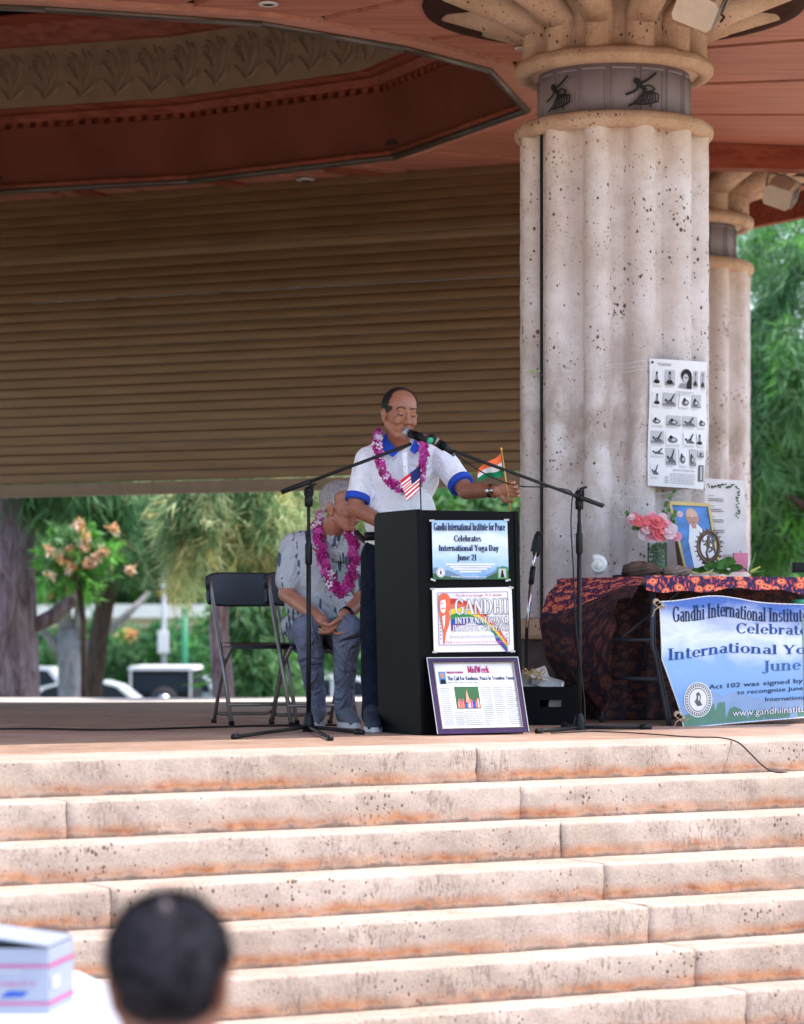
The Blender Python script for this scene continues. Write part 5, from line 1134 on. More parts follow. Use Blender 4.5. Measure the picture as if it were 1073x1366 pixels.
# stage foreground: clothed table, carton, bag
gt = thing('white_cloth_table', 'table under a white cloth in the bottom left foreground', 'table')
ztab = -.465; ground_z = -1.18
Y0t, Y1t = 6.7, 7.9
M_cl = plain('white_tablecloth', (.52, .53, .60), .8, 0, .05, 6)
b = MB()
tc_ = [(-2.4, Y0t-.5), (-.62, Y0t-.5), (-.70, 7.1), (-.80, 7.55), (-.915, 7.86), (-.96, 7.9), (-2.4, 7.9)]
b.prism([(x, y, ztab) for x, y in tc_], (0, 0, .012)); n = len(tc_)
for i in range(n):
    (xa, ya), (xb, yb) = tc_[i], tc_[(i+1) % n]; L = math.hypot(xb-xa, yb-ya); nx_, ny_ = (yb-ya)/L, -(xb-xa)/L
    b.grid(lambda u, v: Vector((xa+(xb-xa)*u+nx_*.04*v*(.6+.5*math.sin(u*L*22)), ya+(yb-ya)*u+ny_*.04*v*(.6+.5*math.sin(u*L*22)), ztab+.012-.68*v)), max(3, int(L*20)), 6)
b.build('cloth', M_cl, gt)
for x, y in ((-2.3, 6.4), (-.85, 6.4), (-2.3, 7.7), (-1.1, 7.7)): b = MB(); b.tube([(x, y, ztab), (x, y, ground_z)], .015, 8); b.build('leg', M_steel, gt)
settle(gt, (-1.5, 7.2, ground_z))
I_cpink = flatm('carton_pink', (.55, .10, .26))
ct = thing('mailing_carton', 'white mailing carton with pink stripes and its flap ajar on the clothed table', 'carton')
M_ct = plain('carton_white', (.33, .36, .45), .55, 0, .03)
zc0 = ztab+.013; Yb = 7.0
def cp(px, z, Y): return Vector(((px-CX)/F*Y, Y, z))
fr_c = cp(65, zc0, 6.98); xfr, yfr = fr_c.x, 6.98; zt1 = P(0, 1265, 6.98).z; zb1 = zc0
A0 = Vector((xfr-.36, yfr-.0, 0)); A1 = Vector((xfr, yfr, 0)); A2 = Vector(((98-CX)/F*7.22, 7.22, 0)); A3 = A0+(A2-A1)
for a_, b2 in ((A0, A1), (A1, A2), (A2, A3), (A3, A0)):
    b = MB(); d = (b2-a_).normalized(); nn = Vector((d.y, -d.x, 0)); b.prism([a_+Vector((0, 0, zb1)), b2+Vector((0, 0, zb1)), b2+Vector((0, 0, zt1)), a_+Vector((0, 0, zt1))], -nn*.004); b.build('side', M_ct, ct)
def cface(a_, b2): 
    d = (b2-a_); nn = Vector((d.y, -d.x, 0)).normalized()
    return lambda u, v, off=0: a_+d*u+nn*(.001+off)+Vector((0, 0, zb1+(zt1-zb1)*v))
p = Print(cface(A0, A1)); p.rect(0, .71, 1, .75, I_cpink); p.rect(0, .14, 1, .18, I_cpink)
def csans(p, txt, u0, u1, v0, h, m):
    ps, wd = sans_polys(txt)
    for q in ps: p.poly([(u0+x/wd*(u1-u0), v0+y*h) for x, y in q], m, .002)
csans(p, 'PRIORITY', .5, .92, .42, .07, I_cpink); csans(p, 'MAIL', .1, .42, .42, .07, I_cpink); p.lines(.02, .6, .24, .36, 3, I_blue, h=.4); p.poly([(.66, .25), (.82, .26), (.86, .34), (.72, .35)], I_blue)
p.rect(.4, .64, .8, .67, I_lgrey); p.build('print', ct)
for q_, m_x in (((0, .70, 1, .76), I_cpink), ((0, .13, 1, .19), I_cpink), ((.1, .35, .4, .55), I_lgrey)):
    p = Print(cface(A1, A2)); p.rect(*q_, m_x); p.build('printed_stripe', ct)
b = MB(); up_ = Vector((0, 0, zt1)); b.prism([A0+up_+Vector((0, -.01, .060)), A1+up_+Vector((.0, -.01, .004)), A2+up_+Vector((0, 0, .004)), A3+up_+Vector((0, 0, .055))], (0, 0, .004)); b.build('flap', M_ct, ct)
b = MB(); b.prism([A3+up_+Vector((0, 0, 0)), A2+up_+Vector((-.006, 0, 0)), A2+up_+Vector((-.006, 0, .003)), A3+up_+Vector((0, 0, .052))], (0, -.003, 0)); b.build('inner_flap', plain('box_inside', (.04, .03, .03), .9), ct)
b = MB(); b.add([A0+Vector((0, 0, zt1-.02)), A1+Vector((-.004, 0, zt1-.02)), A2+Vector((-.004, 0, zt1-.02)), A3+Vector((0, 0, zt1-.02))], [(0, 1, 2, 3)]); b.build('shade_sheet', plain('box_inside', (.04, .03, .03), .9), ct)  # near-black sheet added for the shade inside the open carton
settle(ct, A1+Vector((0, 0, zb1)))
q = P(62, 1246, 7.6); b = MB(); b.ell(q+Vector((0, 0, -.02)), (.075, .06, .045), None, 20); b.tube([q+Vector((0, 0, ztab-q.z)), q+Vector((0, 0, -.02))], [.07, .065], 16); b.build('brown_bag', plain('bag_brown', (.08, .04, .03), .8), None, None, label='dark brown rounded bundle standing behind the white carton', cat='bag')
# ------------------------------------------------------------------ people
def blob(name, b, voxel, mat, parent, smooth=4, disp=None, decim=None):
    me = b.mesh('tmp', mat); o = bpy.data.objects.new('tmp', me); COL.objects.link(o)
    m = o.modifiers.new('r', 'REMESH'); m.mode = 'VOXEL'; m.voxel_size = voxel; m.use_smooth_shade = True
    s = o.modifiers.new('s', 'SMOOTH'); s.iterations = smooth; s.factor = .5
    bpy.context.view_layer.update(); dg = bpy.context.evaluated_depsgraph_get()
    me2 = bpy.data.meshes.new_from_object(o.evaluated_get(dg)); bpy.data.objects.remove(o); me2.name = name
    if not me2.materials: me2.materials.append(mat)
    if disp:
        n = len(me2.vertices); co = np.empty(n*3); me2.vertices.foreach_get('co', co); no = np.empty(n*3); me2.vertices.foreach_get('normal', no)
        co = co.reshape(-1, 3); no = no.reshape(-1, 3); co += no*disp(co)[:, None]; me2.vertices.foreach_set('co', co.ravel())
    me2.polygons.foreach_set('use_smooth', [True]*len(me2.polygons)); me2.update()
    return link(name, me2, parent)
def wrinkle(seed, amp, dirs=6, sc=(18, 60)):
    r2 = np.random.default_rng(seed); ks = [(r2.normal(size=3)*r2.uniform(*sc)/1.7, r2.random()*6.28) for _ in range(dirs)]
    wk = r2.normal(size=3)*9
    def f(co):
        w_ = np.sin(co@wk)*.35; s = sum((1-np.abs(np.sin(co@k*.5+p_+w_))*2) for k, p_ in ks)/dirs
        return s*amp
    return f
def headM(c, yaw, pitch, s, roll=0): return Matrix.Translation(c) @ Matrix.Rotation(math.pi+yaw, 4, 'Z') @ Matrix.Rotation(-pitch, 4, 'X') @ Matrix.Rotation(roll, 4, 'Y') @ Matrix.Scale(s, 4)
def head_prims(b, M, s):
    r3 = M.to_3x3().normalized()
    def E(c, r): b.ell(M @ Vector(c), tuple(q*s for q in r), r3, 20)
    def Cc(a, c, ra, rb): b.cap(M @ Vector(a), M @ Vector(c), ra*s, rb*s, 12)
    E((0, -.012, .040), (.076, .094, .078)); E((0, .020, -.005), (.067, .072, .085)); E((0, .030, -.055), (.055, .055, .055)); E((0, .058, -.092), (.026, .026, .024))
    Cc((-.052, .0, -.05), (-.022, .052, -.095), .022, .02); Cc((.052, .0, -.05), (.022, .052, -.095), .022, .02)
    Cc((-.036, .080, .024), (.036, .080, .024), .0115, .0115); E((-.036, .066, -.028), (.024, .022, .022)); E((.036, .066, -.028), (.024, .022, .022))
    Cc((0, .088, .018), (0, .112, -.030), .008, .0125); E((-.013, .102, -.034), (.009, .012, .008)); E((.013, .102, -.034), (.009, .012, .008))
    E((0, .088, -.062), (.024, .013, .0065)); E((0, .086, -.074), (.021, .012, .0075)); E((0, .08, -.052), (.022, .012, .012))
    for sx in (-1, 1):
        E((sx*.031, .076, .006), (.0155, .013, .0125)); E((sx*.077, -.008, -.008), (.009, .019, .032)); E((sx*.083, -.014, .002), (.006, .018, .024)); E((sx*.078, -.002, -.032), (.007, .010, .012))
def face_parts(M, s, parent, brow, lip, closed=True, bw=.004):
    r3 = M.to_3x3().normalized()
    for sx in (-1, 1):
        b = MB(); pts = [M @ Vector((sx*x, y, z)) for x, y, z in ((.012, .0935, .030), (.026, .0935, .036), (.042, .084, .034), (.052, .073, .026))]; b.tube(pts, [.003*s, bw*s, bw*s, .002*s], 6); b.build('eyebrow', brow, parent)
        b = MB(); pts = [M @ Vector((sx*x, y, z)) for x, y, z in ((.016, .0870, .003), (.024, .0900, -.001), (.032, .0900, -.0025), (.040, .0860, -.001), (.047, .079, .003))]; b.tube(pts, [.001*s, .0018*s, .0022*s, .0018*s, .001*s], 6); b.build('eyelashes', plain('lash_dark', (.03, .02, .015), .6), parent)
    b = MB(); b.tube([M @ Vector(q) for q in ((-.024, .092, -.068), (-.010, .1005, -.067), (0, .1015, -.068), (.010, .1005, -.067), (.024, .092, -.068))], [.001*s, .0034*s, .0034*s, .0034*s, .001*s], 6); b.build('lips', lip, parent)
def hair_cap(M, s, keep, thick, mat, parent, name='hair', seg=72, seed=3, rough=.05):
    r2 = np.random.default_rng(seed); n = seg//2; vs = {}; b = MB(); L = []
    def pt(i, k, f):
        t = math.pi*i/n; q = 2*math.pi*k/seg; d = Vector((math.sin(t)*math.cos(q), math.sin(t)*math.sin(q), math.cos(t)))
        rr_ = 1+f*(1+rough*8*(math.sin(q*23+t*3)*math.sin(t*31+q*2)+.6*math.sin(q*47+t*9)))
        return M @ (Vector((0, -.012, .040))+Vector((d.x*.0765*rr_, d.y*.0945*rr_, d.z*.0785*rr_ if d.z > 0 else d.z*.105*rr_))), d
    P_ = [[pt(i, k, thick) for k in range(seg)] for i in range(n+1)]; Q_ = [[pt(i, k, -.06) for k in range(seg)] for i in range(n+1)]
    for i in range(n):
        for k in range(seg):
            d = P_[i][k][1]
            if not keep(d): continue
            k2 = (k+1) % seg; o = [P_[i][k][0], P_[i+1][k][0], P_[i+1][k2][0], P_[i][k2][0]]; q = [Q_[i][k][0], Q_[i+1][k][0], Q_[i+1][k2][0], Q_[i][k2][0]]
            b.add(o+q, [(0, 1, 2, 3), (0, 4, 5, 1), (1, 5, 6, 2), (2, 6, 7, 3), (3, 7, 4, 0)], 0, False)
    return b.build(name, mat, parent)
def hair_strands(M, s, keep, n, L, wd, mat, parent, seed):
    r2 = np.random.default_rng(seed); b = MB(); R3 = M.to_3x3(); k = 0
    while k < n:
        d = Vector(r2.normal(size=3)).normalized()
        if not keep(d): continue
        k += 1; p0 = Vector((d.x*.078, d.y*.096-.012, .040+(d.z*.080 if d.z > 0 else d.z*.105))); fl_ = Vector((d.x*.3, -.9, -.5))+Vector(r2.normal(size=3))*.35; t = (fl_-d*fl_.dot(d)).normalized(); sd2 = d.cross(t)*wd
        q = p0+t*L*.5+d*.006; e = p0+t*L*(.8+.4*r2.random())+d*(.002+.008*r2.random()); b.add([M @ (p0-sd2), M @ (p0+sd2), M @ (q+sd2), M @ (q-sd2), M @ e], [(0, 1, 2, 3), (3, 2, 4)])
    return b.build('hair_strands', mat, parent, kind='stuff')
def hair_mat(name, c1, c2, rough=.45, clump=.8):
    m, nt, p = new_mat(name); a = noise(nt, coords(nt, (60, 60, 14)), 3, 5, .7); big = noise(nt, world(nt), 28, 3); cc_ = ramp(nt, a, [(.35, c1), (.65, c2)]); cc_ = mix(nt, clump, cc_, ramp(nt, big, [(.35, (.12,)*3), (.65, (.85,)*3)]), 'OVERLAY'); nt.links.new(cc_, p.inputs['Base Color']); p.inputs['Roughness'].default_value = rough; bump(nt, p, a, .6, .004); return m
def skin_mat(name, c, c2):
    m, nt, p = new_mat(name); co = coords(nt); a = noise(nt, co, 9, 5, .6); sc_ = ramp(nt, a, [(.3, c2), (.7, c)]); sc_ = mix(nt, .35, sc_, ramp(nt, noise(nt, co, 70, 4, .7), [(.3, (.3, .2, .2)), (.7, (.75, .72, .7))]), 'OVERLAY'); nt.links.new(sc_, p.inputs['Base Color']); p.inputs['Roughness'].default_value = .42; p.inputs['Subsurface Weight'].default_value = .12; p.inputs['Subsurface Radius'].default_value = (.02, .007, .004); p.inputs['Subsurface Scale'].default_value = .6; bump(nt, p, noise(nt, co, 120, 3), .12, .002); return m
def hand(b, wrist, d, nrm, curl, thumb_side, s=1.0, spread=.10, curls=None):
    d = Vector(d).normalized(); nrm = Vector(nrm); nrm = (nrm-d*nrm.dot(d)).normalized(); ac = d.cross(nrm).normalized()*thumb_side   # ac points to the thumb side
    wrist = Vector(wrist); L = .085*s
    kn = [wrist+d*L*(.98-.05*abs(i-1))+ac*(.030-.020*i)*s for i in range(4)]
    for k in kn: b.cap(wrist+(k-wrist)*.15, k, .017*s, .0125*s, 10)
    b.ell(wrist+d*L*.5, (.034*s, .034*s, .018*s), Matrix((ac, d, nrm)).transposed(), 12)
    for i, (k, ln) in enumerate(zip(kn, (.070, .078, .072, .056))):
        cu = (curls[i] if curls else curl); dirv = (d+ac*(spread*(1.2-.8*i))).normalized(); p0 = k; a = cu*.45
        for j, (f, r) in enumerate(((.44, .0092), (.31, .0086), (.25, .0078))):
            v = dirv*math.cos(a)+nrm*math.sin(a); p1 = p0+v*ln*f*s; b.cap(p0, p1, r*s*1.02, r*s*.94, 10); p0 = p1; a += cu*(.8 if j == 0 else .6)
    t0 = wrist+d*L*.25+ac*.026*s; t1 = t0+(d*.6+ac*.65+nrm*.35).normalized()*.036*s; t2 = t1+(d*.85+ac*.05+nrm*.45*max(.3, curl)).normalized()*.030*s; t3 = t2+(d*.7-ac*.25+nrm*.6*max(.3, curl)).normalized()*.024*s
    b.cap(t0, t1, .0145*s, .0115*s, 10); b.cap(t1, t2, .0115*s, .010*s, 10); b.cap(t2, t3, .010*s, .0085*s, 10)
def lei(name, label, paths, w, mats, n, fs, seed):
    r2 = np.random.default_rng(seed); b = MB(); pts = []
    for path in paths:
        path = [Vector(q) for q in path]; Ls = [(q2-q1).length for q1, q2 in zip(path, path[1:])]; T = sum(Ls)
        for i in range(int(n*T)):
            f = (i+.5)/(int(n*T))*T; k = 0
            while k < len(Ls)-1 and f > Ls[k]: f -= Ls[k]; k += 1
            pts.append((path[k].lerp(path[k+1], min(1, f/Ls[k])), (path[k+1]-path[k]).normalized()))
    for p_, t_ in pts:
        a = t_.orthogonal().normalized(); c_ = t_.cross(a)
        for m_ in range(5):
            q = r2.random()*6.28; rad = a*math.cos(q)+c_*math.sin(q); ctr = p_+rad*w*(.25+.35*r2.random())
            out = (rad+t_*r2.normal()*.5+Vector((0, -.35, 0))).normalized(); e1 = out.orthogonal().normalized(); e2 = out.cross(e1); mi = int(r2.choice([0, 1, 2], p=[.52, .34, .14]))
            ph = r2.random()*6.28
            for k in range(5):
                z = ph+2*math.pi*k/5; d = e1*math.cos(z)+e2*math.sin(z); s_ = e1*-math.sin(z)+e2*math.cos(z)
                b.add([ctr, ctr+d*fs*.55+s_*fs*.34+out*fs*.22, ctr+d*fs+out*fs*.12, ctr+d*fs*.55-s_*fs*.34+out*fs*.22], [(0, 1, 2, 3)], mi, False)
        b.ell(p_, (w*.42,)*3, None, 6, 0)
    return b.build(name, mats, None, None, label=label, cat='lei')
skA = skin_mat('skin_tan', (.37, .155, .09), (.29, .11, .06)); skB = skin_mat('skin_fair', (.50, .235, .15), (.40, .165, .10)); lipA = plain('lips_a', (.28, .09, .07), .5); lipB = plain('lips_b', (.40, .14, .11), .5)
orch = [plain('orchid_magenta', (.42, .006, .20), .55, 0, .4, 60), plain('orchid_pink', (.60, .07, .38), .55, 0, .2, 60), plain('orchid_white', (.82, .68, .80), .6, 0, .1, 60)]
V = lambda px, py, Y: P(px, py, Y)
# ---- speaker
sp = thing('person', 'balding man in white-and-blue polo and purple lei speaking behind the podium, holding a flag', 'person')
hc = V(534, 553, 14.2); hs = 1.10; MS = headM(hc, R(22), R(7), hs, R(-4)); b = MB(); head_prims(b, MS, hs)
shR, shL = V(490, 613, 14.32), V(589, 611, 14.30); elR, wrR = V(474, 678, 14.24), V(524, 704, 14.14); elL, wrL = V(622, 655, 14.14), V(661, 655, 13.97)
b.cap(V(533, 575, 14.24), V(530, 604, 14.30), .058, .064, 16)
b.cap(shR, elR, .056, .045); b.cap(elR, wrR, .046, .033); b.cap(shL, elL, .056, .044); b.cap(elL, wrL, .045, .030)
b.ell(V(536, 640, 14.34), (.17, .115, .24), None, 20); b.ell(V(534, 700, 14.32), (.15, .12, .13), None, 20)
for hx, kx, ax, Yk in ((498, 499, 498, 14.1), (560, 562, 562, 14.3)):
    b.cap(V(hx+8, 745, 14.3), V(kx, 850, Yk+.1), .070, .055); b.cap(V(kx, 850, Yk+.1), V(ax, 955, Yk), .058, .040); b.cap(V(ax, 960, Yk), V(ax, 966, Yk-.14), .036, .03)
hand(b, wrR, (1, .1, -.1), (0, -.1, -.9), .4, -1, 1.05)
hd = (V(676, 650, 13.95)-wrL); hand(b, wrL, (.95, -.22, .10), (.15, -1, -.1), 1.15, 1, 1.08, .06, curls=[.95, 1.1, 1.2, 1.25])
blob('body', b, .0046, skA, sp, 3, None)
face_parts(MS, hs, sp, plain('brow_dark', (.09, .05, .035), .7), lipA, bw=.0028)
hk = hair_mat('hair_black', (.003, .003, .003), (.012, .010, .009), .6, .1)
hair_cap(MS, hs, lambda d: (abs(d.x) > .45 and d.y < .30+.25*(d.z < 0) and -.42+.5*max(0, d.y) < d.z < .62) or (d.y < -.45 and -.5 < d.z < .80), .055, hk, sp, seg=144, rough=.03)
hair_cap(MS, hs, lambda d: d.z > .60 and d.y < .12 and abs(d.x) < .8, .035, hk, sp, 'top_hair', seed=5)
hair_strands(MS, hs, lambda d: (abs(d.x) > .45 and d.y < .34 and -.42+.5*max(0, d.y) < d.z < .68) or (d.y < .30 and d.z > .55), 900, .032, .0012, hk, sp, 4)
def folds(m, st=.6, dist=.03, sc=7):
    nt = m.node_tree; p = nt.nodes['Principled BSDF']; a = noise(nt, world(nt, (1, 1, .7), (.3, .5, 0)), sc, 3, .5, 1.6); b_ = noise(nt, world(nt), 220, 2)
    h = math_(nt, 'ABSOLUTE', math_(nt, 'SUBTRACT', a, .5)); n1 = bump(nt, p, h, st, dist*2.2); bump(nt, p, b_, .15, .002, n1); return m
polo = plain('polo_white', (.90, .90, .94), .85, 0, .03, 6); pblue = plain('polo_blue', (.012, .07, .50), .8, 0, .1); folds(polo, .75)
b = MB(); b.ell(V(537, 632, 14.34), (.195, .135, .20), None, 24); b.ell(V(534, 690, 14.32), (.190, .155, .215), None, 24); b.ell(V(533, 722, 14.32), (.182, .150, .11), None, 24); b.cap(V(499, 610, 14.32), V(578, 608, 14.32), .070, .070, 18)
b.cap(V(514, 600, 14.30), V(550, 600, 14.30), .058, .058, 16)
b.cap(shR, shR.lerp(elR, .68), .068, .064, 18); b.cap(shL, shL.lerp(elL, .64), .070, .068, 18); b.cap(V(489, 618, 14.32), V(499, 660, 14.32), .05, .05, 16)
blob('polo_shirt', b, .0065, polo, sp, 4, wrinkle(11, .0055, 7, (45, 120)))
def cuff(sh, el, f, r, mat, name='sleeve_cuff', w=.026):
    d = (el-sh).normalized(); c = sh.lerp(el, f); b = MB(); b.tube([c-d*w, c, c+d*w], [r+.004, r+.005, r+.003], 24); b.tube([c+d*w, c+d*(w+.001)], [r+.002, r-.012], 24, cap=False); return b.build(name, mat, sp)
cuff(shR, elR, .80, .060, pblue, w=.017); cuff(shL, elL, .78, .064, pblue, w=.017)
b = MB()                                           # collar, two wings
for pts in ([(507, 583), (512, 580), (532, 603), (524, 610), (511, 601)], [(556, 581), (562, 584), (563, 598), (553, 606), (547, 600)]):
    b.prism([V(x, y, 14.205-(.03 if i in (2, 3) else 0)+(.05 if i < 2 else 0)) for i, (x, y) in enumerate(pts)], (0, -.008, 0))
b.tube([V(509, 590, 14.27), V(511, 583, 14.33), V(533, 578, 14.39), V(556, 582, 14.33), V(560, 590, 14.27)], .014, 8); b.build('collar', pblue, sp)
b = MB()
b.prism([V(x, y, 14.176-(y-602)*.0007) for x, y in ((537, 604), (543, 603), (545, 634), (539, 635))], (0, -.004, 0)); b.build('placket', polo, sp)
b = MB()
for y in (611, 622, 631): b.lathe(V(541, y, 14.170-(y-602)*.0007), [(.004, -.001), (.004, .001)], 8, M=Matrix.Rotation(R(90), 3, 'X'))
b.build('button', M_white, sp)
b = MB(); b.prism([V(x, y, 14.165) for x, y in ((561, 633), (568, 636), (569, 638), (561, 637.5))], (0, -.004, 0)); b.build('chest_logo', pblue, sp)
jeans = folds(plain('jeans_dark', (.006, .010, .022), .85, 0, .4, 10, spec=.2), .9)
b = MB(); b.ell(V(534, 735, 14.31), (.178, .145, .10), None, 20)
for hx, kx, ax, Yk in ((500, 500, 499, 14.1), (560, 562, 562, 14.3)): b.cap(V(hx+6, 740, 14.3), V(kx, 850, Yk+.08), .098, .077, 16); b.cap(V(kx, 850, Yk+.08), V(ax, 955, Yk), .076, .066, 16)
blob('jeans', b, .008, jeans, sp, 4, wrinkle(4, .006, 6, (45, 110)))
b = MB(); b.lathe(V(534, 716, 14.31), [(.185, -.022), (.188, 0), (.185, .022)], 32, M=Matrix.Diagonal((1, .82, 1))); b.build('belt', M_black, sp)
def shoe(p_heel, toe, h, r, up_mat, sole_mat, parent, blobv=.006):
    b = MB(); d = (toe-p_heel); dn_ = d.normalized(); b.cap(p_heel+Vector((0, 0, h*.75)), p_heel+d*.35+Vector((0, 0, h*.7)), r*.85, r*.9, 14); b.cap(p_heel+d*.30+Vector((0, 0, h*.75)), toe+Vector((0, 0, h*.40)), r*1.0, r*.74, 14); b.cap(p_heel+Vector((0, 0, h*.8)), p_heel+d*.12+Vector((0, 0, h*1.25)), r*.95, r*.98, 14)
    blob('shoe', b, blobv, up_mat, parent, 3); s_ = MB(); prof = []; sd_ = Vector((-dn_.y, dn_.x, 0))
    for k in range(20):
        a = 2*math.pi*k/20; x = math.cos(a); y = math.sin(a); prof.append(p_heel+d*.5+dn_*x*(d.length*.5+r*.9)+sd_*y*r*1.02*(1-.1*x)+Vector((0, 0, .002)))
    s_.prism(prof, (0, 0, h*.32)); return s_.build('shoe_sole', sole_mat, parent)
sole = plain('sole_white', (.62, .62, .64), .6); shoe(V(497, 0, 14.1)*1, None, 0, 0, None, None, None) if False else None
f0 = Vector(((497-CX)/F*14.08, 14.08, 0)); shoe(f0, f0+Vector((.012, -.19, 0)), .075, .048, plain('shoe_navy', (.02, .025, .045), .7), sole, sp)
f1 = Vector(((562-CX)/F*14.3, 14.28, 0)); shoe(f1, f1+Vector((.03, -.19, 0)), .075, .048, MATS['shoe_navy'], sole, sp)
b = MB(); d = (wrL-elL).normalized(); c = elL.lerp(wrL, .90); b.tube([c-d*.012, c+d*.012], .036, 16, cap=False); b.tube([c-d*.010, c+d*.010], .037, 16, cap=False); b.lathe(c+Vector((0, -.036, .0)), [(.016, -.004), (.016, .004)], 14, M=Matrix.Rotation(R(90), 3, 'X')); b.build('wristwatch', M_chrome, sp)
settle(sp, f0)
lei('flower_lei', 'short lei of magenta and white orchids on the speaker\'s white polo', [[V(506, 577, 14.28), V(503, 590, 14.18), V(506, 612, 14.15), V(513, 632, 14.12), V(523, 646, 14.10), V(536, 653, 14.09), V(552, 652, 14.09), V(560, 640, 14.11), V(565, 620, 14.14), V(566, 600, 14.17), V(562, 584, 14.27)]], .034, orch, 58, .021, 2)

# ---- seated man
se = thing('person', 'seated grey-haired man in grey-white leaf-print shirt and long magenta lei, face turned toward the podium', 'person')
hc = V(455, 676, 14.62); hs = 1.10; MB2 = headM(hc, R(58), R(4), hs, R(4)); b = MB(); head_prims(b, MB2, hs)
shR, shL = V(393, 730, 14.85), V(478, 735, 14.66); elR, wrR = V(383, 792, 14.78), V(430, 828, 14.45); elL, wrL = V(484, 800, 14.58), V(458, 822, 14.42)
hip = V(425, 845, 15.05); knR, knL = V(410, 838, 14.50), V(464, 838, 14.42); anR, anL = V(424, 944, 14.72), V(458, 944, 14.62)
b.cap(V(448, 695, 14.68), V(438, 722, 14.80), .060, .068, 16); b.cap(shR, elR, .056, .048); b.cap(elR, wrR, .047, .031); b.cap(shL, elL, .056, .047); b.cap(elL, wrL, .046, .031)
b.ell(V(434, 765, 14.88), (.17, .12, .25), Matrix.Rotation(R(6), 3, 'X'), 20); b.ell(V(428, 825, 15.0), (.17, .14, .14), None, 20)
b.cap(V(410, 852, 15.02), knR, .085, .060); b.cap(V(450, 852, 15.0), knL, .085, .060); b.cap(knR, anR, .055, .038); b.cap(knL, anL, .055, .038); b.cap(anR, anR+Vector((0, -.06, -.06)), .034, .024); b.cap(anL, anL+Vector((.02, -.06, -.06)), .034, .024)
hand(b, wrR, (.62, -.30, -.55), (.5, -.2, .6), .55, 1, 1.08, .16, curls=[.5, .7, .85, .95])
hand(b, wrL, (-.60, -.30, -.75), (-.6, -.1, .45), .5, -1, 1.08, .16, curls=[.45, .6, .8, .9])
blob('body', b, .0046, skB, se, 3)
face_parts(MB2, hs, se, plain('brow_grey', (.32, .28, .25), .8), lipB)
hg = hair_mat('hair_grey', (.26, .23, .22), (.58, .54, .53), .6, .15)
hair_strands(MB2, hs, lambda d: (d.z > .30+.38*max(0, d.y) and d.y < .80) or (d.y < .18 and d.z > -.30-.35*max(0, -d.y)), 1300, .028, .0011, hg, se, 5)
hair_cap(MB2, hs, lambda d: (d.z > .30+.38*max(0, d.y) and d.y < .80) or (d.y < .18 and d.z > -.30-.35*max(0, -d.y)) , .065, hg, se, rough=.05, seed=9)
def aloha():
    m, nt, p = new_mat('leaf_print_shirt'); L = nt.links.new; base = (.50, .53, .58)
    co = world(nt, (1, .6, 1))
    v = voro(nt, world(nt, (1.4, .6, 1), (0, .5, 0)), 10); sub = nt.nodes.new('ShaderNodeVectorMath'); sub.operation = 'SUBTRACT'; L(co, sub.inputs[0]); L(v.outputs['Position'], sub.inputs[1])
    # radiating leaf blades inside every cell
    mul = nt.nodes.new('ShaderNodeVectorMath'); mul.operation = 'MULTIPLY'; L(co, mul.inputs[0]); mul.inputs[1].default_value = (8.5, 8.5, 8.5)
    s2 = nt.nodes.new('ShaderNodeVectorMath'); s2.operation = 'SUBTRACT'; L(mul.outputs[0], s2.inputs[0]); L(v.outputs['Position'], s2.inputs[1])
    sx = nt.nodes.new('ShaderNodeSeparateXYZ'); L(sub.outputs[0], sx.inputs[0])
    ang = math_(nt, 'ARCTAN2', sx.outputs['Z'], sx.outputs['X']); col = nt.nodes.new('ShaderNodeSeparateColor'); L(v.outputs['Color'], col.inputs[0])
    a2 = math_(nt, 'ADD', math_(nt, 'MULTIPLY', ang, 8), math_(nt, 'MULTIPLY', noise(nt, world(nt), 9, 2), 9)); a2 = math_(nt, 'ADD', a2, math_(nt, 'MULTIPLY', col.outputs[0], 6))
    st = math_(nt, 'SINE', a2); leaf = math_(nt, 'MULTIPLY', math_(nt, 'GREATER_THAN', st, .05), math_(nt, 'LESS_THAN', v.outputs['Distance'], .52))
    leaf = math_(nt, 'MULTIPLY', leaf, math_(nt, 'GREATER_THAN', col.outputs[1], .22))
    c = (.50, .53, .58)
    for rot_, off in ((.65, .0), (-.75, 5.0), (1.35, 9.0), (-.25, 14.0)):   # fronds: slim blades side by side, three directions, each in its own patches
        vb_ = voro(nt, world(nt, (40, 5, 7.5), (0, rot_, 0)), 1, rnd=.6); msk = noise(nt, world(nt, (1, .4, 1), (off, off, 0)), 9, 2)
        bl = math_(nt, 'MULTIPLY', math_(nt, 'LESS_THAN', vb_.outputs['Distance'], .40), math_(nt, 'GREATER_THAN', msk, .44)); c = mix(nt, bl, c, (.07, .105, .17)); L(c, p.inputs['Base Color']); p.inputs['Roughness'].default_value = .8; folds(m, .8); return m
M_al = aloha(); b = MB()
b.ell(V(434, 762, 14.86), (.205, .145, .25), Matrix.Rotation(R(6), 3, 'X'), 24); b.ell(V(430, 805, 14.90), (.205, .175, .155), None, 24); b.ell(V(420, 835, 15.0), (.19, .15, .10), None, 20); b.cap(V(403, 728, 14.85), V(470, 732, 14.70), .085, .080, 18); b.cap(V(438, 716, 14.83), V(440, 728, 14.8), .068, .085, 16)
b.cap(shR, shR.lerp(elR, .72), .082, .078, 18); b.cap(shL, shL.lerp(elL, .70), .075, .070, 18); b.cap(V(392, 745, 14.85), V(400, 800, 14.92), .06, .07, 16)
blob('patterned_shirt', b, .0065, M_al, se, 5, wrinkle(23, .0055, 7, (45, 120)))
b = MB()
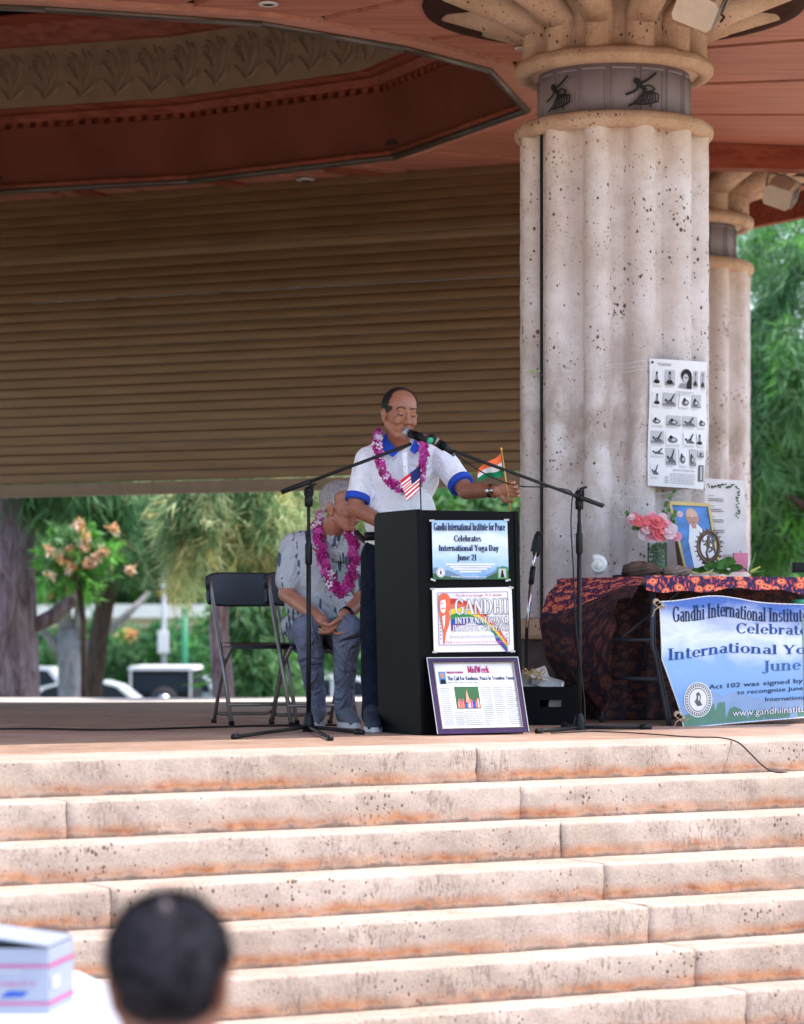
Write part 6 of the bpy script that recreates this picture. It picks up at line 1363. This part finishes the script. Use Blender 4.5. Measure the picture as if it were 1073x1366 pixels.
for pts in ([(436, 708), (441, 706), (452, 724), (447, 732), (437, 722)], [(468, 706), (472, 712), (462, 730), (455, 726), (458, 718)]):
    b.prism([V(x, y, 14.655-.01*(i in (2, 3))+.05*(i < 2)) for i, (x, y) in enumerate(pts)], (0, -.006, 0))
b.build('collar', M_al, se)
pgrey = folds(plain('trousers_grey_blue', (.15, .17, .25), .85, 0, .12, 8), 1.0, .05, 6)
b = MB(); b.ell(V(428, 848, 15.02), (.18, .16, .10), None, 20)
for hx, kn, an in ((408, knR, anR), (452, knL, anL)): b.cap(V(hx, 852, 15.0), kn, .098, .080, 18); b.cap(kn, an+Vector((0, 0, -.005)), .080, .050, 18)
blob('trousers', b, .008, pgrey, se, 4, wrinkle(8, .0065, 6, (40, 100)))
sg = plain('sneaker_grey', (.12, .14, .17), .7, 0, .2, 40)
hR = Vector((anR.x, anR.y+.03, 0)); hL = Vector((anL.x, anL.y+.03, 0))
shoe(hR, hR+Vector((-.015, -.20, 0)), .085, .046, sg, sole, se); shoe(hL, hL+Vector((.065, -.19, 0)), .085, .047, sg, sole, se)
b = MB(); c = elL.lerp(wrL, .84); d = (wrL-elL).normalized(); b.tube([c-d*.012, c+d*.012], .037, 16, cap=False); b.build('watch_strap', M_black, se)
b = MB(); q = V(438.5, 845, 14.36); b.lathe(q, [(.010, -.003), (.0112, 0), (.010, .003)], 14, M=Matrix.Rotation(R(60), 3, 'Y')); b.build('finger_ring', M_gold, se)
settle(se, hR)
lei('flower_lei', 'long thick magenta orchid lei hanging to the lap of the seated man', [[V(429, 688, 14.80), V(424, 704, 14.72), V(427, 730, 14.64), V(433, 755, 14.60), V(441, 775, 14.58), V(452, 790, 14.57), V(462, 788, 14.56), V(470, 770, 14.56), V(474, 745, 14.56), V(471, 720, 14.58), V(466, 706, 14.68)]], .050, orch, 44, .025, 6)
b = MB(); mh = V(479, 714, 14.45); b.cap(V(476, 711, 14.5), V(487, 722, 14.38), .017, .014, 12); b.cap(V(487, 722, 14.38), V(494, 728, 14.33), .012, .012, 10); b.build('microphone', M_blackm, None, None, label='black microphone poking out beside the speaker\'s belt', cat='microphone')

# ---- spectator in the foreground
MATS_fg = hair_mat('hair_dark_grey', (.003, .003, .004), (.05, .045, .06), .75); MATS_fg.node_tree.nodes['Principled BSDF'].inputs['Specular IOR Level'].default_value = .12
fg_ = thing('person', 'blurred dark-haired spectator seated in the foreground, seen from behind', 'person')
hs = 1.02; Yh = 4.0; hc = V(225, 1290, Yh); hc.z = P(0, 1190, Yh).z-.130; MF = headM(hc, R(180), R(4), hs, 0); b = MB(); head_prims(b, MF, hs)
b.cap(hc+Vector((0, 0, -.06)), hc+Vector((0, -.02, -.19)), .06, .07, 16); b.cap(hc+Vector((-.15, 0, -.27)), hc+Vector((.15, 0, -.27)), .06, .06); b.ell(hc+Vector((0, 0, -.5)), (.17, .12, .28), None)
sx_ = hc.x
for s in (-1, 1): b.cap((sx_+s*.17, Yh, hc.z-.27), (sx_+s*.21, Yh+.05, hc.z-.55), .05, .042); b.cap((sx_+s*.21, Yh+.05, hc.z-.55), (sx_+s*.12, Yh+.28, hc.z-.66), .042, .03); b.cap((sx_+s*.10, Yh, -.78), (sx_+s*.12, Yh+.42, -.76), .08, .06); b.cap((sx_+s*.12, Yh+.42, -.76), (sx_+s*.12, Yh+.42, -1.14), .055, .04)
for s in (-1, 1): hand(b, (sx_+s*.12, Yh+.28, hc.z-.66), (-.2*s, 1, -.1), (0, 0, -1), .4, s)
blob('body', b, .007, skin_mat('skin_brown', (.27, .11, .065), (.20, .08, .045)), fg_, 3)
hair_cap(MF, hs, lambda d: d.z > -.15 or d.y < .15 and d.z > -.80 and not (abs(d.x) > .80 and d.y > -.25 and d.z < -.25), .06, MATS_fg, fg_, rough=.05, seed=12, seg=96)
hair_strands(MF, hs, lambda d: (d.z > -.15 or d.y < .15 and d.z > -.80 and not (abs(d.x) > .80 and d.y > -.25 and d.z < -.25)) and not (abs(d.x) < .16 and -.75 < d.y < -.25 and d.z > .5), 5000, .040, .0011, MATS_fg, fg_, 6)
b = MB(); r3f = MF.to_3x3().normalized()
b.ell(MF @ Vector((0, -.066, .098)), (.014, .022, .022), r3f, 12); b.build('thin_crown', skin_mat('scalp', (.06, .035, .035), (.03, .02, .022)), fg_)
b = MB(); b.cap(hc+Vector((-.15, 0, -.28)), hc+Vector((.15, 0, -.28)), .075, .075); b.ell(hc+Vector((0, 0, -.5)), (.2, .14, .30), None)
for s in (-1, 1): b.cap((sx_+s*.17, Yh, hc.z-.28), (sx_+s*.20, Yh+.03, hc.z-.45), .07, .06)
blob('shirt', b, .01, plain('shirt_navy', (.03, .04, .08), .8), fg_, 3)
b = MB(); b.ell((sx_, Yh, -.80), (.18, .14, .10), None)
for s in (-1, 1): b.cap((sx_+s*.10, Yh, -.78), (sx_+s*.12, Yh+.42, -.76), .09, .072); b.cap((sx_+s*.12, Yh+.42, -.76), (sx_+s*.12, Yh+.42, -1.10), .07, .055)
blob('trousers', b, .012, plain('trousers_dark', (.03, .03, .035), .8), fg_, 3); settle(fg_, (sx_, Yh, -1.18))
# ------------------------------------------------------------------ background
def bark(name, c1, c2):
    m, nt, p = new_mat(name); co = world(nt, (6, 6, 1.2)); a = noise(nt, co, 2.0, 6, .65, 1.2); nt.links.new(ramp(nt, a, [(.32, c1), (.66, c2)]), p.inputs['Base Color']); p.inputs['Roughness'].default_value = .95; bump(nt, p, a, .9, .06); return m
B_pur = bark('bark_mauve_grey', (.085, .045, .06), (.40, .30, .36)); B_dark = bark('bark_dark', (.035, .02, .015), (.11, .07, .055)); B_grey = bark('bark_pale_grey', (.16, .15, .16), (.40, .38, .42))
def leafm(name, c, trans=.35):
    m, nt, p = new_mat(name); a = noise(nt, world(nt), 1.5, 4, .6); nt.links.new(ramp(nt, a, [(.3, tuple(q*.8 for q in c)), (.7, tuple(min(1, q*2.6) for q in c))]), p.inputs['Base Color']); p.inputs['Roughness'].default_value = .6
    tr_ = nt.nodes.new('ShaderNodeBsdfTranslucent'); tr_.inputs[0].default_value = (*[min(1, q*1.6) for q in c], 1); mx = nt.nodes.new('ShaderNodeMixShader'); mx.inputs[0].default_value = trans
    out = nt.nodes['Material Output']; nt.links.new(p.outputs[0], mx.inputs[1]); nt.links.new(tr_.outputs[0], mx.inputs[2]); nt.links.new(mx.outputs[0], out.inputs[0]); return m
L_deep = leafm('needles_deep_green', (.045, .12, .045)); L_mid = leafm('needles_mid_green', (.09, .18, .075)); L_pale = leafm('needles_pale_olive', (.26, .32, .17)); L_br = leafm('leaves_bright_green', (.09, .25, .04)); L_yel = leafm('needles_straw', (.42, .36, .15)); L_or = leafm('blossom_orange', (.70, .30, .14), .2); L_hedge = leafm('hedge_green', (.05, .15, .05))
def needles(name, clumps, mats, probs, parent, droop=.8, L=.35, w=.018, seed=1, strand=10):
    r2 = np.random.default_rng(seed); Vv = []; MI = []
    for (c, r, n) in clumps:                      # n strands in an ellipsoid clump, gathered on boughs; every strand a drooping spray
        n = int(n*1.7); c = np.array(c); r = np.array(r); ns = max(4, n//38); d = r2.normal(size=(ns, 3)); d /= np.linalg.norm(d, axis=1)[:, None]; sc_ = c+d*(r2.random((ns, 1))**(1/2.2))*r
        pick = r2.integers(0, ns, n); base = sc_[pick]+r2.normal(size=(n, 3))*r*np.array([.17, .17, .15])*(.5+r2.random(ns))[pick][:, None]; bm_ = r2.choice(len(mats), size=ns, p=probs)[pick]
        sd_ = r2.normal(size=(n, 3))*(1-droop*.6); sd_[:, 2] -= droop*1.6; sd_ /= np.linalg.norm(sd_, axis=1)[:, None]
        smat = np.where(r2.random(n) < .7, bm_, r2.choice(len(mats), size=n, p=probs)); ln = L*(.6+.8*r2.random((n, 1)))
        for k in range(strand):
            f = k/strand; b0 = base+sd_*ln*1.6*f; nd = sd_+r2.normal(size=(n, 3))*.45; nd /= np.linalg.norm(nd, axis=1)[:, None]
            e = b0+nd*ln*.8; s = np.cross(nd, r2.normal(size=(n, 3))); s /= np.linalg.norm(s, axis=1)[:, None]+1e-9; s = s*w
            Vv.append(np.stack([b0-s, b0+s, e], 1)); MI.append(smat)
    A = np.concatenate(Vv).reshape(-1, 3); M_ = np.concatenate(MI); nf = len(A)//3
    me = bpy.data.meshes.new(name); me.vertices.add(len(A)); me.vertices.foreach_set('co', A.ravel()); me.loops.add(len(A)); me.loops.foreach_set('vertex_index', np.arange(len(A), dtype=np.int32))
    me.polygons.add(nf); me.polygons.foreach_set('loop_start', np.arange(0, len(A), 3, dtype=np.int32)); me.polygons.foreach_set('loop_total', np.full(nf, 3, dtype=np.int32))
    for m in mats: me.materials.append(m)
    me.polygons.foreach_set('material_index', M_.astype(np.int32)); me.update(calc_edges=True); return link(name, me, parent)
def pxell(px, py, rx, ry, Y, n, dep=None):
    c = P(px, py, Y); return ((c.x, c.y, c.z), (rx*Y/F, dep or rx*Y/F, ry*Y/F), n)
def tree(name, label, Y, trunk, tr, bk_, branches, clumps, mats, probs, group=None, **kw):
    t = thing(name, label, 'tree', group); b = MB(); pts = [P(x, y, Y) for x, y in trunk]; pts[0].z = gz(pts[0].x, Y)-.1; n = len(pts); b.tube(pts, [r*Y/F for r in tr], 14); b.build('trunk', bk_, t)
    for br, rs in branches: b = MB(); b.tube([P(q[0], q[1], q[2] if len(q) > 2 else Y) for q in br], [r*Y/F for r in rs], 10); b.build('branch', bk_, t)
    if clumps: needles('crown', clumps, mats, probs, t, **kw)
    settle(t, pts[0]); return t
# ironwood on the left: thick mauve trunk
tree('ironwood_tree', 'big mauve-grey trunked tree at the left edge behind the stage', 34, [(5, 1000), (6, 930), (8, 850), (5, 760), (2, 640), (0, 300), (10, -200)], [56, 48, 43, 42, 44, 38, 20], B_pur,
     [([(45, 835), (72, 822), (95, 802), (112, 788), (125, 770)], [10, 11, 9, 7, 5])], [pxell(60, 560, 120, 110, 34, 1500), pxell(130, 640, 60, 50, 35, 500)], [L_deep, L_mid, L_yel], [.55, .38, .07], seed=1, L=.28, w=.012)
tree('ironwood_tree', 'slim dark leaning trunk standing between the parked white car and jeep', 46, [(118, 1000), (122, 930), (132, 850), (145, 780), (150, 700), (158, 560), (165, 300)], [15, 14, 13, 12, 11, 9, 5], B_dark,
     [([(148, 740), (180, 690), (230, 640)], [7, 5, 3])], [pxell(175, 590, 95, 130, 46, 2600, 2.2), pxell(150, 700, 45, 35, 45, 400, 1), pxell(205, 640, 50, 80, 46, 1000, 1.4)], [L_deep, L_mid, L_pale], [.62, .30, .08], seed=2, L=.32, w=.014)
tree('ironwood_tree', 'pale olive feathery tree with drooping sprays beside the seated man', 30, [(300, 1050), (299, 930), (292, 840), (296, 760), (300, 640), (305, 300)], [20, 15, 13, 12, 11, 6], B_pur,
     [([(297, 760), (260, 720), (225, 700)], [5, 4, 2]), ([(298, 720), (340, 690), (400, 670)], [5, 4, 2])],
     [pxell(262, 670, 42, 50, 29, 900, .8), pxell(345, 680, 60, 70, 29.5, 1300, .8), pxell(400, 710, 45, 60, 30, 900, .8), pxell(320, 600, 120, 80, 30, 1200, 1.5), pxell(245, 735, 14, 35, 29, 120, .3), pxell(470, 700, 60, 80, 31, 900, .8)], [L_pale, L_yel, L_mid, L_deep], [.50, .13, .25, .12], seed=3, L=.20, w=.008, droop=.85)
tree('grey_branch_tree', 'pale grey many-branched tree with orange blossoms behind the cars at left', 56, [(98, 1000), (98, 930), (94, 880), (90, 840)], [26, 20, 17, 15], B_grey,
     [([(90, 850), (84, 800), (98, 760), (95, 700)], [11, 9, 7, 4]), ([(84, 880), (66, 850), (50, 835), (40, 825)], [7, 6, 5, 4]), ([(104, 850), (108, 800), (106, 770)], [9, 7, 5]), ([(104, 872), (140, 845), (170, 820), (200, 790)], [8, 6.5, 5, 3])],
     [pxell(95, 720, 60, 50, 56, 700, 1.5), pxell(70, 750, 35, 25, 55, 260, .8)], [L_br, L_mid, L_or], [.52, .34, .14], seed=4, L=.35, w=.05, droop=.2, strand=8)
def blossoms():
    t = thing('flowering_bush', 'cluster of orange blossoms hanging in front of the dark tree at left', 'bush'); cl = []
    for (x, y, r) in ((70, 736, 8), (85, 742, 11), (92, 730, 7), (112, 728, 9), (116, 718, 6), (130, 746, 9), (138, 735, 6), (68, 766, 6), (107, 702, 6), (152, 705, 6), (92, 756, 6), (120, 752, 6), (176, 760, 5)): cl.append(pxell(x, y, r*.9, r*.9, 32.6, 26, .15))
    needles('blossoms', cl, [L_or, leafm('blossom_pink', (.75, .42, .34), .2), L_br], [.5, .38, .12], t, droop=.1, L=.040, w=.014, seed=5, strand=5)
    needles('leaves', [pxell(100, 745, 45, 38, 33.2, 380, .6)], [L_br, L_mid], [.6, .4], t, droop=.3, L=.13, w=.02, seed=6, strand=7)
    b = MB(); b.tube([P(100, 750, 33.2), P(112, 830, 33.2), (P(112, 0, 33.2).x, 33.2, gz(0, 33.2))], .035, 8); b.build('stem', B_dark, t); settle(t, (P(112, 0, 33.2).x, 33.2, gz(0, 33.2)))
blossoms()
# right-hand trees
tree('ironwood_tree', 'tall green feathery tree filling the right edge behind the far column', 33, [(1120, 1050), (1115, 800), (1100, 500), (1090, 200)], [26, 22, 15, 8], B_dark,
     [([(1105, 600), (1060, 520), (1010, 470)], [7, 5, 2]), ([(1112, 700), (1050, 660), (1000, 640)], [7, 5, 2])],
     [pxell(1045, 500, 55, 90, 33, 1300, 1.0), pxell(1080, 400, 60, 90, 33, 260, 1.0), pxell(1030, 300, 90, 90, 34, 200, 1.2), pxell(1060, 640, 70, 80, 34, 1300, 1.0), pxell(1015, 400, 25, 40, 33, 90, .6), pxell(1000, 560, 30, 90, 33, 500, .8), pxell(980, 720, 60, 60, 35, 700, 1)], [L_mid, L_deep, L_br], [.52, .34, .14], seed=7, L=.24, w=.010, droop=.7)
tree('shade_tree', 'broad dark green tree beyond the table at right, low crown', 48, [(1010, 1000), (1012, 850), (1020, 700), (1020, 500)], [22, 18, 15, 8], B_dark, [],
     [pxell(1040, 590, 110, 90, 48, 1500, 2), pxell(1040, 700, 110, 60, 47, 1100, 1.5), pxell(1010, 745, 60, 30, 44, 500, 1.2), pxell(1075, 745, 60, 40, 43, 500, 1)], [L_deep, L_mid, L_br, L_or], [.56, .30, .12, .02], seed=8, L=.35, w=.04, droop=.3, strand=8)
tree('shade_tree', 'green tree glimpsed between the podium and the big column', 44, [(640, 1000), (640, 840), (630, 700)], [14, 12, 8], B_dark, [],
     [pxell(640, 690, 80, 60, 44, 1000, 1.2), pxell(700, 760, 60, 90, 45, 900, 1), pxell(560, 700, 60, 60, 44, 600, 1.2)], [L_mid, L_pale, L_deep, L_br], [.35, .25, .25, .15], seed=9, L=.35, w=.035, droop=.4, strand=8)
tree('shade_tree', 'bushy green young tree behind the empty folding chair', 40, [(345, 1000), (345, 920), (342, 860)], [10, 8, 6], B_dark, [], [pxell(345, 870, 42, 55, 40, 900, .6), pxell(330, 810, 40, 40, 40, 500, .6), pxell(370, 820, 40, 40, 41, 450, .6), pxell(415, 800, 60, 60, 42, 700, .6)], [L_mid, L_deep, L_br], [.45, .35, .20], seed=10, L=.25, w=.02, droop=.5)
t = thing('hedge', 'clipped dark green hedge running behind the parked cars', 'hedge')
needles('foliage', [pxell(x, 885+4*math.sin(x), 34, 36+6*math.sin(x*.7), 84, 420, .9) for x in range(30, 620, 40)], [L_hedge, L_mid, L_br], [.6, .28, .12], t, droop=.1, L=.30, w=.07, seed=11, strand=8)
b = MB(); b.box((P(330, 0, 84.5).x, 84.6, gz(0, 84)+.6), (14, .7, 1.4)); b.build('inner_branches', plain('hedge_core', (.03, .07, .025), .95, 0, .4, 4), t); settle(t, (P(330, 0, 84).x, 84.4, gz(0, 84)))
t = thing('flowering_bush', 'bush with salmon blossoms in front of the white building', 'bush'); needles('foliage', [pxell(168, 848, 12, 7, 80, 60, .4)], [L_or, L_br], [.5, .5], t, droop=0, L=.10, w=.05, seed=12, strand=8); settle(t, P(168, 900, 80))
t = thing('tree_line', 'mass of distant trees closing the view behind everything', 'trees'); tag(t, kind='stuff')
fo = needles('far_trees', [pxell(x, 690+30*math.sin(x*.031), 75, 110+25*math.sin(x*.05), 112, 560, 3) for x in range(-500, 1650, 70)]+[pxell(x, 600, 100, 110, 118, 700, 3) for x in range(900, 1700, 90)], [L_deep, L_mid, L_br], [.5, .35, .15], None, droop=.3, L=.9, w=.22, seed=13, strand=7); bpy.data.objects.remove(t); fo.name = 'far_trees'; tag(fo, 'mass of distant trees closing the view behind everything', 'trees', kind='stuff')
# white building
bd = thing('white_building', 'low white building with pale eaves beyond the hedge at left', 'building'); M_wh = plain('wall_white', (.72, .70, .68), .8, 0, .05, 1); Yb = 98
def bx_(px0, py0, px1, py1, Y, dp, mat, nm): A = P(px0, py0, Y); Bv = P(px1, py1, Y); b = MB(); b.box(((A.x+Bv.x)/2, Y+dp/2, (A.z+Bv.z)/2), (abs(Bv.x-A.x), dp, abs(A.z-Bv.z))); return b.build(nm, mat, bd)
bx_(-120, 838, 330, 925, Yb, 8, plain('wall_brick_brown', (.20, .11, .09), .8, 0, .2, 3), 'wall'); bx_(-160, 806, 345, 824, Yb-1.6, 11, M_wh, 'roof'); bx_(-150, 824, 335, 838, Yb-.9, 10, plain('eave_cream', (.62, .58, .50), .8), 'eave_board')
bx_(45, 842, 68, 875, Yb-.15, .1, M_wh, 'pilaster'); bx_(105, 842, 120, 875, Yb-.15, .1, M_wh, 'pilaster'); bx_(200, 840, 290, 870, Yb-.2, .1, M_wh, 'wall_panel')
for x in (72, 85, 132, 150): bx_(x, 848, x+10, 864, Yb-.06, .05, plain('window_dark', (.03, .04, .05), .1), 'window')
settle(bd, (P(100, 0, Yb).x, Yb, gz(0, Yb)))
# utility box on a pole, green pole
t = thing('utility_pole', 'grey pole carrying a white box behind the jeep', 'pole'); Yp = 78; x_ = P(219, 0, Yp).x
b = MB(); b.tube([(x_, Yp, gz(0, Yp)), (x_, Yp, P(0, 700, Yp).z)], .07, 10); b.build('post', plain('pole_grey', (.50, .50, .52), .6), t)
b = MB(); A = P(218, 856, Yp-.15); b.box(A, (.30, .2, .64)); b.box(A+Vector((.02, -.11, 0)), (.24, .02, .56)); b.build('box', M_wh, t); settle(t, (x_, Yp, gz(0, Yp)))
t = MB(); x2 = P(247, 0, 76).x; t.tube([(x2, 76, gz(0, 76)), (x2, 76, P(0, 815, 76).z)], .09, 10); t.lathe((x2, 76, P(0, 815, 76).z), [(.09, 0), (.12, .02), (.03, .12)], 10); t.build('green_post', plain('post_green', (.02, .20, .09), .5), None, None, label='dark green post right of the white utility box', cat='post')
# cars
M_car = plain('car_white', (.78, .78, .80), .22, 0, .02); M_glass = plain('car_glass', (.012, .02, .03), .25, spec=.25); M_tyre = plain('tyre', (.015, .015, .016), .8)
def car(label, px0, px1, Y, kind, face=1, col=None, roof_py=None):
    t = thing('parked_car' if kind != 'jeep' else 'parked_jeep', label, 'car' if kind != 'jeep' else 'jeep', 'vehicles parked along the road'); col = col or M_car; gzv = gz(0, Y)+.02; x0, x1 = P(px0, 0, Y).x, P(px1, 0, Y).x; L = x1-x0; W2 = 1.75
    h = (CZ-(roof_py-HY)/F*Y)-gzv if roof_py else 1.5
    def X(f): return x0+L*(f if face > 0 else 1-f)
    if kind == 'sedan': out = [(0, .35), (.0, .52), (.05, .60), (.20, .64), (.33, .93), (.42, 1.0), (.66, 1.0), (.80, .90), (.93, .66), (1, .60), (1, .32), (.93, .20), (.06, .20)]; gl = [(.24, .66), (.345, .91), (.43, .965), (.65, .965), (.765, .88), (.86, .67)]
    elif kind == 'pickup': out = [(0, .35), (0, .58), (.22, .62), (.33, .98), (.55, 1.0), (.60, .64), (1, .62), (1, .3), (.94, .22), (.06, .22)]; gl = [(.26, .64), (.35, .93), (.53, .95), (.57, .66)]
    else: out = [(0, .25), (0, .96), (.03, 1.0), (.97, 1.0), (1, .96), (1, .25), (.9, .2), (.1, .2)]; gl = None
    b = MB(); b.prism([(X(f), Y, gzv+h*z) for f, z in out], (0, W2 if kind != 'jeep' else 3.6, 0)); b.build('body', col if kind != 'jeep' else plain('jeep_black', (.01, .011, .013), .4, spec=.2), t)
    if gl: b = MB(); b.prism([(X(f), Y-.012, gzv+h*z) for f, z in gl], (0, .01, 0)); b.build('side_windows', M_glass, t); b = MB(); xm = X(.53 if kind == 'sedan' else .44); b.box((xm, Y-.02, gzv+h*.8), (.07, .012, h*.32)); b.build('door_pillar', col, t)
    if kind == 'jeep':
        b = MB(); b.prism([(X(-.02), Y-.05, gzv+h*.965), (X(1.02), Y-.05, gzv+h*.965), (X(.99), Y-.05, gzv+h*1.02), (X(.01), Y-.05, gzv+h*1.02)], (0, 3.6, 0)); b.build('roof_panel', M_wh, t)
        b = MB(); b.box(((x0+x1)/2, Y-.01, gzv+h*.76), (L*.82, .02, h*.26)); b.build('rear_window', M_glass, t)
        for f in (.03, .97): b = MB(); b.box((X(f), Y-.02, gzv+h*.6), (.05, .03, h*.72)); b.build('corner_post', M_wh, t)
        b = MB(); c = (X(.56), Y-.16, gzv+h*.48); Mr = Matrix.Rotation(R(90), 3, 'X'); b.lathe(c, [(.20, -.10), (.37, -.10), (.39, 0), (.37, .10), (.20, .10)], 28, M=Mr); b.build('spare_tyre', M_tyre, t); b = MB(); b.lathe(Vector(c)+Vector((0, -.11, 0)), [(.20, -.01), (.20, .01), (.06, .03)], 20, M=Mr); b.build('rim', M_chrome, t)
        b = MB(); b.box(((x0+x1)/2, Y-.08, gzv+h*.28), (L*1.02, .12, .14)); b.build('bumper', M_steel, t)
        for f in (.06, .94): b = MB(); b.box((X(f), Y-.03, gzv+h*.5), (.10, .04, .18)); b.build('tail_light', plain('tail_red', (.4, .01, .01), .3), t)
        whs = [(.1, .3), (.9, .3), (.1, 3.2), (.9, 3.2)]
    else: whs = [(.17, 0.1), (.81, 0.1), (.17, W2-.1), (.81, W2-.1)]
    for f, dy in whs:
        Mr = Matrix.Rotation(R(90), 3, 'X' if kind != 'jeep' else 'Y'); c = Vector((X(f), Y+dy, gzv+.33)); b = MB(); b.lathe(c, [(.2, -.11), (.32, -.11), (.335, 0), (.32, .11), (.2, .11)], 24, M=Mr); b.build('tyre', M_tyre, t); b = MB(); b.lathe(c, [(.2, -.105), (.05, -.12), (.05, .12), (.2, .105)], 16, M=Mr); b.build('rim', M_chrome, t)
    settle(t, ((x0+x1)/2, Y, gzv-.02)); return t
car('white sedan parked right behind the thick mauve trunk', 8, 232, 67, 'sedan', -1, None, 909)
car('white pickup with round cab roof standing behind the white sedan at far left', -60, 130, 79, 'pickup', -1, None, 889)
car('black off-road jeep with white roof and spare wheel on its back', 172, 257, 72, 'jeep', 1, None, 891)
car('pale silver car partly hidden right of the jeep', 230, 290, 77, 'sedan', 1, plain('car_silver', (.50, .52, .55), .25), 901)
car('white car seen between the folding chairs behind the stage', 335, 540, 70, 'sedan', 1, None, 903)
car('white pickup cab visible between the seated man\'s shins', 352, 480, 80, 'pickup', -1, None, 893)

if 'print.005' in bpy.data.objects: bpy.data.objects['print.005']['kind'] = 'stuff'
